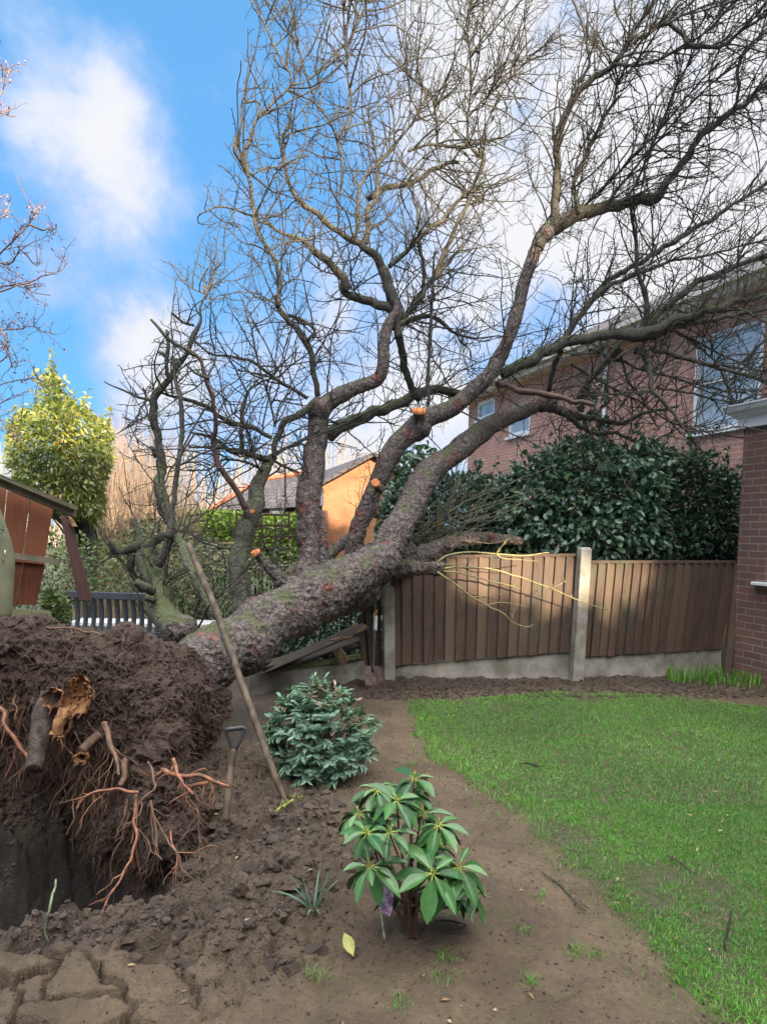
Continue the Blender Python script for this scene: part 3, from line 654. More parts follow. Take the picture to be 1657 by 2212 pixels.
# ---- named limbs
D = .62
LIMBS = [   # zoom, points, depth0, depth1, density, kind
 (z4, [(420, 20, 66), (455, -60, 62), (480, -110, 60)], 6.85, 6.9, .1),
 (z2, [(470, 1240, 60), (510, 1180, 48), (515, 1100, 42), (520, 1000, 42), (524, 860, 36), (548, 700, 38), (590, 600, 36), (640, 490, 36), (700, 430, 32), (760, 390, 30), (830, 345, 30), (880, 270, 24), (930, 190, 20), (990, 90, 18), (1050, 0, 16), (1100, -80, 12)], 6.9, 6.3, .35),
 (z2, [(470, 1245, 80), (540, 1195, 76), (620, 1155, 70), (760, 1115, 62), (900, 1085, 58), (1050, 1060, 54), (1120, 990, 42), (1200, 870, 36), (1290, 750, 34), (1400, 650, 30), (1530, 550, 26), (1657, 440, 24), (1780, 330, 20)], 6.9, 6.6, .7),
 (z2, [(655, 440, 20), (690, 370, 15), (700, 320, 14), (682, 200, 12), (650, 90, 12), (610, 0, 11), (590, -60, 9)], 6.55, 6.4, .2),
 (z2, [(835, 345, 17), (960, 355, 15), (1100, 315, 14), (1200, 260, 12), (1340, 150, 11), (1480, 0, 10)], 6.4, 6.3, .6),
 (z2, [(845, 330, 18), (930, 225, 17), (1000, 185, 18), (1120, 130, 19), (1190, 180, 22), (1270, 258, 24), (1400, 245, 20), (1500, 180, 16), (1620, 90, 14), (1700, 40, 12)], 6.4, 6.0, .6),
 (z2, [(1110, 135, 14), (1200, 80, 12), (1300, 45, 11), (1400, 0, 9)], 6.2, 6.0, .8),
 (z2, [(645, 1150, 26), (625, 1030, 24), (650, 920, 20), (700, 800, 22), (770, 650, 18), (830, 540, 16), (860, 440, 14), (900, 340, 12), (1000, 200, 11), (1090, 110, 9), (1200, 0, 7)], 6.8, 6.3, .7),
 (z2, [(890, 1085, 18), (950, 980, 14), (1000, 880, 12), (1100, 640, 11), (1180, 440, 10), (1300, 200, 9), (1450, 0, 8)], 6.8, 6.4, .9),
 (z2, [(780, 1110, 14), (900, 960, 12), (1050, 780, 10), (1200, 600, 10), (1400, 400, 9), (1657, 180, 8)], 6.8, 6.2, .9),
 (z2, [(1480, 590, 18), (1505, 480, 16), (1500, 400, 16), (1530, 280, 15), (1600, 200, 12), (1657, 150, 10)], 6.6, 6.4, .7),
 (z2, [(600, 1190, 16), (760, 1020, 13), (900, 880, 11), (1080, 700, 10), (1240, 500, 9), (1400, 330, 8)], 6.9, 6.4, .9),
 (z2, [(1657, 980, 16), (1500, 1080, 18), (1350, 1180, 22), (1180, 1280, 26), (1000, 1390, 28), (830, 1500, 28), (720, 1590, 26)], 8.0, 7.2, .8),
 (z4, [(230, 700, 52), (300, 660, 54), (400, 615, 55), (520, 540, 55), (650, 500, 52), (800, 480, 52), (900, 490, 60), (1000, 470, 56), (1100, 430, 44), (1180, 395, 38), (1350, 350, 34), (1500, 310, 32), (1657, 275, 28), (1780, 240, 24)], 6.8, 7.2, .6),
 (z4, [(980, 470, 36), (1060, 380, 36), (1150, 300, 34), (1270, 210, 32), (1400, 150, 28), (1657, 60, 22)], 7.1, 7.4, .8),
 (z4, [(560, 525, 36), (600, 450, 34), (640, 390, 32), (720, 300, 30), (800, 230, 26), (900, 180, 20), (1000, 140, 16), (1150, 90, 14), (1300, 60, 12), (1657, -30, 9)], 6.9, 7.2, .8),
 (z4, [(960, 490, 34), (1000, 400, 28), (1000, 290, 26), (970, 180, 24), (958, 100, 22), (955, 0, 20), (930, -130, 16), (920, -250, 10)], 7.1, 6.8, .7),
 (z4, [(480, 790, 26), (510, 650, 30), (545, 560, 28)], 7.2, 6.95, .2),
 (z4, [(620, 860, 26), (700, 720, 32), (790, 620, 36), (870, 540, 44)], 7.5, 7.15, .4),
 (z4, [(940, 570, 40), (1000, 580, 34), (1038, 680, 28), (1040, 790, 22), (1100, 840, 20), (1160, 900, 18), (1200, 980, 14), (1270, 1020, 8)], 7.2, 7.0, .8),
 (z4, [(930, 500, 44), (1050, 490, 34), (1180, 440, 30), (1320, 410, 26), (1500, 380, 22), (1657, 330, 18)], 7.2, 7.0, .8),
 (z4, [(1030, 560, 22), (1130, 590, 26), (1250, 620, 24), (1400, 660, 20), (1550, 700, 18), (1700, 745, 14)], 7.2, 7.0, 1.0),
 (z4, [(1560, 360, 20), (1500, 350, 18), (1600, 380, 16), (1700, 440, 12)], 7.1, 6.9, .6),
 (z4, [(1180, 870, 12), (1000, 900, 20), (850, 960, 26), (700, 930, 34), (560, 900, 44), (430, 860, 60)], 7.9, 7.5, .7),
 (z4, [(560, 900, 30), (700, 1000, 22), (850, 1020, 18), (1000, 1090, 12)], 7.5, 7.8, .7),
 (z4, [(1040, 790, 16), (900, 800, 12), (780, 810, 10), (620, 800, 7)], 7.2, 7.2, .9),
 (z1, [(1270, 1660, 66), (1300, 1640, 62), (1260, 1490, 50), (1215, 1400, 46), (1110, 1315, 36), (1000, 1265, 32), (900, 1180, 28), (800, 1090, 24), (745, 1010, 20), (712, 880, 18), (705, 760, 17), (745, 680, 14), (748, 590, 12)], 6.7, 6.2, .8),
 (z1, [(1095, 1290, 22), (1110, 1150, 20), (1130, 1000, 18), (1210, 900, 16), (1380, 700, 15), (1440, 600, 10), (1500, 480, 7)], 6.6, 6.9, .9),
 (z1, [(1010, 1060, 14), (1025, 960, 14), (1020, 870, 13), (1000, 760, 14), (980, 700, 12), (935, 620, 11), (880, 540, 11), (850, 450, 12), (810, 350, 12), (790, 260, 12), (740, 170, 10), (690, 90, 9), (620, 0, 8), (600, -50, 6)], 6.5, 6.1, .35),
 (z1, [(1000, 755, 14), (1050, 650, 14), (1075, 520, 14), (1055, 400, 12), (1048, 240, 12), (1060, 100, 11), (1065, 0, 10), (1060, -60, 8)], 6.3, 6.2, .35),
 (z1, [(1075, 520, 10), (1160, 430, 9), (1240, 370, 6)], 6.3, 6.2, .6),
 (z1, [(1055, 250, 9), (1100, 150, 10), (1140, 60, 10), (1180, -30, 8)], 6.2, 6.2, .8),
 (z1, [(850, 430, 9), (930, 370, 9), (1000, 330, 7), (1010, 380, 5)], 6.2, 6.1, .8),
 (z1, [(850, 430, 9), (980, 300, 9), (1060, 230, 7)], 6.2, 6.2, .3),
 (z1, [(800, 450, 9), (800, 330, 9), (775, 200, 9), (775, 110, 10), (740, 90, 8), (720, 30, 6)], 6.2, 6.1, .3),
 (z1, [(1280, 1445, 26), (1420, 1310, 24), (1560, 1190, 22), (1657, 1090, 18), (1780, 1000, 12)], 6.6, 6.9, .8),
 (z1, [(1160, 1080, 28), (1250, 1030, 30), (1330, 1010, 28), (1440, 980, 24), (1520, 910, 22), (1657, 880, 16)], 6.9, 7.1, .7),
 (z1, [(1155, 1320, 28), (1165, 1200, 28), (1200, 1080, 26), (1220, 1000, 22), (1215, 880, 14), (1190, 700, 10), (1150, 560, 7)], 6.7, 6.8, .8),
 (z1, [(1400, 1660, 30), (1470, 1560, 28), (1540, 1480, 26), (1600, 1320, 22), (1680, 1150, 20), (1740, 1000, 20), (1790, 870, 22), (1760, 810, 20)], 6.8, 6.8, .7),
 (z1, [(1465, 1560, 22), (1455, 1350, 18), (1440, 1200, 16), (1410, 1050, 12), (1420, 950, 8)], 6.8, 6.7, .5),
 (z2, [(130, 850, 20), (60, 790, 18), (45, 720, 14), (50, 620, 12), (60, 480, 11), (65, 300, 10), (50, 180, 9), (60, 50, 8), (100, -40, 6)], 6.8, 6.5, .7),
 (z2, [(55, 620, 9), (160, 520, 9), (270, 420, 9), (350, 340, 9), (400, 280, 7), (520, 205, 5)], 6.6, 6.4, .6),
 (z2, [(65, 560, 7), (140, 440, 7), (215, 390, 7), (235, 290, 5), (270, 200, 4)], 6.6, 6.5, .6),
 (z1, [(1380, 820, 12), (1500, 780, 14), (1657, 790, 14), (1800, 770, 10)], 6.9, 6.9, .9),
 (z1, [(1540, 780, 12), (1530, 600, 12), (1500, 500, 10), (1400, 420, 8), (1370, 340, 7), (1340, 260, 6)], 6.9, 6.8, .8),
 (z1, [(1370, 340, 6), (1375, 180, 6), (1410, 110, 5), (1415, 70, 4)], 6.8, 6.8, .3),
 (z3, [(1110, 240, 50), (1040, 205, 54), (960, 170, 52), (870, 130, 46), (800, 100, 42), (770, 60, 38)], 6.6, 6.5, .3),
 (z1, [(1060, 1570, 46), (1010, 1480, 44), (900, 1370, 38), (830, 1310, 28), (700, 1260, 16), (560, 1180, 12), (380, 1120, 9), (250, 1160, 6)], 6.5, 6.0, .9),
 (z3, [(1110, 380, 46), (1105, 310, 50), (1100, 230, 56), (1070, 130, 58), (1040, 30, 60), (1020, -30, 60)], 6.5, 6.6, .3),
 (z3, [(1050, 330, 34), (1110, 300, 36), (1200, 250, 36), (1280, 240, 26), (1360, 290, 24), (1430, 340, 20), (1560, 380, 14)], 6.5, 6.7, .7),
 (z3, [(1130, 270, 30), (1190, 190, 32), (1250, 130, 30), (1290, 50, 28), (1400, -60, 22), (1500, -180, 16)], 6.6, 6.9, .6),
 (z3, [(690, 970, 78), (790, 905, 74), (900, 860, 68), (1040, 805, 62), (1150, 755, 58), (1250, 705, 56), (1350, 690, 52), (1450, 715, 50), (1530, 740, 40)], 6.5, 7.2, .3),
 (z3, [(1240, 750, 48), (1180, 670, 44), (1140, 540, 44), (1115, 420, 44), (1105, 300, 46)], 6.95, 6.6, .4),
 (z3, [(1290, 780, 22), (1290, 500, 20), (1298, 300, 20), (1312, 100, 18), (1320, 0, 16), (1330, -150, 10)], 6.6, 6.5, .1),
 (z3, [(625, 730, 38), (605, 620, 36), (590, 500, 34), (555, 400, 36), (500, 330, 34), (440, 260, 32), (395, 190, 30), (385, 80, 28), (390, 0, 26), (380, -80, 24)], 6.2, 6.0, .6),
 (z1, [(685, 1657, 22), (682, 1560, 22), (680, 1460, 22), (640, 1370, 22), (570, 1240, 20), (545, 1130, 18), (530, 1000, 20), (505, 870, 18), (530, 760, 16), (570, 640, 14), (640, 560, 13), (700, 510, 13), (750, 460, 13), (742, 395, 12), (700, 340, 11), (650, 230, 11), (610, 140, 11), (560, 60, 9), (535, 0, 8), (525, -50, 6)], 6.0, 5.7, .75),
 (z1, [(520, 960, 18), (480, 890, 17), (440, 820, 16), (460, 750, 18)], 5.8, 5.75, .6),
 (z1, [(535, 950, 10), (600, 915, 9), (690, 900, 9), (765, 878, 8)], 5.8, 5.9, .7),
 (z1, [(750, 462, 10), (812, 450, 9)], 5.8, 5.8, .1),
 (z1, [(575, 640, 9), (575, 550, 11), (487, 555, 9)], 5.8, 5.8, .2),
 (z3, [(450, 240, 20), (540, 280, 18), (600, 330, 18), (560, 395, 20)], 6.1, 6.1, .6),
 (z3, [(600, 760, 38), (540, 810, 40), (450, 865, 40), (385, 930, 38), (355, 1010, 34), (345, 1085, 34)], 6.1, 5.95, .3),
 (z3, [(335, 1110, 36), (270, 1095, 34), (200, 1075, 34), (100, 1045, 30), (20, 1000, 24), (-60, 960, 16), (-150, 950, 10)], 5.95, 5.6, .9),
 (z5, [(1300, 1175, 28), (1150, 1105, 34), (1000, 1060, 34), (850, 970, 30), (680, 900, 24), (520, 850, 16), (400, 800, 8)], 5.9, 5.5, 1.0),
 (z5, [(1310, 1310, 26), (1400, 1250, 26), (1480, 1220, 24), (1560, 1180, 20)], 6.0, 6.2, .5),
 (z5, [(1320, 1340, 22), (1400, 1390, 20), (1500, 1430, 14)], 6.0, 6.1, .9),
 (z5, [(1560, 890, 28), (1470, 830, 27), (1400, 790, 26), (1270, 700, 24), (1150, 620, 22), (1000, 580, 18), (860, 560, 14), (740, 480, 10)], 6.1, 5.7, .9),
 (z5, [(1325, 1090, 16), (1305, 950, 14), (1250, 760, 14), (1195, 600, 13), (1165, 450, 12), (1125, 280, 8)], 5.9, 5.8, .7),
 (z5, [(1325, 1090, 14), (1370, 930, 12), (1470, 800, 8)], 5.9, 5.9, .7),
 (z5, [(1085, 1260, 34), (1098, 1080, 32), (1105, 940, 30), (1135, 850, 22), (1240, 760, 12)], 5.9, 5.9, .9),
 (z5, [(850, 750, 26), (770, 710, 18), (690, 650, 15)], 5.3, 5.3, .2),
 (z5, [(1240, 1410, 20), (1100, 1350, 18), (950, 1340, 16), (850, 1400, 12), (700, 1400, 8)], 5.9, 5.6, 1.0),
 (z5, [(700, 1240, 12), (880, 1260, 18), (950, 1250, 20)], 5.5, 5.7, .6),
 (z5, [(560, 1790, 56), (530, 1650, 66), (505, 1530, 74), (485, 1350, 56), (468, 1150, 54), (450, 950, 56), (470, 850, 56), (530, 760, 40), (620, 660, 36), (690, 550, 34), (730, 420, 36), (780, 330, 20), (792, 230, 16), (825, 140, 12), (800, 0, 8), (790, -80, 5)], 5.45, 5.6, .6),
 (z5, [(545, 720, 28), (548, 620, 28), (550, 500, 28), (530, 385, 22)], 5.5, 5.5, .4),
 (z5, [(548, 600, 22), (510, 560, 26), (485, 548, 18)], 5.5, 5.5, .1),
 (z5, [(440, 910, 28), (390, 895, 24), (340, 880, 20), (250, 835, 14), (150, 800, 10), (90, 768, 6)], 5.5, 5.3, 1.0),
 (z5, [(470, 1310, 40), (440, 1270, 30), (425, 1245, 22)], 5.5, 5.45, .1),
 (z5, [(440, 995, 14), (370, 1040, 12), (280, 1090, 10), (180, 1150, 7)], 5.5, 5.3, .8),
 (z5, [(555, 1900, 56), (575, 1700, 34), (605, 1500, 34), (632, 1300, 34), (642, 1120, 34), (645, 900, 34), (615, 760, 28), (598, 600, 24)], 5.2, 5.3, .3),
 (z5, [(610, 690, 18), (640, 640, 24), (615, 600, 20)], 5.3, 5.3, .1),
 (z5, [(430, 320, 18), (500, 400, 24), (560, 460, 28), (660, 530, 26), (740, 575, 24)], 5.3, 5.3, .5),
 (z5, [(580, 270, 18), (660, 335, 17), (740, 365, 15)], 5.5, 5.6, .3),
 (z5, [(820, 135, 12), (720, 90, 9), (640, 20, 7), (600, -40, 6), (560, -110, 5)], 5.6, 5.4, .9),
 (zr, [(850, 520, 66), (760, 555, 56), (690, 555, 50), (640, 495, 40)], 5.5, 5.4, .3),
 (zr, [(870, 540, 60), (930, 500, 50), (1000, 470, 46)], 5.5, 5.6, .3),
 (zr, [(950, 640, 64), (990, 560, 54), (1020, 480, 48), (1035, 400, 44)], 5.3, 5.25, .2),
 (zr, [(915, 800, 60), (860, 750, 54), (825, 725, 42)], 5.15, 5.05, 0),
 (zr, [(930, 850, 44), (880, 815, 36)], 5.1, 5.05, 0),
 (zr, [(790, 580, 44), (800, 680, 36), (830, 770, 30), (860, 800, 20)], 5.5, 5.6, .5),
 (z4, [(700, 560, 18), (900, 640, 14), (1100, 700, 12), (1300, 760, 10), (1550, 800, 7)], 7.5, 7.6, 1.5),
 (z4, [(600, 640, 16), (800, 760, 12), (1000, 860, 10), (1150, 960, 8), (1300, 1000, 5)], 7.6, 7.5, 1.5),
 (z4, [(870, 600, 16), (900, 720, 12), (990, 840, 9), (1080, 1000, 5)], 7.5, 7.5, 1.3),
 (z4, [(1180, 480, 16), (1350, 560, 12), (1500, 640, 10), (1657, 690, 8)], 7.3, 7.2, 1.4),
 (z4, [(1060, 770, 12), (1250, 800, 10), (1400, 840, 8), (1600, 860, 6)], 7.4, 7.3, 1.5),
 (z4, [(1100, 440, 16), (1250, 520, 13), (1380, 640, 10), (1440, 760, 8), (1480, 900, 5)], 7.3, 7.3, 1.5),
 (zr, [(700, 560, 16), (620, 620, 12), (560, 650, 9), (500, 640, 6)], 5.45, 5.2, .9),
]
REDL = [(z5, [(1112, 1690, 44), (1085, 1640, 46), (1040, 1560, 46), (960, 1430, 42), (900, 1330, 36), (882, 1180, 34), (880, 1000, 30), (862, 860, 30), (845, 780, 30), (790, 640, 26), (745, 575, 24), (690, 530, 18)], 5.75, 5.3, .35),
        (z4, [(195, 745, 30), (330, 778, 34), (500, 810, 30), (712, 852, 24)], 6.75, 6.5, .05)]
def add_limb(z, pts, d0, d1, dens, mat):
    cp = limb_cp(z, pts, d0, d1); ln = np.sum(np.linalg.norm(np.diff(cp[:, :3], axis=0), axis=1)); n = max(8, int(ln / .035)); c = spline(cp, n)
    w = np.minimum(.7 * c[:, 3:4] + .006, .03); env = np.minimum(1, np.arange(n) / 4.0)[:, None]
    c[:, :3] += env * w * np.stack([fbm(c[:, :3] * 6, 3, s) for s in (3, 9, 15)], 1)
    c[:, 3] *= (1 + .12 * fbm(c[:, :3] * 11, 2, 33)) * 1.04
    ac = Acc(); S = 12 if c[0, 3] > .03 else 7; tubes(ac, c[:, :3], c[:, 3], S); dense_src.append((c, dens)); return ac.build('limb', MT[mat], apple)
for l in LIMBS: add_limb(*l[:5], 'limb')
MOSSL = [
    (zr, [(1240, 1150, 170), (1100, 1060, 170), (1010, 960, 155), (950, 820, 138), (920, 690, 125), (870, 570, 112), (845, 500, 90)], 4.9, 5.6, .4),
    (zr, [(1330, 960, 60), (1250, 870, 60), (1180, 740, 62), (1110, 600, 60), (1055, 470, 55), (1010, 350, 62), (975, 200, 60), (950, 0, 50)], 5.0, 5.5, .25),
    (z3, [(170, 2060, 112), (160, 1800, 112), (170, 1620, 104), (220, 1430, 98), (275, 1250, 84), (325, 1130, 64), (350, 1080, 50)], 5.7, 6.0, .3),
]
for l in MOSSL: add_limb(*l[:5], 'mossy')
for l in REDL: add_limb(*l[:5], 'redlimb')

# ---- twigs: three generations in real 3-D, grown from every limb
for c, dens in dense_src:
    if dens > 0: grow_src(c, dens)
UP = np.array([0, 0, 1.0])
def sample(P0, P1, Rr, W, n):
    w = W * np.linalg.norm(P1 - P0, axis=1); k = rng.choice(len(P0), n, p=w / w.sum()); u = rng.random(n)[:, None]
    return P0[k] * (1 - u) + P1[k] * u, norm(P1[k] - P0[k]), Rr[k]
def sprout(pos, tan, pr, lmin, lmax, ang, upb, K, wob, r0, streamx=None, taper=.35, gcurve=0.0):
    n = len(pos); pv = norm(np.cross(tan, rng.normal(size=(n, 3)))); a = R(1) * rng.uniform(*ang, n)[:, None]
    d = tan * np.cos(a) + pv * np.sin(a); d = norm(d + UP * upb * rng.uniform(.2, 1.6, (n, 1)))
    if streamx is not None: d = norm(d + streamx)
    ln = lmin + (lmax - lmin) * rng.random(n) ** 1.6; st = ln / (K - 1); pts = np.empty((n, K, 3)); pts[:, 0] = pos; cur = d
    for k in range(1, K):
        cur = norm(cur + wob * rng.normal(size=(n, 3)) + UP * gcurve); pts[:, k] = pts[:, k - 1] + cur * st[:, None]
    rr = np.minimum(pr * .8, r0 * (.6 + .8 * ln / lmax)); rad = rr[:, None] * np.linspace(1, taper, K)[None]
    return pts, rad
def segs(pts, rad):
    return pts[:, :-1].reshape(-1, 3), pts[:, 1:].reshape(-1, 3), rad[:, :-1].ravel()
P0 = np.array([s[0] for s in SEG]); P1 = np.array([s[1] for s in SEG]); RR = np.array([s[2] for s in SEG]); WW = np.array([s[3] for s in SEG])
def pxs(p):
    q = p - CAM; w = q @ F0; return CX + FPX * (q @ RV) / w, PY - FPX * (q @ UV_) / w
def keep(pts):
    xe, ye = pxs(pts[:, -1]); lim = np.interp(ye, [-200, 200, 300, 480, 560, 700, 900, 2500], [545, 525, 480, 440, 350, 310, 250, 170]) + 45 * vnoise(np.c_[ye / 38., ye * 0, ye * 0], 5) + 12 * rng.normal(size=len(xe))
    return (xe > lim) & ~((ye > 1190) & (xe > 640)) & ~((xe > 1560) & (ye > 960))
def thin(pts, rad, cell, cap, seed):
    """spread the growth: crowded parts of the crown keep fewer shoots"""
    rs_ = np.random.default_rng(seed); xe, ye = pxs(pts[:, pts.shape[1] * 2 // 3]); kx = np.floor(xe / cell).astype(int) + 50; ky = np.floor(ye / cell).astype(int) + 50
    key = kx * 1000 + ky; order = rs_.permutation(len(key)); cnt = {}; ok_ = np.zeros(len(key), bool)
    for i in order:
        c_ = cnt.get(key[i], 0)
        if c_ < cap * (.5 if xe[i] < 860 else .68): ok_[i] = True; cnt[key[i]] = c_ + 1
    return pts[ok_], rad[ok_]
def gen(S0, S1, SR, SW, n, lmin, lmax, ang, upb, K, wob, r0, taper, sx, cell, cap, seed):
    pos, tan, pr = sample(S0, S1, SR, SW, n); x_, y_ = pxs(pos); tan = np.where(tan[:, 2:3] < -.5, -tan, tan); right = sstep(900, 1350, x_)[:, None]
    stream = right * sx * (RV * .8 + UP * .45) + (1 - right) * .05 * UP
    A_, R_ = sprout(pos, tan, pr, lmin, lmax, ang, upb, K, wob, r0, stream, taper, .01)
    k = keep(A_); return thin(A_[k], R_[k], cell, cap, seed)
A1, R1 = gen(P0, P1, RR, WW, 3600, .25, 1.15, (30, 88), .22, 11, .15, .0066, .45, .50, 64, 6, 1)
a0, a1, ar = segs(A1, R1)
A1b, R1b = gen(a0, a1, ar, np.ones(len(a0)), 3600, .20, .70, (35, 88), .12, 9, .19, .0050, .5, .30, 48, 6, 2)
b0, b1, br_ = segs(A1b, R1b); S0 = np.vstack([a0, b0, P0]); S1 = np.vstack([a1, b1, P1]); SR = np.r_[ar, br_, RR]; SW = np.r_[np.ones(len(a0)), np.ones(len(b0)), WW * .35 * (RR < .06)]
A2, R2 = gen(S0, S1, SR, SW, 10500, .06, .30, (40, 90), .15, 6, .26, .0036, .55, .15, 32, 9, 3)
c0_, c1_, cr_ = segs(A2, R2); T0 = np.vstack([c0_, a0, b0]); T1 = np.vstack([c1_, a1, b1]); TR = np.r_[cr_, ar, br_]; TW = np.r_[np.ones(len(c0_)), np.full(len(a0) + len(b0), .8)]
pos, tan, pr = sample(T0, T1, TR, TW, 16500)
A3, R3 = sprout(pos, tan, pr, .015, .075, (45, 90), .2, 4, .35, .0028, None, .75)
R3[:, -1] *= 1.4                       # fat fruit buds at the spur tips
k = keep(A3); A3, R3 = A3[k], R3[k]
A2 = np.array(A2); print('TWIGS', len(A1), len(A1b), len(A2), len(A3))
R1, R1b, R2, R3 = R1 * 1.05, R1b * 1.0, R2 * .98, R3 * 1.15; tw = Acc(); tubes(tw, A1, R1, 5); tubes(tw, A1b, R1b, 4); tubes(tw, A2, R2, 4); tubes(tw, A3, R3, 3)
tag(tw.build('twigs', MT['twig'], apple), kind='stuff')

# yellow-green water shoots fanning from the sawn stub in front of the fence
WS = [([(945, 1215), (965, 1200), (1010, 1192), (1070, 1197), (1130, 1200), (1188, 1194)], 6.2, 6.3, 7), ([(1070, 1197), (1085, 1178), (1092, 1170)], 6.25, 6.2, 4), ([(1070, 1197), (1085, 1208), (1110, 1207), (1160, 1212)], 6.25, 6.3, 4),
      ([(945, 1228), (990, 1226), (1060, 1228), (1120, 1245), (1180, 1268), (1245, 1295), (1310, 1317)], 6.15, 6.6, 7), ([(945, 1230), (1000, 1240), (1060, 1255), (1110, 1268), (1130, 1272)], 6.15, 6.35, 5),
      ([(945, 1235), (975, 1256), (1020, 1290), (1050, 1305), (1085, 1325), (1110, 1345), (1140, 1355), (1150, 1350)], 6.1, 6.35, 6), ([(1020, 1290), (1060, 1285), (1095, 1283)], 6.2, 6.2, 4), ([(1050, 1305), (1080, 1302), (1130, 1308), (1140, 1318)], 6.25, 6.3, 4),
      ([(945, 1222), (975, 1218), (1020, 1214)], 6.2, 6.2, 3), ([(1105, 1338), (1112, 1320), (1118, 1310)], 6.3, 6.3, 4), ([(1190, 1272), (1210, 1262), (1222, 1255)], 6.4, 6.4, 3)]
ws = Acc()
for pts, d0, d1, w in WS:
    n = len(pts); cp = [(*P(x, y, d0 + (d1 - d0) * i / (n - 1)), w * .78 * 6.2 / FPX / 2 * (1 - .65 * i / (n - 1))) for i, (x, y) in enumerate(pts)]
    c = tube(ws, cp, 6, wob=.008, ws=9); p_, t_, r_ = sample(c[:-1, :3], c[1:, :3], c[:-1, 3], np.ones(len(c) - 1), 5)
    a_, b_ = sprout(p_, t_, r_, .02, .07, (40, 70), .1, 4, .25, .0028); tubes(ws, a_, b_, 4)
ws.build('water_shoots', simple('green_shoot', (.34, .32, .12), (.20, .18, .09), .6, 18, .1), apple)
# pale thin brush crossing behind, towards the camellia
bs = Acc(); n = 46
o_ = np.array([P(rng.uniform(870, 990), rng.uniform(1120, 1185), 6.9) for _ in range(n)]); t_ = np.array([P(rng.uniform(900, 1200), rng.uniform(960, 1150), rng.uniform(6.8, 7.3)) for _ in range(n)])
a_, b_ = sprout(o_, norm(t_ - o_), np.full(n, .01), .7, 1.3, (0, 14), .08, 9, .09, .0055); tubes(bs, a_, b_, 4)
s0, s1, s2 = segs(a_, b_); p_, t2, r_ = sample(s0, s1, s2, np.ones(len(s0)), 160); a_, b_ = sprout(p_, t2, r_, .1, .45, (20, 50), .1, 6, .15, .0035); tubes(bs, a_, b_, 3)
tag(bs.build('brush', simple('pale_brush', (.20, .19, .12), (.11, .11, .075), .8, 18, .1), apple), kind='stuff')

# ---- root plate
ra = Acc()
for x, y, d, r, sq in ((30, 1425, 3.75, .27, (1.2, 1, .9)), (110, 1440, 3.75, .24, (1.2, 1, .9)), (190, 1480, 3.7, .30, (1, 1, 1)), (258, 1400, 3.72, .105, (1, 1, 1.1)), (285, 1540, 3.7, .27, (1, 1, 1)),
                       (300, 1480, 3.85, .24, (1, 1, 1)), (330, 1640, 3.6, .20, (1, 1, 1.2)), (345, 1740, 3.5, .17, (1, 1, 1.2)), (375, 1820, 3.4, .115, (1.1, 1, 1.2)), (270, 1810, 3.55, .15, (1.1, 1, 1.2)), (320, 1850, 3.45, .11, (1, 1, 1.2)), (240, 1620, 3.8, .26, (1, 1, 1)),
                       (160, 1600, 4.1, .34, (1.3, 1, 1)), (30, 1560, 4.15, .36, (1.3, 1, 1)), (-150, 1450, 3.8, .40, (1.2, 1, 1)), (-200, 1640, 3.8, .38, (1.2, 1, 1.2)), (330, 1520, 4.05, .25, (1, 1, 1)),
                       (60, 1700, 4.3, .34, (1.5, 1, 1)), (280, 1730, 4.0, .22, (1.2, 1, 1.2)), (200, 1760, 4.2, .26, (1.3, 1, 1.1)), (-300, 1500, 3.9, .4, (1.2, 1, 1)), (370, 1480, 4.1, .22, (1, 1, 1)), (455, 1530, 4.4, .13, (1, 1, 1)), (430, 1560, 4.25, .15, (1, 1, 1)), (-60, 1760, 4.3, .4, (1.3, 1, 1)), (110, 1790, 4.4, .36, (1.3, 1, 1))):
    blob(ra, P(x, y, d), r, 3, sq, .16, 2.5, 4)
o = ra.build('soil_mass', None); V, Nn, Q, T, me_ = remesh(o, .0095)
ed = np.empty(len(me_.edges) * 2, np.int32); me_.edges.foreach_get('vertices', ed); V = relax(V, ed.reshape(-1, 2), 3)
wp = V + .03 * np.stack([fbm(V * 14, 2, s) for s in (2, 5, 8)], 1)
V = V + Nn * (.055 * fbm(V * 3.6, 3, 6) + .045 * (.5 - np.abs(vnoise(wp * 15, 3))) + .028 * (.5 - np.abs(vnoise(wp * 31, 5))) + .013 * vnoise(wp * 58, 7) + .007 * vnoise(wp * 95, 8))[:, None]
ra = Acc(); ra.add(V, Q, T if len(T) else None)
m, nt, b = new_mat('root_soil'); p = gpos(nt); na = tnoise(nt, p, 5, 6, .7); nb = tnoise(nt, p, 55, 6, .75, .6); fb = tnoise(nt, vscale(nt, p, (1, 1, .35)), 120, 4, .7, 1.5)
col = MIX(nt, RAMP(nt, na, .3, .7), (.080, .054, .040), (.155, .104, .078)); col = MIX(nt, RAMP(nt, nb, .35, .65, 0, .8), col, (.055, .036, .03)); col = MIX(nt, RAMP(nt, fb, .58, .7, 0, .5), col, (.30, .20, .16))
L(nt, col, b.inputs['Base Color']); b.inputs['Roughness'].default_value = .85; bump(nt, b, M_(nt, 'ADD', nb, M_(nt, 'MULTIPLY', fb, .6)), 1.0, .025)
plate = ra.build('root_plate', m, apple)
PV = V[(pxs(V)[0] > -60)]; PN = Nn[(pxs(V)[0] > -60)]
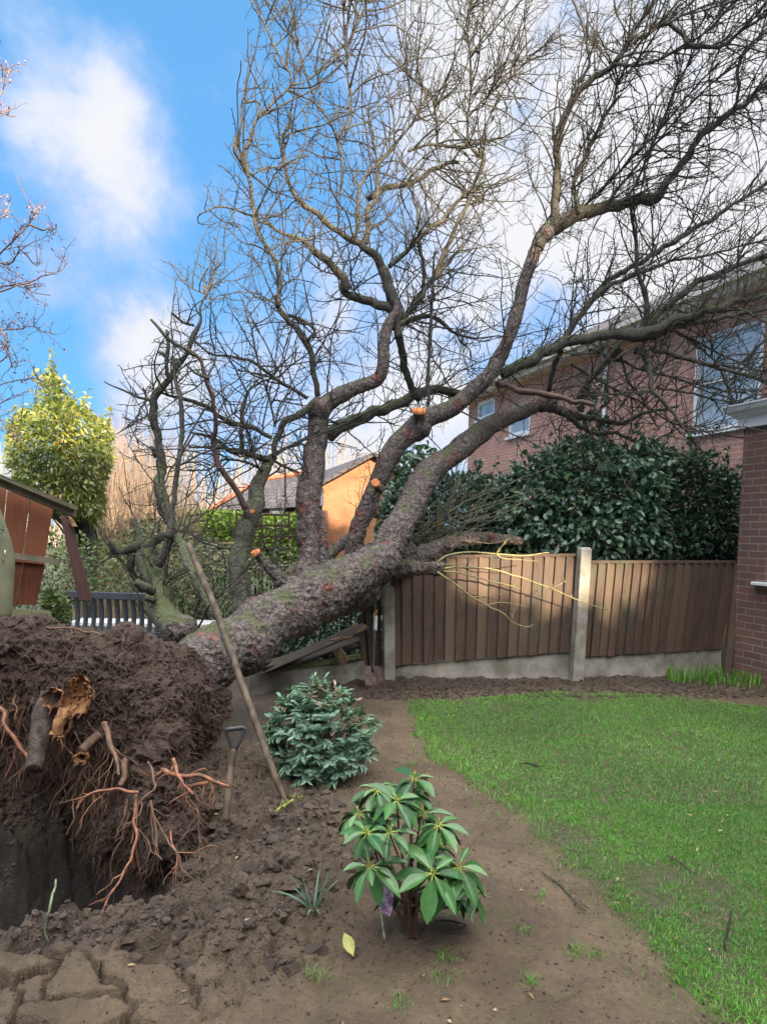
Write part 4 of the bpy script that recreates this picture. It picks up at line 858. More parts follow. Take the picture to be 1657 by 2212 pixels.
# fibrous roots all over it
fac = ((CAM - PV) * PN).sum(1) > 0; PV, PN = PV[fac], PN[fac]
k = rng.choice(len(PV), 9000); pos = PV[k] - PN[k] * .01; nn = PN[k]
tang = norm(np.cross(nn, rng.normal(size=(len(k), 3)))); drn = norm(nn * .35 + tang * .8 + np.array([0, 0, -.5]))
n = len(k); K = 7; pts = np.empty((n, K, 3)); pts[:, 0] = pos; cur = drn; ln = rng.uniform(.03, .16, n) * (1 + .8 * (rng.random(n) < .12))
for i in range(1, K):
    cur = norm(cur + .35 * rng.normal(size=(n, 3)) + np.array([0, 0, -.22])); pts[:, i] = pts[:, i - 1] + cur * (ln / (K - 1))[:, None]
fr = Acc(); tubes(fr, pts, rng.uniform(.0008, .0022, n)[:, None] * np.linspace(1, .4, K)[None], 3)
k = rng.choice(len(PV), 9000); import bmesh; bm = bmesh.new(); bmesh.ops.create_icosphere(bm, subdivisions=1, radius=1.0); iv_ = np.array([x.co[:] for x in bm.verts]); if_ = np.array([[q.index for q in p_.verts] for p_ in bm.faces]); bm.free()
sz = .003 + .014 * rng.random(len(k)) ** 3; cv = iv_[None] * rng.uniform(.6, 1.3, (len(k), 1, 3)) * (1 + .22 * rng.normal(size=(len(k), len(iv_), 1))) * sz[:, None, None] + (PV[k] + PN[k] * sz[:, None] * .2)[:, None]
ca_ = Acc(); ca_.add(cv.reshape(-1, 3), None, (if_[None] + (np.arange(len(k)) * len(iv_))[:, None, None]).reshape(-1, 3)); tag(ca_.build('clinging_crumbs', m, plate, smooth=False), kind='stuff')
tag(fr.build('fibrous_roots', MT['hairroot'], plate), kind='stuff')
# hanging root curtain along the lower rim
hs = Acc(); n = 900; xs = rng.uniform(150, 435, n); ys = 1640 + (xs - 180) * .55 + rng.normal(0, 45, n); xs2 = rng.uniform(-10, 200, n); sel = rng.random(n) < .25
xs = np.where(sel, xs2, xs); ys = np.where(sel, rng.uniform(1500, 1640, n), ys)
pos = np.array([P(a, b_, 3.42 + .2 * rng.random()) for a, b_ in zip(xs, ys)]); K = 9; pts = np.empty((n, K, 3)); pts[:, 0] = pos; cur = norm(rng.normal(size=(n, 3)) * .6 + np.array([0, -.4, -.6])); ln = rng.uniform(.08, .34, n)
for i in range(1, K):
    cur = norm(cur + .28 * rng.normal(size=(n, 3)) + np.array([0, 0, -.25])); pts[:, i] = pts[:, i - 1] + cur * (ln / (K - 1))[:, None]
tubes(hs, pts, (rng.uniform(.0008, .0022, n) + .0035 * (rng.random(n) < .09))[:, None] * np.linspace(1, .4, K)[None], 4); tag(hs.build('hanging_roots', MT['root'], plate), kind='stuff')
def root(pts, d0, d1, w0, w1, mat, kids=10, wob=.012, par=None):
    n = len(pts); cp = [(*P(x, y, d0 + (d1 - d0) * i / (n - 1)), (w0 + (w1 - w0) * i / (n - 1)) * d0 / FPX / 2) for i, (x, y) in enumerate(pts)]
    ac = Acc(); c = tube(ac, cp, 8, max(12, 8 * n), wob=wob, ws=11)
    if kids:
        p_, t_, r_ = sample(c[:-1, :3], c[1:, :3], c[:-1, 3], np.ones(len(c) - 1), kids)
        a_, b_ = sprout(p_, t_, r_, .04, .22, (25, 75), -.5, 8, .28, .0028, None, .4, -.08); tubes(ac, a_, b_, 4)
    return ac.build('root', MT[mat], plate)
MT['stump'] = simple('dirty_root_bark', (.13, .10, .085), (.045, .035, .03), .9, 22, .9, bd=.012)
def zc(a, b): return a * .3987, b * .3987 + 1585.6     # zoom of the near left corner
def rc(pts, *a, **k): return root([zc(*q) for q in pts], *a, **k)
rc([(755, 330), (735, 420), (730, 500), (745, 560), (720, 660), (670, 740), (640, 810), (590, 880), (555, 960), (530, 1050)], 3.05, 2.75, 7, 3, 'rustroot', 14)
rc([(760, 320), (700, 310), (620, 300), (560, 300), (500, 310), (455, 340), (430, 400)], 3.1, 3.0, 8, 3, 'rustroot', 12)
rc([(800, 150), (840, 230), (850, 300), (790, 360), (740, 430)], 3.2, 3.05, 5, 4, 'root', 6)
rc([(820, 370), (840, 460), (850, 540), (855, 620), (880, 680)], 3.1, 3.0, 6, 2, 'root', 8)
rc([(830, 430), (880, 520), (920, 580), (960, 650), (990, 740), (995, 860)], 3.1, 2.95, 4, 2, 'root', 8)
rc([(750, 520), (800, 570), (830, 620), (860, 650)], 3.05, 3.0, 4, 2, 'root', 5)
rc([(700, 430), (680, 500), (650, 580), (628, 640)], 3.05, 3.0, 4, 1.5, 'root', 5)
rc([(690, 350), (680, 430), (650, 500), (628, 530)], 3.05, 3.0, 4, 1.5, 'root', 5)
rc([(880, 190), (930, 210), (1000, 225), (1080, 225), (1150, 245), (1245, 290)], 3.3, 3.15, 11, 6, 'rustroot', 6)
rc([(935, 135), (955, 190), (980, 240), (1010, 280), (1050, 325)], 3.3, 3.15, 9, 3, 'rustroot', 6)
rc([(1000, 280), (1060, 275), (1130, 255)], 3.25, 3.2, 10, 7, 'rustroot', 2)
rc([(1000, 230), (1060, 200), (1095, 185)], 3.25, 3.2, 6, 4, 'rustroot', 2)
rc([(0, -150), (40, -110), (30, -60), (70, 0), (130, 90), (170, 160), (190, 190)], 3.45, 3.3, 10, 6, 'rustroot', 10)
rc([(560, -60), (590, 30), (610, 90), (640, 150), (650, 230)], 3.3, 3.1, 14, 5, 'root', 5)
rc([(1010, 330), (1060, 400), (1075, 500), (1080, 600), (1085, 690)], 3.2, 3.1, 3.5, 1.5, 'root', 14)
rc([(930, 520), (940, 600), (970, 700)], 3.1, 3.0, 5, 3, 'rustroot', 6)
# long thin root lying over the crest
root([(98, 1352), (125, 1355), (160, 1358), (195, 1368), (218, 1374)], 3.42, 3.42, 5, 3, 'root', 4)
# big broken roots with torn ends
root([(118, 1500), (100, 1540), (90, 1590), (80, 1640), (72, 1662)], 3.35, 3.2, 56, 30, 'stump', 5, .006)
def torn(x, y, d, w, h, ang, seed):
    """ragged torn root end: cupped fibrous shell"""
    rs = np.random.default_rng(seed); c = P(x, y, d); ac = Acc(); S = 28; Rn = 7; v = []; ca, sa = math.cos(ang), math.sin(ang)
    for k in range(Rn):
        f = k / (Rn - 1)
        for i in range(S):
            t = i * 2 * math.pi / S; rr = (1 - .8 * f) * (1 + .22 * vnoise(np.array([[math.cos(t) * 2.5, math.sin(t) * 2.5, seed]]))[0]); u_, w_ = math.cos(t) * w * rr, math.sin(t) * h * rr
            dep_ = .05 * f ** .6 + rs.normal(0, .006)
            v.append(c + RV * (u_ * ca - w_ * sa) + UV_ * (u_ * sa + w_ * ca) + F0 * dep_ - (F0 * .03 if k == 0 else 0) * rs.random())
    q = [(k * S + i, (k + 1) * S + i, (k + 1) * S + (i + 1) % S, k * S + (i + 1) % S) for k in range(Rn - 1) for i in range(S)]
    ac.add(np.array(v), q, [(6 * S + i, 6 * S + (i + 1) % S, 6 * S) for i in range(1, S - 1)])
    v2 = []; 
    for j in range(16):
        t = rs.uniform(0, 2 * math.pi); e = c + RV * math.cos(t) * w * .9 * ca + UV_ * math.sin(t) * h * .9 + F0 * .0; e2 = e - F0 * rs.uniform(.01, .035) + RV * rs.normal(0, .012) + UV_ * rs.normal(-.01, .015)
        tube(ac, [(*(c + F0 * .04 + (e - c) * .7), .006), (*e, .005), (*e2, .001)], 4, 5)
    return ac.build('torn_root_end', MT['torn'], plate, smooth=False)
torn(118, 1508, 3.27, .048, .05, .2, 1); torn(170, 1503, 3.24, .07, .095, -.35, 2); torn(136, 1568, 3.22, .045, .055, -.4, 3); torn(178, 1635, 3.3, .028, .024, 0, 4)
root([(150, 1535), (142, 1560), (128, 1590)], 3.25, 3.22, 36, 20, 'torn', 4, .02)
root([(330, 1620), (270, 1640), (262, 1700)], 3.5, 3.3, 22, 10, 'root', 4)
root([(175, 1620), (190, 1600), (215, 1585)], 3.3, 3.4, 20, 20, 'root', 3)

# ================================================================== HOUSES
ANG = math.atan2(.34, 1.0)                   # the terrace runs 18.8 deg off the view axis
HA = np.array([-math.sin(ANG), math.cos(ANG), 0]); HB = np.array([math.cos(ANG), math.sin(ANG), 0]); HZ = np.array([0, 0, 1.0])
HC = P(1578, 1459, dC); HC[2] = -.05
def on_plane(x, y, p0, n):
    v = ray(x, y); t = ((p0 - CAM) @ n) / (v @ n); return CAM + t * v
def hbox(acc, a0, a1, b0, b1, z0, z1, base=HC, var=.5):
    """box in the terrace's own frame: a along the row, b towards the house, z up"""
    o = base + HA * a0 + HB * b0; o = np.array([o[0], o[1], z0]); box(acc, o, HB * (b1 - b0), HA * (a1 - a0), HZ * (z1 - z0), var)
house = empty('brick_house', (HC[0], HC[1], 0), 'red brick house wall with white guttering and window at the right edge', 'house')
# bay / extension with the window opening: a runs from 0 (corner) to -9
wl = on_plane(1650, 1262, HC, HB); wa = float((wl - HC) @ HA); wz0 = float(wl[2]); wtop = float(on_plane(1657, 1120, HC, HB)[2]) + .12
W0, W1 = wa - 1.3, wa; BH = 2.62
ac = Acc()
hbox(ac, W1, 0, 0, .25, -.3, BH); hbox(ac, -5.2, W0, 0, .25, -.3, BH); hbox(ac, W0, W1, 0, .25, -.3, wz0); hbox(ac, W0, W1, 0, .25, wtop + .45, BH)
hbox(ac, -.25, 0, .252, 5.0, -.3, BH)
set_uv(ac.build('wall', MT['brick'], house, smooth=False))
ac = Acc(); hbox(ac, W0, W1, .03, .10, wz0 + .02, wz0 + .09); hbox(ac, W0, W1, .03, .10, wtop + .38, wtop + .45); hbox(ac, W0, W0 + .07, .03, .10, wz0 + .09, wtop + .38); hbox(ac, W1 - .07, W1, .03, .10, wz0 + .09, wtop + .38); hbox(ac, -.035 + (W0 + W1) / 2, .035 + (W0 + W1) / 2, .03, .10, wz0 + .09, wtop + .38)
wnd = ac.build('window', MT['white'], house, smooth=False); bevel(wnd, .006)
ac = Acc(); hbox(ac, W0 + .07, W1 - .07, .06, .07, wz0 + .09, wtop + .38); ac.build('pane', MT['glass'], wnd, smooth=False)
ac = Acc(); hbox(ac, W0 - .06, W1 + .10, -.08, .03, wz0 - .015, wz0 + .02); bevel(ac.build('window_sill', MT['white'], wnd, smooth=False), .008)
# fascia + moulded gutter, wrapping the corner
def gutter_profile():
    return [(-.02, 0.0), (-.045, .0), (-.045, .10), (-.075, .115), (-.085, .125), (-.10, .15), (-.135, .17), (-.15, .20), (-.15, .215), (-.165, .22), (-.165, .235), (-.13, .235), (-.02, .235)]
ac = Acc(); pr = gutter_profile(); v = []; 
for a_, ex in ((-9.0, 0), (.0, 1)):
    for b_, z_ in pr: v.append(HC * np.array([1, 1, 0]) + HA * (a_ - (b_ if ex else 0)) + HB * b_ + HZ * (BH + .002 + z_))
for b_, z_ in pr: v.append(HC * np.array([1, 1, 0]) + HA * (-b_) + HB * 5.0 + HZ * (BH + .002 + z_))
n_ = len(pr); q = [(s * n_ + i, s * n_ + i + 1, (s + 1) * n_ + i + 1, (s + 1) * n_ + i) for s in (0, 1) for i in range(n_ - 1)]
ac.add(np.array(v), q); g_ = ac.build('gutter', MT['white'], house, smooth=False)
ac = Acc(); hbox(ac, -9, 0, .01, 5, BH + .004, BH + .13); ac.build('flat_roof', MT['concrete'], house, smooth=False)
# two-storey body set back, and an unseen wing added behind the photographer to shade the garden
MB_ = 1.9
ac = Acc(); hbox(ac, -14, -2.2, MB_, 9, -.3, 5.2)
set_uv(ac.build('wall', MT['brick'], house, smooth=False))
ac = Acc(); z0 = 5.2; r0 = HC + HA * -14.3 + HB * (MB_ - .35); r1 = HC + HA * -2.0 + HB * (MB_ - .35); r2 = HC + HA * -2.0 + HB * 9.3; r3 = HC + HA * -14.3 + HB * 9.3; m0 = (r0 + r3) / 2; m1 = (r1 + r2) / 2
def zz(p, z): return (p[0], p[1], z)
ac.add([zz(r0, z0), zz(r1, z0), zz(m1, 7.4), zz(m0, 7.4), zz(r2, z0), zz(r3, z0)], [(0, 1, 2, 3), (4, 5, 3, 2), (0, 5, 4, 1)], [(1, 4, 2), (5, 0, 3)])
set_uv(ac.build('roof', MT['tiles'], house, smooth=False))
wing = empty('sun_blocker_wing', (0, -6, 0), 'tall brick building added unseen behind the camera to shade the garden', 'building')
def gabled(par, x0, x1, y0, y1, ze, zr, wm, rm, gable_x=False, rot=None):
    ac = Acc(); box(ac, (x0, y0, -.3), (x1 - x0, 0, 0), (0, y1 - y0, 0), (0, 0, ze + .3)); w_ = set_uv(ac.build('wall', MT[wm], par, smooth=False))
    ac = Acc(); ym = (y0 + y1) / 2; e = .3
    ac.add([(x0 - e, y0 - e, ze - .02), (x1 + e, y0 - e, ze - .02), (x1 + e, ym, zr), (x0 - e, ym, zr), (x1 + e, y1 + e, ze - .02), (x0 - e, y1 + e, ze - .02)], [(0, 1, 2, 3), (4, 5, 3, 2), (1, 0, 5, 4)], [(1, 4, 2), (5, 0, 3)])
    set_uv(ac.build('roof', MT[rm], par, smooth=False)); return w_
gabled(wing, -8.5, 5.2, -8.5, -3.4, 5.6, 7.3, 'brick', 'tiles')
for wx in (-5.5, -2, 1.5):
    for wz in (.9, 3.5):
        ac = Acc(); box(ac, (wx, -3.4, wz), (1.3, 0, 0), (0, .05, 0), (0, 0, 1.2)); o = ac.build('window', MT['white'], wing, smooth=False)
        ac = Acc(); box(ac, (wx + .08, -3.348, wz + .08), (1.14, 0, 0), (0, .01, 0), (0, 0, 1.04)); ac.build('pane', MT['glass'], o, smooth=False)
# lower link, added unseen to cut off the sun below the fence patch
link = empty('sun_blocker_garage', (6.5, -7, 0), 'low brick garage added unseen behind the camera to bound the sun patch', 'sun_blocker_garage')
gabled(link, 5.9, 12.5, -8.0, -3.6, 3.1, 3.9, 'brick', 'tiles')

# neighbour's terrace beyond the fence
NB = P(1430, 705, 11.0); NB0 = np.array([NB[0], NB[1], 0]); EZ = float(NB[2])
nb = empty('neighbour_terrace', (NB[0], NB[1], 0), 'pink brick neighbouring house with pale eaves and tall white window behind the twigs', 'house')
def npl(x, y):
    w = on_plane(x, y, NB0, HB); return float((w - NB0) @ HA), float(w[2])
aR, _ = npl(1760, 700); aL, _ = npl(1012, 900)
def nbox(ac, a0, a1, b0, b1, z0, z1): hbox(ac, a0, a1, b0, b1, z0, z1, NB0)
# openings: photo px -> wall coordinates
wins = []
for (xl, xr, yt, yb) in ((1648, 1500, 760, 925), (1145, 1098, 905, 940), (1068, 1030, 880, 903)):
    aa, zt = npl(xl, yt); ab, _ = npl(xr, yt); xm = (xl + xr) / 2; _, zb = npl(xm, yb); _, zt = npl(xm, yt); wins.append((min(aa, ab), max(aa, ab), zb, min(zt + .35, EZ - .10)))
wins.sort()
ac = Acc(); cur = aR - 6
for (a0, a1, z0_, z1_) in wins:
    nbox(ac, cur, a0, 0, .3, -.3, EZ); nbox(ac, a0, a1, 0, .3, -.3, z0_); nbox(ac, a0, a1, 0, .3, z1_, EZ); cur = a1
nbox(ac, cur, aL, 0, .3, -.3, EZ); nbox(ac, aL - .3, aL, .302, 7, -.3, EZ); set_uv(ac.build('wall', MT['brick2'], nb, smooth=False))
for (a0, a1, z0_, z1_) in wins:
    ac = Acc(); w_ = .07 if a1 - a0 > 1 else .09; f0_, f1_ = .02, .10
    nbox(ac, a0, a1, f0_, f1_, z0_, z0_ + w_); nbox(ac, a0, a1, f0_, f1_, z1_ - w_, z1_)
    nm = max(1, int(round((a1 - a0) / .85)))
    for k_ in range(nm + 1): c_ = a0 + (a1 - a0) * k_ / nm; c_ = min(max(c_, a0 + w_ / 2), a1 - w_ / 2); nbox(ac, c_ - w_ / 2, c_ + w_ / 2, f0_ - .002, f1_, z0_ + w_, z1_ - w_)
    if a1 - a0 > 1: nbox(ac, a0 + w_, a1 - w_, f0_ + .003, f1_, z0_ + (z1_ - z0_) * .5, z0_ + (z1_ - z0_) * .5 + .05)
    o = ac.build('window', MT['white'], nb, smooth=False); ac = Acc(); nbox(ac, a0 + w_, a1 - w_, .07, .08, z0_ + w_, z1_ - w_); ac.build('pane', MT['glass'], o, smooth=False)
    ac = Acc(); nbox(ac, a0 - .05, a1 + .05, -.06, .02, z0_ - .05, z0_ - .002); ac.build('window_sill', MT['white'], o, smooth=False)
ac = Acc(); nbox(ac, aR - 6, aL + .3, -.32, .0, EZ - .02, EZ + .01); nbox(ac, aR - 6, aL + .3, -.34, -.322, EZ - .03, EZ + .17); ac.build('fascia', MT['cream'], nb, smooth=False)
ac = Acc(); nbox(ac, aR - 6, aL + .3, -.45, -.345, EZ + .06, EZ + .15); ac.build('gutter', MT['cream'], nb, smooth=False)
ac = Acc(); c_, _ = npl(1312, 850); tube(ac, [(*(NB0 + HA * c_ - HB * .06 + HZ * .1), .035), (*(NB0 + HA * c_ - HB * .06 + HZ * (EZ + .05)), .035)], 10, 4); ac.build('downpipe', MT['white'], nb)
ac = Acc(); r0 = NB0 + HA * (aR - 6) - HB * .45; r1 = NB0 + HA * (aL + .35) - HB * .45; r2 = r1 + HB * 8; r3 = r0 + HB * 8; m0 = (r0 + r3) / 2; m1 = (r1 + r2) / 2; z0 = EZ + .16
ac.add([zz(r0, z0), zz(r1, z0), zz(m1, z0 + 2.1), zz(m0, z0 + 2.1), zz(r2, z0), zz(r3, z0)], [(0, 1, 2, 3), (4, 5, 3, 2), (0, 5, 4, 1)], [(1, 4, 2), (5, 0, 3)]); set_uv(ac.build('roof', MT['tiles'], nb, smooth=False))

# orange gable house and bungalow in the distance
def px_prism(acc, front, d, back):
    f = [P(x, y, d) for x, y in front]; n = len(f); b_ = [p_ + np.array(back) for p_ in f]
    acc.add(np.array(f + b_), [(i, (i + 1) % n, (i + 1) % n + n, i + n) for i in range(n)], [(0, i, i + 1) for i in range(1, n - 1)] + [(n, n + i + 1, n + i) for i in range(1, n - 1)])
gh_ = empty('orange_brick_house', P(800, 1190, 22) * np.array([1, 1, 0]), 'sunlit orange brick gable end seen between the big limbs', 'house')
D2 = 22.; ap = P(803, 988, D2); el = P(697, 1047, D2); er = P(912, 1047, D2); bl_ = el.copy(); bl_[2] = -.3; br2 = er.copy(); br2[2] = -.3; bk = np.array([-2.5, 8, 0.])
ac = Acc(); ac.add(np.array([bl_, br2, er, ap, el, bl_ + bk, br2 + bk, er + bk, ap + bk, el + bk]), [(0, 1, 2, 4), (1, 6, 7, 2), (5, 0, 4, 9), (6, 5, 9, 7)], [(4, 2, 3), (7, 9, 8)]); set_uv(ac.build('wall', MT['brick3'], gh_, smooth=False))
ac = Acc(); ov = -bk / 8.4 * .35
for s_, e_ in ((-1, el), (1, er)):
    a_ = ap + HZ * .14 + ov; b_ = e_ + (e_ - ap) * .10 + HZ * .14 + ov; up = HZ * .12
    ac.add(np.array([a_, b_, b_ + bk * 1.05, a_ + bk * 1.05, a_ - up, b_ - up, b_ - up + bk * 1.05, a_ - up + bk * 1.05]), [(0, 1, 2, 3), (4, 7, 6, 5), (0, 4, 5, 1), (1, 5, 6, 2)])
set_uv(ac.build('roof', MT['tiles'], gh_, smooth=False))
bg_ = empty('tiled_bungalow', P(560, 1180, 20.5) * np.array([1, 1, 0]), 'dark tiled hipped roof with red hip tiles above the clipped hedge', 'house')
D3 = 20.5; a0 = P(455, 1103, D3); a1 = P(700, 1093, D3); r0_ = P(560, 1040, D3 + 3.2); r1_ = P(700, 1018, D3 + 3.2); c0 = a0 + np.array([-.4, 6.5, 0])
ac = Acc(); ac.add(np.array([a0, a1, r1_, r0_, c0, c0 + (a1 - a0), ]), [(0, 1, 2, 3), (5, 4, 3, 2)], [(4, 0, 3)]); set_uv(ac.build('roof', MT['tiles'], bg_, smooth=False))
ac = Acc(); tube(ac, [(*(a0 + HZ * .05), .09), (*(r0_ + HZ * .06), .09)], 8, 30); tube(ac, [(*(r0_ + HZ * .06), .08), (*(r1_ + HZ * .06), .08)], 8, 20); ac.build('hip_tiles', MT['terra'], bg_)
ac = Acc(); w0 = a0 + np.array([.35, .35, -.12]); w1 = a1 + np.array([0, .35, -.12]); v = [(w0[0], w0[1], -.3), (w1[0], w1[1], -.3), w1, w0, (w0[0], w0[1] + 5.6, -.3), (w1[0], w1[1] + 5.6, -.3), w1 + np.array([0, 5.6, 0]), w0 + np.array([0, 5.6, 0])]
ac.add(np.array(v, float), [(0, 1, 2, 3), (5, 4, 7, 6), (4, 0, 3, 7), (1, 5, 6, 2)]); set_uv(ac.build('wall', MT['brick'], bg_, smooth=False))
for (xl, xr, yt, yb) in ((583, 614, 1096, 1112), (640, 660, 1096, 1112)):
    ac = Acc(); q0 = P(xl, yb, D3 + .30); q1 = P(xr, yb, D3 + .30); box(ac, q0, q1 - q0, (0, .08, 0), (0, 0, float(P(xl, yt, D3)[2] - q0[2]))); o = ac.build('window', MT['white'], bg_, smooth=False)
    ac = Acc(); q0 = P(xl + 3, yb - 3, D3 + .28); q1 = P(xr - 3, yb - 3, D3 + .28); box(ac, q0, q1 - q0, (0, .02, 0), (0, 0, float(P(xl, yt + 3, D3)[2] - q0[2]))); ac.build('pane', MT['glass'], o, smooth=False)

# ================================================================== SHED, BENCH, TABLE, TOOLS
shed = empty('garden_shed', P(40, 1330, 4.7) * np.array([1, 1, 0]), 'broken rust-brown shed side with pale sloping roof edge, behind the root plate', 'shed')
def quadslab(ac, pts, d, th, var=.5, drop=0):
    f = np.array([P(x, y, dd) for (x, y), dd in zip(pts, d)]); n = norm(np.cross(f[1] - f[0], f[3] - f[0])[None])[0]; n = n if n @ (CAM - f[0]) < 0 else -n
    v = np.vstack([f, f + n * th]); k = len(pts)
    ac.add(v, [(0, 1, 2, 3), (7, 6, 5, 4)] + [(i, i + 4, (i + 1) % 4 + 4, (i + 1) % 4) for i in range(4)], None, var)
def boards(ac, q, d, n, th, rs, jag):
    (x0, y0), (x1, y1), (x2, y2), (x3, y3) = q      # tl, tr, br, bl
    for i in range(n):
        u, w = i / n + .002, (i + 1) / n - .002; j = rs.uniform(0, jag)
        quadslab(ac, [(x0 + (x1 - x0) * u, y0 + (y1 - y0) * u), (x0 + (x1 - x0) * w, y0 + (y1 - y0) * w), (x3 + (x2 - x3) * w, y3 + (y2 - y3) * w - j), (x3 + (x2 - x3) * u, y3 + (y2 - y3) * u - rs.uniform(0, jag))],
                 [d[0] + (d[1] - d[0]) * u, d[0] + (d[1] - d[0]) * w, d[0] + (d[1] - d[0]) * w, d[0] + (d[1] - d[0]) * u], th * rs.uniform(.8, 1.2), rs.uniform(0, .9))
rs = np.random.default_rng(4); ac = Acc()
boards(ac, ((-330, 915), (116, 1100), (97, 1222), (-330, 1165)), (4.1, 4.9), 9, .018, rs, 3); ac.build('upper_wall', MT['shed'], shed, smooth=False)
ac = Acc(); boards(ac, ((-330, 1165), (100, 1218), (80, 1312), (-330, 1300)), (4.12, 4.93), 9, .018, rs, 5); ac.build('lower_wall', MT['shed'], shed, smooth=False)
ac = Acc(); quadslab(ac, [(-330, 888), (165, 1098), (165, 1117), (-330, 912)], [4.03, 4.85, 4.85, 4.03], .05); quadslab(ac, [(-330, 884), (170, 1095), (166, 1102), (-330, 893)], [3.98, 4.8, 4.8, 3.98], .09); ac.build('roof_edge', MT['softwood'], shed, smooth=False)
ac = Acc(); quadslab(ac, [(-330, 1143), (133, 1208), (131, 1220), (-330, 1160)], [4.02, 4.86, 4.86, 4.02], .04); ac.build('rail', MT['softwood'], shed, smooth=False)
ac = Acc(); quadslab(ac, [(-330, 1296), (112, 1320), (112, 1355), (-330, 1350)], [4.06, 4.8, 4.8, 4.06], .07); ac.build('base_beam', simple('green_beam', (.20, .24, .10), (.22, .20, .13), .8, 5, .3), shed, smooth=False)
hb = empty('hanging_board', P(170, 1200, 4.75) * np.array([1, 1, 0]), 'dark snapped shed board dangling from the roof edge in front of the bench', 'board')
ac = Acc(); quadslab(ac, [(131, 1112), (152, 1117), (176, 1226), (172, 1226)], [4.72, 4.72, 4.74, 4.74], .018, .1); quadslab(ac, [(131, 1112), (156, 1135), (192, 1298), (172, 1300)], [4.70, 4.70, 4.76, 4.76], .02, .1)
boards(ac, ((131, 1112), (157, 1137), (202, 1298), (172, 1300)), (4.69, 4.71), 3, .018, rs, 4); ac.build('broken_plank', MT['dkshed'], hb, smooth=False)
ac = Acc(); quadslab(ac, [(148, 1115), (156, 1122), (165, 1137), (158, 1137)], [4.66] * 4, .03); ac.build('splintered_edge', MT['torn'], hb, smooth=False)

# bench: slatted resin back over a storage box, seen from behind
BD0, BD1 = 6.35, 6.05
bench = empty('garden_bench', P(245, 1400, 6.3) * np.array([1, 1, 0]), 'dark grey slatted storage bench beyond the root plate', 'bench')
def BP(u, y, off=0.0):   # u 0..1 across, photo y at the left, depth offset
    x = 131 + (356 - 131) * u; yy = y + 8 * u; return P(x, yy, BD0 + (BD1 - BD0) * u + off)
def bslab(ac, u0, u1, y0, y1, off, th):
    a, b_, c, d = BP(u0, y1, off), BP(u1, y1, off), BP(u1, y0, off), BP(u0, y0, off); n = np.array([0, th, 0]); v = np.array([a, b_, c, d, a + n, b_ + n, c + n, d + n])
    ac.add(v, [(0, 1, 2, 3), (7, 6, 5, 4), (0, 4, 5, 1), (1, 5, 6, 2), (2, 6, 7, 3), (3, 7, 4, 0)])
ac = Acc(); bslab(ac, 0, 1, 1276, 1291, 0, .04); bevel(ac.build('top_rail', MT['bench'], bench, smooth=False), .006)
ac = Acc(); bslab(ac, .02, 1, 1360, 1368, 0, .04); ac.build('bottom_rail', MT['bench'], bench, smooth=False)
nsl = 13
for i in range(nsl + 1):
    u = i / nsl; ac = Acc(); K = 9; v = []; q = []; w = .030 if i in (0, nsl) else .0235
    for k in range(K):
        y = 1288 + (1364 - 1288) * k / (K - 1); cu = .016 * math.sin(k / (K - 1) * math.pi) * (1 if i < nsl else 0)
        for dd in (0, .025): v += [BP(u + cu - w, y, .01 + dd + .04 * math.sin(k / (K - 1) * math.pi * .8)), BP(u + cu + w, y, .01 + dd + .04 * math.sin(k / (K - 1) * math.pi * .8))]
    for k in range(K - 1):
        b0_ = k * 4; q += [(b0_, b0_ + 1, b0_ + 5, b0_ + 4), (b0_ + 3, b0_ + 2, b0_ + 6, b0_ + 7), (b0_ + 2, b0_, b0_ + 4, b0_ + 6), (b0_ + 1, b0_ + 3, b0_ + 7, b0_ + 5)]
    ac.add(np.array(v), q); ac.build('back_slat', MT['bench'], bench)
ac = Acc(); bslab(ac, .02, 1.02, 1369, 1440, .02, .04); bslab(ac, .02, .06, 1369, 1440, .061, .45); bslab(ac, .98, 1.02, 1369, 1440, .061, .45); 
bslab(ac, 0.02, 1.02, 1368.2, 1368.9, .0, .01); ac.build('storage_box', MT['bench'], bench, smooth=False)
for u in np.linspace(.1, .95, 12):
    pass
for u in (-.03, 1.01):
    ac = Acc(); bslab(ac, u, u + .04, 1325, 1440, .02, .05); ac.build('leg', MT['bench'], bench, smooth=False)
tb = empty('white_garden_table', P(300, 1390, 7.3) * np.array([1, 1, 0]), 'pale low table glimpsed through the bench slats', 'table')
tz = float(P(300, 1345, 7.0)[2]); q0 = P(150, 1340, 7.0); q1 = P(452, 1345, 7.0)
ac = Acc(); box(ac, (q0[0], q0[1], tz - .05), (q1[0] - q0[0], 0, 0), (0, .3, 0), (0, 0, .05)); bevel(ac.build('tabletop', MT['white'], tb, smooth=False), .01)
for sx in (.05, .95):
    for sy in (.04, .22):
        ac = Acc(); box(ac, (q0[0] + (q1[0] - q0[0]) * sx, q0[1] + sy, 0), (.05, 0, 0), (0, .05, 0), (0, 0, tz - .052)); ac.build('leg', MT['white'], tb, smooth=False)

# long pole propped on the trunk
pb = P(617, 1736, 3.62); pb[2] = min(pb[2], gh(pb[0], pb[1]) + .0)
ac = Acc(); cp = [(*P(617, 1737, 3.62), .006), (*P(612, 1722, 3.63), .014), (*P(590, 1665, 3.68), .0195), (*P(545, 1540, 3.82), .0205), (*P(498, 1405, 4.0), .021), (*P(455, 1290, 4.2), .0215), (*P(425, 1210, 4.33), .0215), (*P(410, 1175, 4.4), .018)]
tube(ac, cp, 14, 60, wob=.006, ws=4); o = ac.build('wooden_pole', MT['pole']); tag(o, 'long weathered wooden pole leaning against the fallen trunk', 'pole')

def blend_tube(name, mat, par, rows, S=10, n=None): ac = Acc(); tube(ac, rows, S, n); return ac.build(name, MT[mat], par)
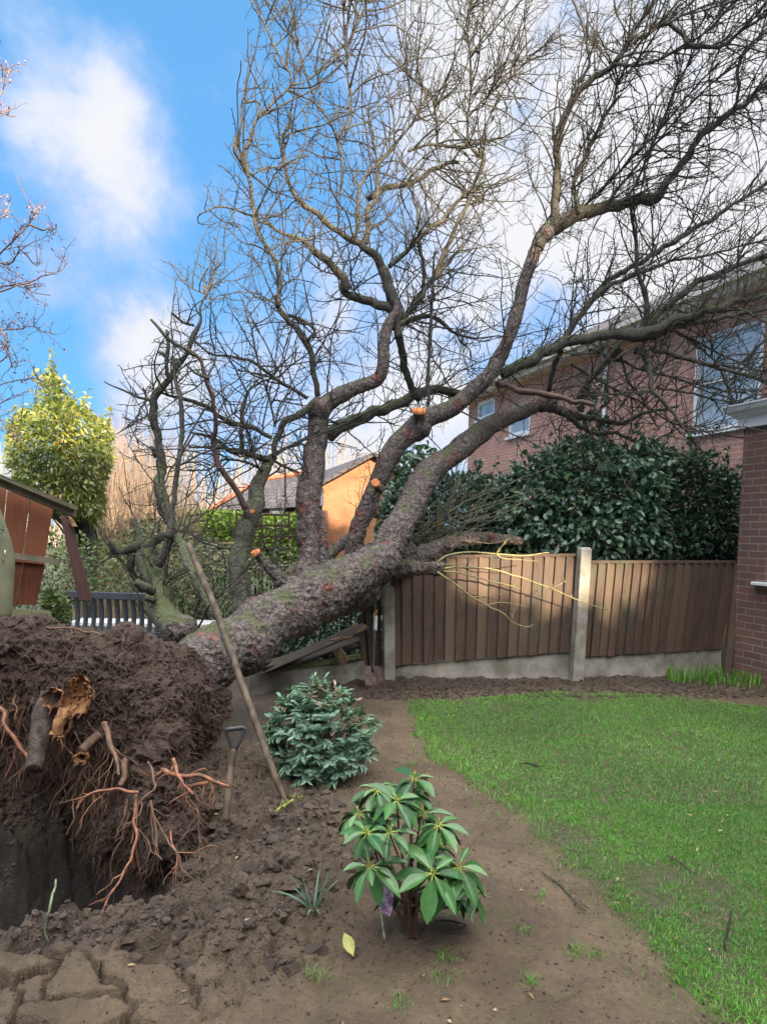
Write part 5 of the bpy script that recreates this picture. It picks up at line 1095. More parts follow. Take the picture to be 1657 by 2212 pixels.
# D-handled spade sunk by the root plate
s1 = empty('buried_spade', P(492, 1770, 3.3) * np.array([1, 1, 0]), 'muddy D-handled spade stuck in the loose soil beside the root plate', 'spade')
SD = 3.42
tube(*(lambda a: (a, [(*P(488, 1775, SD - .12), .019), (*P(493, 1720, SD - .08), .020), (*P(499, 1660, SD - .03), .018), (*P(505, 1618, SD), .016)], 10, 20))(k := Acc())); k.build('shaft', MT['pole'], s1)
k = Acc(); tube(k, [(*P(505, 1622, SD), .014), (*P(497, 1600, SD), .010), (*P(489, 1582, SD), .010), (*P(492, 1576, SD), .012), (*P(508, 1574, SD + .01), .013), (*P(524, 1572, SD + .02), .012), (*P(528, 1577, SD + .02), .010), (*P(520, 1598, SD + .01), .010), (*P(507, 1621, SD), .013)], 8, 40); k.build('handle', simple('dark_grip', (.035, .04, .045), (.02, .022, .025), .5, 9, .2), s1)
k = Acc(); a = P(488, 1870, SD - .12); sdv = norm((P(488, 1775, SD - .12) - P(505, 1618, SD))[None])[0]; rt = np.array([1, 0, 0]); box(k, a - rt * .085, rt * .17, sdv * .26, np.array([0, .004, 0])); k.build('blade', MT['metal'], s1, smooth=False)
# spade standing against the fence
SP = dA - .30
s2 = empty('garden_spade', P(808, 1508, SP) * np.array([1, 1, 0]), 'upright spade with a muddy rusty blade leaning by the concrete fence post', 'spade')
k = Acc(); tube(k, [(*P(805, 1452, SP), .013), (*P(806, 1430, SP), .017), (*P(808, 1380, SP + .03), .017), (*P(810, 1325, SP + .07), .016), (*P(811, 1262, SP + .11), .015)], 10, 20); k.build('shaft', MT['metal'], s2)
k = Acc(); tube(k, [(*P(810.5, 1362, SP - .0), .019), (*P(811, 1345, SP + .01), .020), (*P(811.5, 1330, SP + .02), .019)], 10, 8); k.build('white_band', MT['white'], s2)  # short white band round the shaft
k = Acc(); tube(k, [(*P(800, 1262, SP + .11), .014), (*P(811, 1261, SP + .11), .016), (*P(822, 1262, SP + .11), .014)], 8, 8); k.build('handle', MT['pole'], s2)
k = Acc(); v = []; rows = [(1438, 788, 826), (1445, 787, 829), (1470, 789, 830), (1492, 790, 831), (1500, 793, 828), (1505, 802, 820)]; n = 7
for y, xl, xr in rows:
    for i in range(n): u = i / (n - 1); v.append(P(xl + (xr - xl) * u, y + 2 * u, SP - .03 + .03 * (1 - 4 * (u - .5) ** 2) - .02 * (y - 1438) / 70))
q = [(r * n + i, r * n + i + 1, (r + 1) * n + i + 1, (r + 1) * n + i) for r in range(len(rows) - 1) for i in range(n - 1)]; k.add(np.array(v), q)
k.add(np.array(v) + np.array([0, .004, 0]), [t_[::-1] for t_ in q]); o = k.build('blade', simple('rusty_mud', (.27, .20, .185), (.14, .09, .075), .75, 16, .4, metal=.15), s2)

# ================================================================== PLANTS
def in_poly(n, poly, d0, d1, seed, round_=.6):
    """points in the volume swept by a photo outline between two depths, outline softened"""
    rs = np.random.default_rng(seed); poly = np.array(poly, float); lo, hi = poly.min(0), poly.max(0); out = []
    c = poly.mean(0)
    while sum(len(o) for o in out) < n:
        q = rs.uniform(lo, hi, (n * 2, 2)); wv2 = np.c_[q / 30.0, np.full(len(q), seed)]; q2 = q + (26 * np.stack([vnoise(wv2, 1), vnoise(wv2, 2)], 1) + rs.normal(0, 5, q.shape) + (rs.random((len(q), 1)) < .10) * rs.normal(0, 16, q.shape)) * min(1.0, (hi - lo).min() / 380)
        s = poly_sd(q2, poly); k = s > 0; q = q[k]; s = s[k]
        dm, hh = (d0 + d1) / 2, (d1 - d0) / 2; cap = hh * np.minimum(1, .35 + np.sqrt(np.maximum(s, 0) / (round_ * 120)))
        u = rs.random(len(q)); u = np.where(rs.random(len(q)) < .6, u * .35, u)     # most leaves on the near side
        out.append(np.c_[q, dm - cap + 2 * cap * u])
    q = np.vstack(out)[:n]; return np.array([P(*r) for r in q]), q
def clump(n, poly, d0, d1, seed, l, w, mat, name, par, kind='low', hang=-.3, vb=(1.6, 1.6), outw=.5):
    pos, q = in_poly(n, poly, d0, d1, seed); rs = np.random.default_rng(seed + 1); cen = pos.mean(0); o_ = norm(pos - cen)
    pos = pos + .0; dr = norm(o_ * outw + rs.normal(size=(n, 3)) * .6 + np.array([0, -.15, hang])); v = rs.beta(*vb, n) * .9
    v = np.clip(v + .25 * vnoise(pos * 3.5, 5), 0, 1); ac = Acc()
    leaves(ac, pos, dr, rs.uniform(*l, n), rs.uniform(*w, n), v, kind, np.array([0, -.5, .8]) + rs.normal(size=(n, 3)) * .55); return ac.build(name, mat, par)
def branches(n, poly, d, seed, base, r0, mat, name, par):
    rs = np.random.default_rng(seed); poly = np.array(poly, float); ac = Acc(); lo, hi = poly.min(0), poly.max(0); ends = []
    while len(ends) < n:
        q = rs.uniform(lo, hi, (1, 2))
        if poly_sd(q, poly)[0] > 4: ends.append(P(q[0, 0], q[0, 1], d + rs.uniform(-.3, .3)))
    for e in ends:
        b0_ = np.array(base) + rs.normal(0, .12, 3) * np.array([1, 1, 0]); md = (b0_ + e) / 2 + rs.normal(0, .12, 3)
        tube(ac, [(*b0_, r0), (*md, r0 * .6), (*e, r0 * .2)], 5, 14, wob=.03, ws=4)
    return ac.build(name, mat, par)
MT['camellia'] = leafmat('glossy_leaf', (.018, .05, .036), (.055, .125, .085), (.18, .28, .17), .18, .12, (.16, .26, .07))
MT['dkleaf'] = leafmat('dark_leaf', (.016, .045, .03), (.042, .10, .062), (.10, .20, .11), .3, .12)
MT['photinia'] = leafmat('photinia_leaf', (.03, .07, .025), (.13, .19, .05), (.42, .42, .09), .3, .3, (.55, .26, .14))
MT['hedge'] = leafmat('hedge_leaf', (.06, .13, .02), (.16, .28, .035), (.34, .45, .06), .4, .35)
MT['ivy'] = leafmat('ivy_leaf', (.03, .06, .02), (.07, .12, .035), (.17, .22, .06), .4, .2)
MT['grass'] = leafmat('grass_blade', (.03, .135, .016), (.078, .29, .028), (.18, .45, .06), .45, .35, (.34, .36, .13))
MT['nandina'] = leafmat('nandina_leaf', (.045, .10, .075), (.12, .24, .17), (.26, .40, .28), .4, .2, (.42, .24, .20))
MT['rhodo'] = leafmat('rhododendron_leaf', (.035, .10, .035), (.07, .18, .055), (.12, .27, .075), .28, .15)

cam_s = empty('camellia_shrub', P(1300, 1200, 8.0) * np.array([1, 1, 0]), 'large glossy dark green shrub rising behind the concrete fence post', 'shrub')
poly = [(1060, 1205), (1065, 1120), (1090, 1060), (1130, 1025), (1175, 985), (1230, 955), (1290, 950), (1330, 975), (1380, 950), (1440, 975), (1470, 1020), (1450, 1080), (1440, 1210), (1280, 1215)]
clump(8200, poly, 7.3, 8.8, 31, (.055, .115), (.035, .07), MT['camellia'], 'foliage', cam_s, 'mid'); clump(90, [(1255, 940), (1262, 880), (1275, 815), (1300, 805), (1310, 880), (1315, 940)], 7.7, 8.1, 33, (.08, .13), (.045, .07), MT['camellia'], 'foliage', cam_s, 'mid'); branches(22, poly, 8.0, 32, (*P(1290, 1200, 8.2)[:2], 0), .018, MT['limb'], 'stems', cam_s)
iv = empty('evergreen_hedge', P(1500, 1200, 8.0) * np.array([1, 1, 0]), 'dense dark evergreen hedge between the shrub and the brick house', 'hedge')
poly = [(1400, 1212), (1405, 1080), (1430, 1010), (1490, 985), (1550, 1000), (1592, 1030), (1600, 1090), (1612, 1170), (1610, 1212)]
clump(7000, poly, 7.75, 9.0, 41, (.05, .11), (.02, .045), MT['dkleaf'], 'foliage', iv, 'low', -.1); branches(45, poly, 8.1, 42, (*P(1500, 1200, 8.4)[:2], .8), .009, MT['twig'], 'stems', iv)
lf = empty('laurel_bush', P(960, 1200, 8.0) * np.array([1, 1, 0]), 'dark low evergreen bush behind the fence beneath the leaning limb', 'shrub')
poly = [(815, 1215), (820, 1110), (850, 1060), (900, 1040), (960, 1035), (1010, 1025), (1110, 1025), (1130, 1100), (1120, 1210)]
clump(9500, poly, 7.6, 8.9, 51, (.05, .10), (.022, .045), MT['dkleaf'], 'foliage', lf, 'low', -.1); branches(30, poly, 8.1, 52, (*P(960, 1200, 8.4)[:2], .3), .010, MT['twig'], 'stems', lf)
db = empty('void_filler_bush', P(720, 1400, 7.6) * np.array([1, 1, 0]), 'dark bush added to fill the black void in the crushed fence gap under the trunk', 'shrub'); clump(3500, [(560, 1440), (560, 1330), (700, 1250), (840, 1230), (850, 1440)], 7.3, 8.3, 57, (.06, .11), (.03, .05), MT['dkleaf'], 'foliage', db, 'low'); branches(8, [(600, 1430), (700, 1300), (830, 1260), (840, 1430)], 7.8, 58, (*P(720, 1400, 7.8)[:2], 0), .01, MT['twig'], 'stems', db)  # dark leaves added so the fence gap reads as deep shade
hl = empty('holly_sapling', P(885, 1130, 8.3) * np.array([1, 1, 0]), 'upright sapling with broad mid green leaves between two limbs', 'sapling')
clump(420, [(850, 1130), (840, 1040), (850, 990), (880, 960), (925, 960), (940, 1000), (930, 1060), (900, 1130)], 8.2, 8.7, 55, (.07, .12), (.05, .08), MT['camellia'], 'foliage', hl, 'mid', vb=(3, 1.5)); branches(10, [(850, 1120), (850, 990), (920, 970), (900, 1110)], 8.4, 56, (*P(890, 1200, 8.4)[:2], 0), .012, MT['limb'], 'stems', hl)

ph = empty('photinia_tree', P(190, 1250, 9.0) * np.array([1, 1, 0]), 'tall pointed evergreen tree with sunlit yellow-green and bronze leaves', 'tree')
poly = [(112, 790), (118, 825), (138, 850), (175, 868), (222, 905), (240, 950), (245, 1010), (228, 1040), (222, 1100), (195, 1135), (150, 1120), (90, 1115), (30, 1080), (12, 1000), (22, 940), (48, 895), (80, 860), (103, 825)]
clump(9500, poly, 8.2, 10.4, 61, (.05, .12), (.02, .04), MT['photinia'], 'crown', ph, 'low', -.25, (1.5, 1.5)); branches(30, poly, 9.2, 62, (*P(185, 1250, 9.2)[:2], 1.2), .02, MT['limb'], 'branches', ph)
ac = Acc(); tube(ac, [(*(P(198, 1270, 9.0) * np.array([1, 1, 0])), .075), (*P(197, 1180, 9.0), .07), (*P(188, 1080, 9.1), .06), (*P(150, 950, 9.2), .04), (*P(118, 830, 9.2), .01)], 10, 30, wob=.02, ws=3); ac.build('trunk', MT['limb'], ph)

hg = empty('clipped_hedge', P(500, 1200, 15) * np.array([1, 1, 0]), 'sunlit bright green clipped hedge below the tiled roof', 'hedge')
clump(15000, [(372, 1180), (372, 1112), (400, 1100), (470, 1102), (540, 1106), (640, 1110), (650, 1180), (640, 1212), (372, 1212)], 14.2, 15.6, 71, (.06, .11), (.04, .07), MT['hedge'], 'foliage', hg, 'low', 0, outw=0)
ac = Acc(); 
for x in range(380, 650, 9): tube(ac, [(*(P(x, 1200, 15.) * np.array([1, 1, 0])), .03), (*P(x + random.uniform(-6, 6), 1125, 15.), .01)], 4, 5, wob=.04)
ac.build('stems', MT['twig'], hg)

# undergrowth and bare thicket at the back left
def shoots(name, n, poly, d, seed, mat, leafm, par, lv=(.05, .10)):
    """young leafy shoots breaking the outline of a shrub"""
    rs = np.random.default_rng(seed); ac = Acc(); lc = Acc(); top = np.array(poly, float)
    for _ in range(n):
        u = rs.uniform(0, len(top) - 1.001); i = int(u); x, y = top[i] + (top[i + 1] - top[i]) * (u - i); b0_ = P(x, y + 25, d + rs.uniform(-.5, .4)); dr = norm(np.array([[rs.normal(0, .35), rs.normal(-.1, .25), 1.0]]))[0]; ln_ = rs.uniform(.12, .42); K = 7; pts = [b0_]
        for k_ in range(K - 1): dr = norm((dr + rs.normal(0, .12, 3))[None])[0]; pts.append(pts[-1] + dr * ln_ / (K - 1))
        pts = np.array(pts); tubes(ac, pts, np.linspace(.004, .0015, K), 4)
        m_ = rs.integers(5, 11); q = pts[rs.integers(1, K, m_)]; leaves(lc, q, norm(rs.normal(size=(m_, 3)) + np.array([0, 0, .5])), rs.uniform(*lv, m_), rs.uniform(.03, .055, m_), np.clip(rs.beta(3, 2, m_), 0, .95), 'mid', rs.normal(size=(m_, 3)) * .5 + np.array([0, -.4, .8]))
    o = lc.build(name, leafm, par); tag(ac.build('shoot_stems', mat, par), kind='stuff'); tag(o, kind='stuff'); return o
shoots('shoot_leaves', 60, [(1095, 1060), (1130, 1025), (1175, 985), (1230, 955), (1290, 950), (1330, 975), (1380, 950), (1440, 975), (1470, 1020)], 7.9, 34, MT['twig'], MT['camellia'], cam_s)
shoots('shoot_leaves', 70, [(1400, 1010), (1430, 1010), (1490, 985), (1550, 1000), (1592, 1030), (1605, 1100)], 8.0, 44, MT['twig'], MT['dkleaf'], iv, (.04, .08))
shoots('shoot_leaves', 60, [(815, 1100), (850, 1060), (900, 1040), (1010, 1025), (1110, 1025)], 8.0, 54, MT['twig'], MT['dkleaf'], lf, (.04, .08))
shoots('shoot_leaves', 45, [(22, 940), (48, 895), (80, 860), (103, 825), (112, 790), (138, 850), (175, 868), (222, 905), (245, 970)], 9.2, 64, MT['twig'], MT['photinia'], ph, (.06, .10))
def thicket(name, n, x0, x1, ytop, d0, d1, r, mat, label, cat, seed, lean=.12, base=0):
    rs = np.random.default_rng(seed); x = rs.uniform(x0, x1, n); d = rs.uniform(d0, d1, n); K = 8; b0_ = np.array([P(a, 1200, dd) * np.array([1, 1, 0]) for a, dd in zip(x, d)])
    yt = ytop(x) + rs.normal(0, 14, n) + (rs.random(n) < .6) * rs.uniform(0, 120, n); tp = np.array([P(a + rs.normal(0, 14), y, dd) for a, y, dd in zip(x, yt, d)]); t = np.linspace(0, 1, K)[None, :, None]
    pts = b0_[:, None] * (1 - t) + tp[:, None] * t; pts[:, 1:] += np.cumsum(rs.normal(0, .075, (n, K - 1, 3)), 1) * np.sqrt(np.linalg.norm(tp - b0_, axis=1))[:, None, None] * .6
    rad = r * rs.uniform(.5, 1.3, (n, 1)) * np.linspace(1, .25, K)[None]; ac = Acc(); v = rs.random(n); tubes(ac, pts, rad, 4, v)
    s0, s1, s2 = segs(pts, rad); w_ = np.ones(len(s0)); p_, t_, r_ = sample(s0, s1, s2, w_, n * 5); a_, b_ = sprout(p_, t_, r_, .15, .8, (25, 70), .25, 6, .2, r * .45); tubes(ac, a_, b_, 3)
    o = ac.build(name, mat); return tag(o, label, cat, kind='stuff')
MT['straw'] = simple('straw_stem', (.36, .28, .19), (.20, .15, .11), .85, 4, 0)
MT['bronze'] = simple('bronze_stem', (.33, .20, .14), (.18, .11, .08), .85, 4, 0)
thicket('bare_thicket', 480, 165, 420, lambda x: np.interp(x, [165, 240, 330, 420], [1010, 935, 940, 1010]), 10.5, 14, .0085, MT['straw'], 'sunlit pale bare stems crowding the back of the garden', 'thicket', 81)
thicket('bronze_thicket', 160, 205, 330, lambda x: np.interp(x, [205, 250, 330], [960, 925, 960]), 11.5, 12.5, .008, MT['bronze'], 'reddish bare stems beside the pointed evergreen', 'thicket', 83)
thicket('far_woodland', 700, -40, 900, lambda x: 955 + 25 * np.sin(x / 60.) + 10 * np.sin(x / 17.), 40, 60, .05, simple('far_stem', (.36, .31, .25), (.26, .22, .18), .9, 2, 0), 'distant bare woodland behind the roofs', 'woodland', 85)
thicket('rear_thicket', 300, 400, 660, lambda x: 1040 + 0 * x, 26, 34, .016, MT['straw'], 'pale bare trees beyond the bungalow', 'thicket', 87)
# leafy tangle under the left limbs
ug = empty('ivy_tangle', P(420, 1300, 7.5) * np.array([1, 1, 0]), 'leafy green tangle of ivy and weeds under the left limbs', 'undergrowth')
clump(6500, [(-60, 1330), (-60, 1120), (60, 1120), (140, 1150), (215, 1170), (260, 1150), (330, 1130), (400, 1160), (520, 1190), (640, 1180), (648, 1290), (560, 1300), (480, 1350), (380, 1330), (300, 1285)], 7.0, 9.5, 91, (.035, .08), (.02, .04), MT['ivy'], 'foliage', ug, 'low', 0)
branches(70, [(215, 1285), (215, 1150), (330, 1110), (500, 1150), (648, 1150), (648, 1290), (480, 1340)], 7.8, 92, (*P(430, 1300, 8)[:2], .1), .012, MT['twig'], 'stems', ug)
tp_ = empty('corner_shrub', P(120, 1330, 5.6) * np.array([1, 1, 0]), 'small green shrub between shed and bench', 'shrub')
clump(700, [(100, 1345), (98, 1290), (118, 1268), (142, 1290), (150, 1345)], 5.2, 5.8, 95, (.03, .07), (.015, .03), MT['ivy'], 'foliage', tp_, 'low', .2)
branches(10, [(102, 1340), (100, 1285), (140, 1290)], 5.5, 96, (*P(122, 1370, 5.5)[:2], 0), .005, MT['twig'], 'stems', tp_)
# paling fence, posts and trellis at the back
pf = empty('paling_fence', P(300, 1240, 11) * np.array([1, 1, 0]), 'old pale wooden paling fence at the back left of the garden', 'fence')
ac = Acc()
for i, x in enumerate(np.arange(150, 420, 8.5)):
    h_ = random.uniform(1140, 1168); a = P(x, 1215, 10.2); a[2] = 0; bar(ac, a, P(x + random.uniform(-1, 1), h_, 10.2), .045, .015, (0, 1, 0), random.random())
for y in (1165, 1205): bar(ac, P(145, y, 10.25), P(425, y + 3, 10.25), .03, .06, var=.3)
ac.build('palings', simple('pale_paling', (.44, .34, .20), (.24, .18, .10), .8, 6, .2), pf, smooth=False)
for x in (190, 290, 395):
    ac = Acc(); a = P(x, 1230, 10.1); a[2] = 0; bar(ac, a, P(x, 1120, 10.1), .09, .09, (0, 1, 0), .4); ac.build('post', MT['softwood'], pf, smooth=False)
sl_ = empty('slatted_screen', P(480, 1230, 12) * np.array([1, 1, 0]), 'sunlit pale slatted timber screen under the clipped hedge', 'screen')
ac = Acc()
for i in range(9): y = 1172 + i * 7.2; bar(ac, P(392, y, 12.5), P(520, y + 1, 12.5), .02, .035, var=random.random())
ac.build('slats', simple('pale_slat', (.62, .50, .30), (.42, .32, .19), .8, 6, .2), sl_, smooth=False)  # pale timber colour
for x in (392, 455, 520):
    ac = Acc(); a = P(x, 1230, 12.45); a[2] = 0; bar(ac, a, P(x, 1160, 12.45), .07, .05, (0, 1, 0)); ac.build('post', MT['softwood'], sl_, smooth=False)
ar = empty('garden_trellis', P(570, 1230, 8.6) * np.array([1, 1, 0]), 'dark thin trellis frame standing behind the small left limb', 'trellis')
for (a, b_) in (((512, 1112), (625, 1112)), ((508, 1158), (650, 1160)), ((625, 1105), (622, 1260)), ((512, 1105), (508, 1260)), ((566, 1112), (566, 1260)), ((595, 1112), (595, 1230)), ((540, 1112), (540, 1230)), ((512, 1135), (625, 1136)), ((510, 1185), (625, 1186)), ((510, 1210), (625, 1210))):
    ac = Acc(); bar(ac, P(*a, 8.6), P(*b_, 8.6), .022, .022, (0, 1, .1)); ac.build('bar', MT['dkshed'], ar, smooth=False)

# cherry tree reaching in from the left
ch = empty('cherry_tree', P(-420, 1300, 5.2) * np.array([1, 1, 0]), 'slender twigs with small pink winter buds reaching in at the left edge', 'tree')
def z7(a, b): return a * .3883, b * .3883
chl = [[(-900, 2600), (-500, 1850), (0, 1420), (100, 1330), (160, 1260), (180, 1200), (210, 1170)], [(-700, 2100), (-300, 1700), (0, 1625), (160, 1560), (300, 1520), (362, 1478), (320, 1395)], [(-500, 1900), (-100, 1650), (60, 1600), (160, 1610), (290, 1650)],
       [(-500, 1900), (-150, 1500), (0, 1240), (60, 1130), (60, 1080)], [(-600, 2100), (-200, 1900), (0, 1840), (100, 1835), (190, 1820), (290, 1862)], [(-600, 1300), (-200, 800), (0, 530), (50, 430), (85, 380)], [(-500, 1000), (-150, 620), (0, 420), (20, 350)], [(-500, 900), (-200, 680), (0, 643), (100, 655)],
       [(-600, 2300), (-200, 2100), (0, 2010), (60, 1930), (100, 2010)], [(160, 1260), (250, 1290), (300, 1280), (320, 1250)], [(0, 1780), (40, 1950), (80, 2060), (110, 2010)], [(-600, 2500), (-300, 2300), (0, 2150), (150, 2120), (240, 2120)], [(-600, 2700), (-300, 2450), (0, 2250), (90, 2200)],
       [(-100, 1400), (30, 1480), (120, 1400), (210, 1480), (250, 1470)], [(-200, 2300), (0, 2330), (60, 2420), (130, 2400)]]
S0_, S1_, SR_ = [], [], []
for pts in chl:
    xy = [z7(*q) for q in pts]; n = len(xy); ac = Acc()
    c = tube(ac, [(*P(x, y, 4.7 + .25 * math.sin(i + y)), .0055 * (1 - .8 * i / (n - 1)) + .0014) for i, (x, y) in enumerate(xy)], 6, wob=.02, ws=5); ac.build('branch', MT['bronze'], ch)
    S0_.append(c[:-1, :3]); S1_.append(c[1:, :3]); SR_.append(c[:-1, 3])
S0_, S1_, SR_ = np.vstack(S0_), np.vstack(S1_), np.concatenate(SR_); vis = (pxs(S0_)[0] > -80).astype(float) + .05
p_, t_, r_ = sample(S0_, S1_, SR_, vis, 240); a_, b_ = sprout(p_, t_, r_, .05, .32, (25, 60), .3, 6, .18, .0028); ac = Acc(); tubes(ac, a_, b_, 4)
s0, s1, s2 = segs(a_, b_); p_, t_, r_ = sample(s0, s1, s2, np.ones(len(s0)), 800); a2_, b2_ = sprout(p_, t_, r_, .02, .09, (30, 70), .2, 4, .2, .0018); tubes(ac, a2_, b2_, 3); tag(ac.build('twigs', MT['bronze'], ch), kind='stuff')
ac = Acc(); e = np.vstack([a2_[:, -1], a2_[:, 2], a_[:, -1]]); e = e[rng.random(len(e)) < .2]; leaves(ac, e, rng.normal(size=(len(e), 3)), .020, .014, rng.random(len(e)), 'low'); leaves(ac, e, rng.normal(size=(len(e), 3)), .018, .013, rng.random(len(e)), 'low')
tag(ac.build('blossom', simple('pink_bud', (.60, .34, .34), (.40, .20, .21), .6, 30, 0), ch), kind='stuff')
ac = Acc(); tube(ac, [(*(P(-520, 1300, 5.3) * np.array([1, 1, 0])), .10), (*P(-500, 1150, 5.2), .085), (*P(-420, 950, 5.0), .06), (*P(-350, 700, 4.9), .03)], 10, 30, wob=.03); ac.build('trunk', MT['limb'], ch)

# unseen tree added behind the photographer to shade the fence and apple crown
gt = empty('sun_blocker_tree', (10.0, -10.5, 0), 'broad evergreen tree added unseen behind the camera to shape the sun patch on the fence', 'tree')
rs = np.random.default_rng(77); n = 17000; pos = np.c_[rs.uniform(7.6, 14.5, n), rs.uniform(-12.3, -9.3, n), rs.uniform(3.6, 12.6, n)]; pos = pos[(pos[:, 2] < 9.9) | (pos[:, 0] > 10.8)]; n = len(pos)
# leaves left out of the crown so a sun patch reaches the fence
dF = (np.array([0, 7.0, 0]) - pos)[:, 1] / -SUN[1]; hit = pos - SUN * dF[:, None] * 1.0
hx, hz = hit[:, 0], hit[:, 2]
nzv = vnoise(np.c_[hx * 3.2, hz * 4.2, np.zeros(n)], 9)
ok = ~((np.hypot((hx - 1.50) / 1.05, (hz - 1.02) / .56) + .40 * nzv < 1) | (np.hypot((hx - 2.45) / .50, (hz - .98) / .42) + .5 * nzv < 1))
pos = pos[ok]; ac = Acc(); leaves(ac, pos, rs.normal(size=(len(pos), 3)), rs.uniform(.22, .36, len(pos)), rs.uniform(.18, .3, len(pos)), rs.random(len(pos)), 'low', rs.normal(size=(len(pos), 3)) + SUN * 1.5); ac.build('crown', MT['dkleaf'], gt)
ac = Acc(); tube(ac, [(12.6, -10.8, 0, .3), (12.6, -10.8, 3, .25), (12.8, -10.9, 6, .18), (12.7, -10.8, 11, .05)], 12, 20, wob=.05, ws=1); ac.build('trunk', MT['limb'], gt)

# ---- nandina
nd = empty('nandina_bush', G(700, 1672), 'rounded blue-green shrub with pinkish new tips on the bare soil by the pole', 'shrub')
gpn = G(700, 1672); nc = P(693, 1566, 4.05); rs = np.random.default_rng(14); st = []; stm = Acc()
for i in range(110):
    th = rs.uniform(0, 2 * math.pi); fz = rs.random(); rad_ = math.sqrt(rs.random())
    e = nc + np.array([.27 * rad_ * math.cos(th), .25 * rad_ * math.sin(th), -.24 + .48 * fz * math.sqrt(max(0.05, 1 - (rad_ * .85) ** 2))]); b0_ = gpn + np.array([rs.normal(0, .05), rs.normal(0, .05), 0]); md = b0_ * .4 + e * .6 + np.array([0, 0, .05]); md[:2] = b0_[:2] * .6 + e[:2] * .4
    tube(stm, [(*b0_, .0035), (*md, .0028), (*e, .0015)], 4, 8); st.append(e)
stm.build('stems', MT['redlimb'], nd)
st = np.array(st); ac = Acc(); ctr = np.array([gpn[0], gpn[1], nc[2] - .1])
for e in st:
    out = norm((e - ctr)[None])[0]; top = e[2] > nc[2] + .1
    for s_ in range(5):
        ax = norm((out * .7 + rs.normal(0, .55, 3) + np.array([0, 0, .35]))[None])[0]; ln_ = rs.uniform(.05, .10); k_ = 7; t = np.linspace(.2, 1, k_)[:, None]; pp = e + ax * t * ln_ + np.array([0, 0, -.25]) * (t * ln_) ** 1.6
        sd_ = norm(np.cross(ax, UP)[None])[0]; sg = np.where(np.arange(k_) % 2 == 0, 1, -1)[:, None]; dr = norm(ax * .8 + sd_ * sg * .8 + rs.normal(0, .18, (k_, 3)) + np.array([0, 0, -.3]))
        vb_ = np.clip(rs.beta(2, 2, k_) * .85 + (.0), 0, .85); 
        if top and rs.random() < .22: vb_[:] = 1.0
        leaves(ac, pp, dr, rs.uniform(.038, .062, k_), rs.uniform(.015, .023, k_), vb_, 'mid', out + UP * .8)
ac.build('leaves', MT['nandina'], nd)
# low bluish skirt
# ---- rhododendron
rh = empty('rhododendron', G(885, 2022), 'young rhododendron with whorls of long glossy leaves in the foreground soil', 'shrub')
RD = proj(G(885, 2022))[2]
def zb(a, b): return a * .6013 + 660.7, b * .6013 + 1585.6
wh = [((255, 200), .12, .9), ((390, 160), .08, .95), ((325, 240), -.05, .9), ((220, 355), -.12, .9), ((420, 285), .06, .9), ((475, 325), -.02, 1), ((300, 352), -.12, .8), ((230, 475), -.16, 1.15), ((455, 500), -.16, 1.15), ((548, 478), -.08, 1.15), ((430, 420), 0, .8), ((190, 285), .08, 1), ((370, 205), .12, .9), ((345, 560), .1, .9), ((270, 300), .12, .8), ((480, 400), .14, .9), ((520, 560), .05, 1.0), ((590, 560), .02, .9), ((400, 590), .05, .8)]
ac = Acc(); stm = Acc(); budm = simple('lime_bud', (.42, .45, .10), (.30, .38, .09), .5, 20, .1); rs = np.random.default_rng(23); fork = P(*zb(372, 640), RD - .02)
for (a, b_), dd, sc_ in wh:
    bud = Acc()
    c = P(*zb(a, b_), RD + dd); foot = P(*zb(375 if a < 400 else 402, 738), RD); f2 = fork + np.array([rs.normal(0, .02), rs.normal(0, .02), rs.uniform(0, .06)]); md = (f2 + c) / 2 + np.array([0, 0, -.03]) + rs.normal(0, .012, 3)
    tube(stm, [(*foot, .009), (*f2, .007), (*md, .0048), (*c, .0032)], 7, 22, wob=.004, ws=12)
    ax = norm((c - (foot + np.array([0, 0, .12])))[None])[0]; ax = norm((ax * .6 + UP * .75 + np.array([0, -.2, 0]))[None])[0]
    e1 = norm(np.cross(ax, [.3, .9, .2])[None])[0]; e2 = np.cross(ax, e1); k_ = rs.integers(8, 11); t0 = rs.uniform(0, 6)
    for layer, (kk, el_, sc2) in enumerate(((k_, -.12, 1.0), (4, .35, .62))):
        th = t0 + np.arange(kk) * 2 * math.pi / kk + rs.normal(0, .18, kk); el2 = el_ + rs.normal(0, .32, kk); dr = e1 * np.cos(th)[:, None] + e2 * np.sin(th)[:, None] + ax * el2[:, None]; dr = norm(dr + np.array([0, 0, -1.]) * rs.uniform(0, .5, (kk, 1)))
        pp = c + dr * .012 + ax * (.006 * layer); ln_ = rs.uniform(.085, .135, kk) * sc_ * sc2
        leaves(ac, pp, dr, ln_, ln_ * rs.uniform(.34, .44, kk), np.clip(rs.beta(2, 2, kk) * .8 + .15 * layer, 0, .95), 'fine', np.tile(ax + UP * .5, (kk, 1)) + rs.normal(0, .15, (kk, 3)))
        for q_, dv in zip(pp, dr): tube(bud, [(*c, .0022), (*(q_ + dv * .014), .0018)], 4, 4)
    tube(bud, [(*c, .004), (*(c + ax * .014), .0045), (*(c + ax * .03), .001)], 6, 6); bud.build('bud', budm, rh)
m, nt, b = new_mat('rhodo_leaf2'); v = var_out(nt); col = MIX(nt, v, (.024, .085, .028), (.10, .235, .06)); nz = tnoise(nt, gpos(nt), 45, 4, .6); col = MIX(nt, RAMP(nt, nz, .3, .8, 0, .6), col, (.035, .12, .045))
L(nt, col, b.inputs['Base Color']); b.inputs['Roughness'].default_value = .27; bump(nt, b, tnoise(nt, gpos(nt), 160, 3), .25, .003)
ac.build('leaves', m, rh); stm.build('stems', simple('rhodo_stem', (.16, .095, .06), (.10, .06, .045), .7, 20, .3), rh)
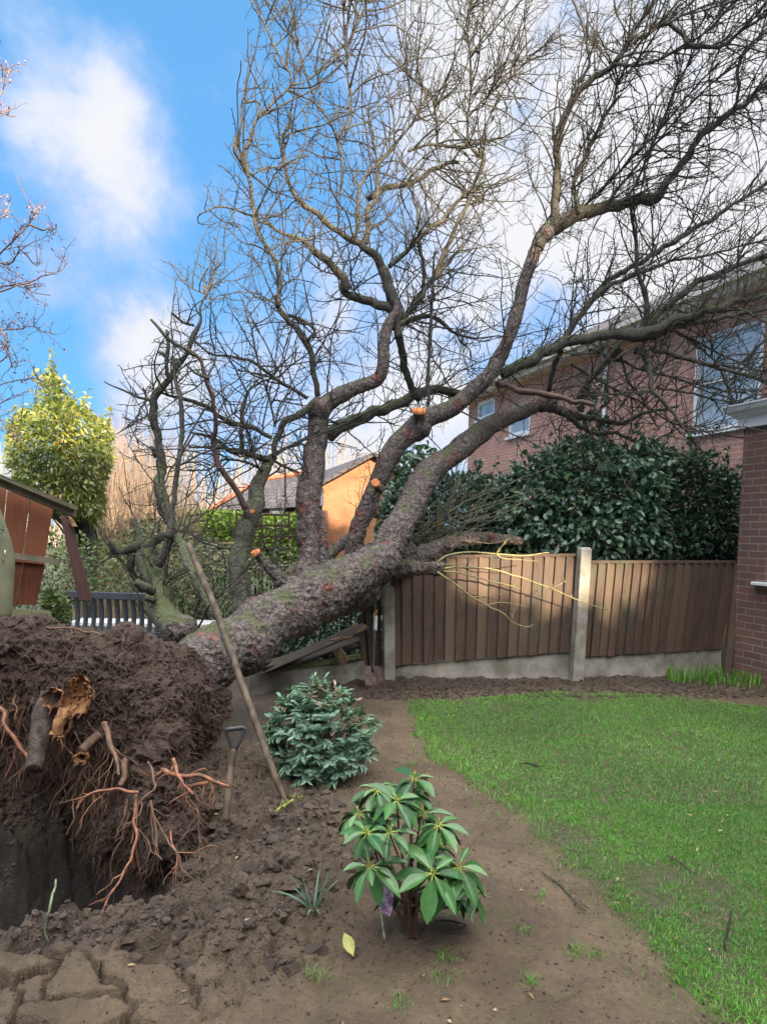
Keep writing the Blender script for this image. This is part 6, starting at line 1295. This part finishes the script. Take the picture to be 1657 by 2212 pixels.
# purple plant label tied to it
k = Acc(); lp = [P(824, 1898, RD - .10), P(851, 1906, RD - .10), P(848, 1962, RD - .12), P(842, 1980, RD - .12), P(820, 1968, RD - .12)]; nn_ = np.array([0, .0016, 0])
k.add(np.array(lp + [q_ + nn_ for q_ in lp]), [(0, 1, 6, 5), (1, 2, 7, 6), (2, 3, 8, 7), (3, 4, 9, 8), (4, 0, 5, 9)], [(0, 2, 1), (0, 3, 2), (0, 4, 3), (5, 6, 7), (5, 7, 8), (5, 8, 9)])
m, nt, b = new_mat('label_print'); n_ = tnoise(nt, gpos(nt), 38, 3, .6); c_ = MIX(nt, RAMP(nt, n_, .42, .6), (.22, .12, .30), (.52, .50, .66)); c_ = MIX(nt, RAMP(nt, tnoise(nt, vscale(nt, gpos(nt), (1.3, 1, .8)), 70, 2), .55, .62), c_, (.42, .18, .42)); L(nt, c_, b.inputs['Base Color']); b.inputs['Roughness'].default_value = .3
o = k.build('plant_label', m, smooth=False); tag(o, 'small glossy purple picture label hanging among the rhododendron stems', 'plant label')
# yellow fallen leaf, green canes, tuft
k = Acc(); c = G(757, 2065); c[2] = gh(c[0], c[1]) + .015; leaves(k, np.array([c + np.array([.012, 0, .0])]), np.array([[-.35, .35, .62]]), .082, .042, .5, 'fine', np.array([[.2, -1, .5]])); o = k.build('fallen_leaf', simple('yellow_leaf', (.46, .47, .16), (.34, .36, .12), .45, 50, .1)); tag(o, 'yellow-green oval leaf lying on the soil below the rhododendron', 'leaf')
k = Acc(); f = G(98, 2062); f[2] = gh(f[0], f[1]) - .02; dcan = proj(f)[2]; tube(k, [(*f, .004), (*P(102, 1990, dcan - .03), .0045), (*P(110, 1940, dcan - .02), .0045), (*P(122, 1898, dcan + .05), .0035)], 6, 22, wob=.006, ws=22); o = k.build('green_cane', MT['green'] if 'green' in MT else simple('lichen_stick', (.24, .30, .17), (.11, .13, .08), .8, 35, .4)); tag(o, 'thin greenish stick standing upright in the dark pit at the left', 'stick')
k = Acc(); c1_, c2_ = G(583, 1778), G(655, 1752)
for q_ in (c1_, c2_): q_[2] = gh(q_[0], q_[1]) + .02
mdp = (c1_ + c2_) / 2 + np.array([0, 0, .02]); c = tube(k, [(*c1_, .004), (*mdp, .006), (*c2_, .004)], 6, 14, wob=.01, ws=14)
p_, t_, r_ = sample(c[:-1, :3], c[1:, :3], c[:-1, 3], np.ones(len(c) - 1), 40); a_, b_ = sprout(p_, t_, r_ * .9, .01, .04, (30, 80), .4, 4, .3, .003); tubes(k, a_, b_, 4); o = k.build('mossy_twig', simple('moss_twig', (.34, .40, .08), (.15, .19, .05), .85, 60, .5)); tag(o, 'bright mossy twig lying on the soil at the foot of the long pole', 'twig')
k = Acc(); c1_, c2_ = G(817, 1985), G(832, 2030)
for q_ in (c1_, c2_): q_[2] = gh(q_[0], q_[1]) + .01
c1_[2] += .07; tube(k, [(*c1_, .0035), (*c2_, .004)], 6, 10, wob=.004, ws=20); o = k.build('lichen_stick', simple('pale_lichen', (.32, .40, .24), (.14, .16, .10), .8, 50, .3)); tag(o, 'short pale green stick poking up beneath the rhododendron', 'stick')

def straps(c, n, l, w, mat, name, label, cat, seed, up=1.0, var=(0, .8)):
    rs = np.random.default_rng(seed); K = 6; th = rs.uniform(0, 2 * math.pi, n); out = np.c_[np.cos(th), np.sin(th), np.zeros(n)]; sp = rs.uniform(.15, .8, n)[:, None]; d = norm(out * sp + UP * up); ln = rs.uniform(.55, 1, n) * l; ac = Acc()
    pts = np.empty((n, K, 3)); pts[:, 0] = c + out * .01; cur = d
    for i in range(1, K): cur = norm(cur + out * .12 * sp + np.array([0, 0, -.22]) * sp); pts[:, i] = pts[:, i - 1] + cur * (ln / (K - 1))[:, None]
    sdv = norm(np.cross(d, out + rs.normal(0, .3, (n, 3)))); ww = w * np.array([.7, 1, 1, .85, .5, .06]); a = pts - sdv[:, None] * ww[None, :, None] / 2; b_ = pts + sdv[:, None] * ww[None, :, None] / 2
    v = np.stack([a, b_], 2).reshape(n, K * 2, 3); qq = np.array([(2 * i, 2 * i + 1, 2 * i + 3, 2 * i + 2) for i in range(K - 1)])[None] + (np.arange(n) * K * 2)[:, None, None]
    ac.add(v.reshape(-1, 3), qq.reshape(-1, 4), None, np.repeat(rs.uniform(*var, n), K * 2)); o = ac.build(name, mat, origin=c); return tag(o, label, cat)
cI = G(678, 1965); cI[2] = gh(cI[0], cI[1]) - .01
straps(cI, 13, .21, .010, MT['nandina'], 'strappy_plant', 'small strappy green plant on the soil left of the rhododendron', 'plant', 3, 1.3)

# ---- grass: one sward of blades
rs = np.random.default_rng(100)
def blades(acc, X, Y, h, w, v, lean=.5, zoff=0):
    n = len(X); Z = ghv(X, Y) - .004 + zoff; th = rs.uniform(0, 2 * math.pi, n); ld = np.c_[np.cos(th), np.sin(th), np.zeros(n)]; b0_ = np.c_[X, Y, Z]; s = norm(np.cross(ld, UP) + rs.normal(0, .3, (n, 3))); s[:, 2] *= .2
    le = rs.uniform(.1, 1, n)[:, None] * lean; m1 = b0_ + ld * (h[:, None] * .35 * le) + UP * (h[:, None] * .55); tip = b0_ + ld * (h[:, None] * 1.1 * le) + UP * (h[:, None] * (1 - .45 * le))
    w = w[:, None] / 2; v_ = np.stack([b0_ - s * w, b0_ + s * w, m1 + s * w * .8, m1 - s * w * .8, tip], 1); i0 = np.arange(n)[:, None] * 5
    acc.add(v_.reshape(-1, 3), i0 + np.array([[0, 1, 2, 3]]), i0 + np.array([[3, 2, 4]]), np.repeat(v, 5))
ac = Acc(); 
def scatter(n, x0, x1, y0, y1): return rs.uniform(x0, x1, n), rs.uniform(y0, y1, n)
TOT = 0
for (n, x0, x1, y0, y1, hh, ww) in ((230000, .3, 4.2, 1.7, 3.6, (.011, .027), .0028), (150000, .2, 6.0, 3.6, 6.3, (.013, .030), .0042), (30000, .2, 7.5, 6.0, 8.5, (.018, .04), .006)):
    X, Y = scatter(n, x0, x1, y0, y1); xs_, ys_ = pxs(np.c_[X, Y, np.zeros(n)]); k = (xs_ < 1800) & (ys_ < 2350); X, Y = X[k], Y[k]; p3 = np.c_[X, Y, np.zeros(len(X))]
    sd = poly_sd(np.c_[X, Y] + .05 * np.stack([fbm(p3 * 5, 3, 21), fbm(p3 * 5, 3, 25)], 1), LAWN); thin = .75 * sstep(.9, .0, sd) + .22; pat = fbm(p3 * 2.2, 3, 201) * .52 + fbm(p3 * 8, 3, 203) * .4 + rs.normal(0, .28, len(X))
    kk = (sd > -.02) & (pat > -.75 + thin * .9 * 1.0 - .25); stray = (sd > -.16) & (sd <= -.02) & (rs.random(len(X)) < .05); X, Y, sd, pat = X[kk | stray], Y[kk | stray], sd[kk | stray], pat[kk | stray]; n = len(X)
    v = np.clip(.42 + .30 * fbm(np.c_[X, Y, np.zeros(n)] * 1.6, 3, 207) + rs.normal(0, .17, n) + .15 * sstep(.5, 0, sd), 0, .9); dead = rs.random(n) < .07; v = np.where(dead, 1.0, v)
    blades(ac, X, Y, rs.uniform(*hh, n) * (1 + .5 * sstep(.15, 0, np.abs(sd))), np.full(n, ww) * rs.uniform(.6, 1.3, n), v, 1.1)
lawn = ac.build('lawn_grass', MT['grass'], origin=G(1300, 1800)); tag(lawn, 'short green lawn grass thinning towards the muddy edge', 'grass', kind='stuff')
# tufts on the mud and bulb leaves by the house
ac = Acc(); tp = [(943, 1500 + 1000)]
for (x, y, r_, n) in ((1240, 1870, .05, 90), (960, 2065, .02, 40), (1130, 2010, .015, 20), (1235, 2055, .02, 40), (1010, 1650, .03, 40), (910, 1550, .04, 60), (1145, 2120, .015, 30), (690, 2105, .02, 26), (960, 2110, .03, 30), (1290, 2060, .02, 30), (890, 1660, .02, 30), (1170, 1940, .02, 20), (860, 2170, .02, 30), (1230, 1790, .03, 60), (1560, 2190, .05, 120)):
    c = G(x, y); X = c[0] + rs.normal(0, r_, n); Y = c[1] + rs.normal(0, r_, n); blades(ac, X, Y, rs.uniform(.015, .05, n), np.full(n, .003), rs.uniform(.2, .9, n), 1.2)
tag(ac.build('stray_tufts', MT['grass'], origin=G(1240, 1870)), 'stray grass tufts sprouting on the trodden soil', 'grass', kind='stuff')
ac = Acc(); n = 420; xx = rs.uniform(1440, 1640, n); yy = 1462 + (xx - 1440) * .09 + rs.normal(0, 8, n); g_ = np.array([G(a, b_) for a, b_ in zip(xx, yy)]); blades(ac, g_[:, 0], g_[:, 1], rs.uniform(.08, .22, n) * (1 - .45 * (xx > 1560)), np.full(n, .010), rs.uniform(.4, 1, n), .5)
tag(ac.build('bulb_leaves', MT['grass'], origin=G(1540, 1470)), 'pale green bulb shoots coming up at the fence foot beside the house', 'bulb leaves', kind='stuff')

# clods and crumbs of soil
def rocks(X, Y, s, name, mat, label, sub=1, sink=.3):
    import bmesh
    bm = bmesh.new(); bmesh.ops.create_icosphere(bm, subdivisions=sub, radius=1.0); v = np.array([x.co[:] for x in bm.verts]); f = np.array([[q.index for q in p_.verts] for p_ in bm.faces]); bm.free()
    n = len(X); Z = ghv(X, Y); sq = rs.uniform(.55, 1.25, (n, 1, 3)); sq[:, :, 2] *= .75; j = 1 + .24 * rs.normal(size=(n, len(v), 1)) * (.8 if sub == 1 else .35); j = j * (1 - .28 * (vnoise((v[None] * 1.7 + rs.uniform(0, 99, (n, 1, 3))).reshape(-1, 3), 4) > .1).reshape(n, -1, 1)); vv = v[None] * sq * j * s[:, None, None]; a = rs.uniform(0, 6.28, n); ca, sa = np.cos(a)[:, None], np.sin(a)[:, None]
    vv = np.stack([vv[..., 0] * ca - vv[..., 1] * sa, vv[..., 0] * sa + vv[..., 1] * ca, vv[..., 2]], -1); vv += np.stack([X, Y, Z + s * (sink)], 1)[:, None]
    ac = Acc(); ac.add(vv.reshape(-1, 3), None, (f[None] + (np.arange(n) * len(v))[:, None, None]).reshape(-1, 3), np.repeat(rs.random(n), len(v))); return tag(ac.build(name, mat, smooth=False, origin=(float(X[0]), float(Y[0]), 0)), label, 'soil', kind='stuff')
n = 60000; X, Y = scatter(n, -2.4, 1.6, 1.75, 4.6); _, lw_, wt_, rg_, sd_ = terrain(X, Y); k = (rs.random(n) < .03 + 1.3 * rg_ ** 1.5) & (lw_ < .3) & (wt_ < 1.15); X, Y = X[k], Y[k]; n = len(X)
m, nt, b = new_mat('clod'); c_ = MIX(nt, var_out(nt), (.028, .020, .016), (.125, .090, .068)); c_ = MIX(nt, tnoise(nt, gpos(nt), 60, 4, .7), c_, (.05, .036, .028)); L(nt, c_, b.inputs['Base Color']); b.inputs['Roughness'].default_value = .9; bump(nt, b, tnoise(nt, gpos(nt), 120, 4, .7), .8, .01); MT['clod'] = m
rocks(X, Y, .0025 + .020 * rs.random(n) ** 3.4 * (.25 + .75 * rg_[k]), 'soil_clods', MT['clod'], 'crumbly dark clods strewn around the pit', 2, .1)
n = 5000; t = rs.uniform(790, 1657, n); g_ = np.array([G(a, rs.uniform(1472, 1512)) for a in t]); rocks(g_[:, 0], g_[:, 1], .004 + .022 * rs.random(n) ** 3, 'bed_crumbs', MT['clod'], 'dark crumbly soil along the foot of the fence', 1, .1)
n = 1500; X, Y = scatter(n, -2.2, .2, 1.8, 3.6); xs_, ys_ = pxs(np.c_[X, Y, np.zeros(n)]); _, lw_, wt_, rg_, sd_ = terrain(X, Y); k = (rg_ > .25) & (wt_ < 1.05); X, Y = X[k][:520], Y[k][:520]
rocks(X, Y, .012 + .032 * rs.random(len(X)) ** 2.2, 'broken_clods', MT['clod'], 'larger broken lumps of turned soil beside the pit', 2, -.05)
n = 16000; X, Y = scatter(n, -1.2, 2.6, 1.75, 5.2); k = terrain(X, Y)[1] < .5; X, Y = X[k], Y[k]; rocks(X, Y, .0015 + .006 * rs.random(len(X)) ** 4, 'soil_crumbs', MT['clod'], 'fine crumbs on the trodden soil', 1, .2)
# litter: dead leaf bits, twigs on the mud and lawn
ac = Acc(); n = 520; X, Y = scatter(n, -1.5, 3.4, 1.8, 5.2); Z = ghv(X, Y) + .004 + .018 * (terrain(X, Y)[1] > .5); leaves(ac, np.c_[X, Y, Z], np.c_[rs.normal(size=(n, 2)), rs.normal(0, .15, n)], rs.uniform(.008, .035, n), rs.uniform(.004, .014, n), rs.random(n), 'low', np.tile([0, 0, 1.], (n, 1)) + rs.normal(0, .3, (n, 3)))
m, nt, b = new_mat('litter'); cr = N(nt, 'ShaderNodeValToRGB'); L(nt, var_out(nt), cr.inputs[0]); e = cr.color_ramp.elements; e[0].color = (.06, .035, .02, 1); e[1].color = (.36, .27, .15, 1); k_ = e.new(.6); k_.color = (.17, .09, .05, 1); L(nt, cr.outputs[0], b.inputs['Base Color']); b.inputs['Roughness'].default_value = .8
tag(ac.build('leaf_litter', m, origin=G(1000, 1900)), 'scattered dead leaf scraps on soil and grass', 'leaf litter', kind='stuff')
for (x0, y0, x1, y1, r_, lb) in ((1170, 1885, 1265, 1970, .004, 'thin dark fallen twig lying across the bare soil'), (1440, 1858, 1500, 1900, .004, 'dark twig lying on the lawn right of the path'), (1565, 2060, 1578, 2140, .005, 'dark stick poking out of the grass at the bottom right'), (930, 1990, 1010, 2010, .003, 'thin brown twig beside the foot of the rhododendron'), (1120, 1660, 1165, 1668, .006, 'short dark stick resting on the muddy lawn edge')):
    a, b_ = G(x0, y0), G(x1, y1)
    if x0 == 1565: b_ = a.copy(); a = a + np.array([.03, .02, .16]) - 0 * a
    else:
        a[2] = gh(a[0], a[1]) + .012; b_[2] = gh(b_[0], b_[1]) + .012
    k = Acc(); c = tube(k, [(*a, r_ * .5), (*((a + b_) / 2 + np.array([0, .01, .004])), r_), (*b_, r_ * .7)], 5, 14, wob=.006, ws=12); p_, t_, r2 = sample(c[:-1, :3], c[1:, :3], c[:-1, 3], np.ones(len(c) - 1), 4); a_, b2 = sprout(p_, t_, r2, .02, .06, (30, 60), .1, 4, .2, .002); tubes(k, a_, b2, 4); tag(k.build('fallen_twig', MT['twig']), lb, 'twig')

# small twigs shed by the tree
n = 260; X, Y = scatter(n, -1.6, 3.8, 1.8, 6.2); Z = ghv(X, Y) + .006 + .02 * (terrain(X, Y)[1] > .5); th = rs.uniform(0, 6.28, n); K = 5; pts = np.empty((n, K, 3)); pts[:, 0] = np.c_[X, Y, Z]; cur = np.c_[np.cos(th), np.sin(th), rs.normal(0, .06, n)]; ln = rs.uniform(.02, .13, n)
for i in range(1, K): cur = norm(cur + .22 * rs.normal(size=(n, 3)) * np.array([1, 1, .2])); pts[:, i] = pts[:, i - 1] + cur * (ln / 4)[:, None]
ac = Acc(); tubes(ac, pts, rs.uniform(.0009, .0024, n)[:, None] * np.linspace(1, .6, K)[None], 4); tag(ac.build('twig_litter', MT['twig'], origin=G(1000, 1900)), 'short broken twigs shed across the soil and lawn', 'twigs', kind='stuff')

# ================================================================== PERSON at the left edge
import bmesh
def skin_body(name, joints, bonesl, par, mat, sub=2):
    me = bpy.data.meshes.new(name); me.from_pydata([j[0] for j in joints], bonesl, []); o = bpy.data.objects.new(name, me); COL.objects.link(o)
    m_ = o.modifiers.new('skin', 'SKIN'); sv = me.skin_vertices[0].data
    for i, j in enumerate(joints): sv[i].radius = (j[1], j[1] if len(j) < 3 else j[2])
    sv[0].use_root = True; s_ = o.modifiers.new('sub', 'SUBSURF'); s_.levels = sub; s_.render_levels = sub
    dg = bpy.context.evaluated_depsgraph_get(); me2 = bpy.data.meshes.new_from_object(o.evaluated_get(dg)); bpy.data.objects.remove(o); me2.name = name
    for p_ in me2.polygons: p_.use_smooth = True
    me2.materials.clear(); me2.materials.append(mat); o = bpy.data.objects.new(name, me2); COL.objects.link(o); o.parent = par; return o
PX = -2.285; PYY = 4.0
pe = empty('person', (PX - .22, PYY, .13), 'person in a khaki green printed sweatshirt, cut off by the left edge of the picture', 'person')
skin = simple('skin', (.50, .30, .22), (.44, .25, .18), .5, 20, .05); kh = simple('khaki_sweatshirt', (.20, .20, .125), (.16, .165, .10), .9, 9, .3); jn = simple('dark_jeans', (.05, .06, .08), (.035, .04, .055), .9, 40, .3); hair = simple('brown_hair', (.08, .05, .03), (.04, .025, .02), .6, 60, .5, (1, 1, .2))
J = [((0, 0, .95), .14, .11), ((0, 0, 1.12), .135, .10), ((0, 0, 1.34), .155, .105), ((0, 0, 1.47), .07, .06), ((0, -.01, 1.55), .052), ((0, -.015, 1.66), .088, .10), ((0, -.01, 1.74), .07, .085),
     ((.15, 0, 1.42), .062), ((.225, .01, 1.16), .046), ((.238, -.02, .83), .036), ((.238, -.035, .75), .034, .02),
     ((-.15, 0, 1.42), .062), ((-.235, -.03, 1.18), .048), ((-.20, -.20, 1.08), .036), ((-.16, -.27, 1.06), .034, .02),
     ((.09, 0, .88), .085), ((.10, -.01, .50), .06), ((.10, .01, .10), .042), ((.10, -.12, .04), .036), ((-.09, 0, .88), .085), ((-.10, -.02, .50), .06), ((-.11, .01, .10), .042), ((-.12, -.12, .04), .036)]
fing = []
Bn = [(0, 1), (1, 2), (2, 3), (3, 4), (4, 5), (5, 6), (2, 7), (7, 8), (8, 9), (9, 10), (2, 11), (11, 12), (12, 13), (13, 14), (0, 15), (15, 16), (16, 17), (17, 18), (0, 19), (19, 20), (20, 21), (21, 22)]
for hb_, sx, dv in ((10, 1, np.array([0, -.02, -1.])), (14, -1, np.array([.35, -.8, -.35]))):
    c0_ = np.array(J[hb_][0]); dv = dv / np.linalg.norm(dv); sdv = np.cross(dv, [1, 0, 0]); sdv = sdv / np.linalg.norm(sdv)
    for fi, (of, ln_) in enumerate(((-.027, .062), (-.009, .075), (.009, .070), (.026, .055), (-.038, .045))):
        b0_ = c0_ + sdv * of + dv * (.025 if fi < 4 else -.02); curl = np.array([-.25 * sx, 0, 0]); i0 = len(J)
        J += [(tuple(b0_), .0105), (tuple(b0_ + dv * ln_ * .5 + sdv * (-.012 if fi == 4 else 0)), .0095), (tuple(b0_ + (dv + curl * .5) * ln_), .008)]; Bn += [(hb_, i0), (i0, i0 + 1), (i0 + 1, i0 + 2)]
skin_body('body', J, Bn, pe, skin)
Js = [((0, 0, .92), .165, .135), ((0, 0, 1.12), .165, .128), ((0, 0, 1.34), .185, .13), ((0, 0, 1.465), .095, .085), ((.165, 0, 1.42), .082), ((.232, .01, 1.16), .066), ((.238, -.02, .90), .056), ((.238, -.03, .79), .050), ((-.165, 0, 1.42), .085), ((-.25, -.03, 1.18), .070), ((-.21, -.17, 1.09), .054)]
sw = skin_body('sweatshirt', Js, [(0, 1), (1, 2), (2, 3), (2, 4), (4, 5), (5, 6), (6, 7), (2, 8), (8, 9), (9, 10)], pe, kh)
skin_body('trousers', [((0, 0, .93), .155, .125), ((.095, 0, .84), .10), ((.10, -.01, .50), .078), ((.10, .01, .12), .065), ((-.095, 0, .84), .10), ((-.10, -.02, .50), .078), ((-.11, .01, .12), .065)], [(0, 1), (1, 2), (2, 3), (0, 4), (4, 5), (5, 6)], pe, jn)
ha = Acc(); blob(ha, (0, .02, 1.735), .108, 3, (.95, 1.08, .95), .06, 6); blob(ha, (0, .055, 1.66), .088, 3, (1, .8, 1.1), .06, 6)
me = ha.mesh('hair'); me.materials.append(hair); o = bpy.data.objects.new('hair', me); COL.objects.link(o); o.parent = pe
fa = Acc(); blob(fa, (0, -.118, 1.635), .017, 2, (.8, 1, 1.3), 0); 
me = fa.mesh('nose'); me.materials.append(skin); o = bpy.data.objects.new('nose', me); COL.objects.link(o); o.parent = pe
for sx in (-1, 1):
    fa = Acc(); blob(fa, (sx * .033, -.098, 1.665), .011, 2, (1.2, .8, .8), 0); me = fa.mesh('eye'); me.materials.append(simple('eye', (.05, .04, .04), None, .2, 9, 0)); o = bpy.data.objects.new('eye', me); COL.objects.link(o); o.parent = pe
    fa = Acc(); blob(fa, (sx * .092, .0, 1.66), .026, 2, (.4, .7, 1.2), .02); me = fa.mesh('ear'); me.materials.append(skin); o = bpy.data.objects.new('ear', me); COL.objects.link(o); o.parent = pe
fa = Acc(); tube(fa, [(-.025, -.104, 1.603, .003), (0, -.111, 1.601, .0055), (.025, -.104, 1.603, .003)], 6, 8); me = fa.mesh('mouth'); me.materials.append(simple('lips', (.40, .17, .15), None, .5, 9, 0)); o = bpy.data.objects.new('mouth', me); COL.objects.link(o); o.parent = pe
# pale printed leaf shapes on the sleeve
fa = Acc(); rs = np.random.default_rng(9)
for i in range(16):
    z_ = rs.uniform(1.12, 1.38); y_ = rs.uniform(-.05, .05); leaves(fa, np.array([[.262 + .03 * (1.36 - z_) - abs(y_) * .5, y_ - .04, z_]]), np.array([[0.1, rs.normal(), rs.normal() + .6]]), .05, .012, .5, 'low', np.array([[.6, -.8, 0]]))
me = fa.mesh('sleeve_print'); me.materials.append(simple('pale_print', (.42, .52, .34), (.34, .44, .28), .8, 20, 0)); o = bpy.data.objects.new('sleeve_print', me); COL.objects.link(o); o.parent = sw
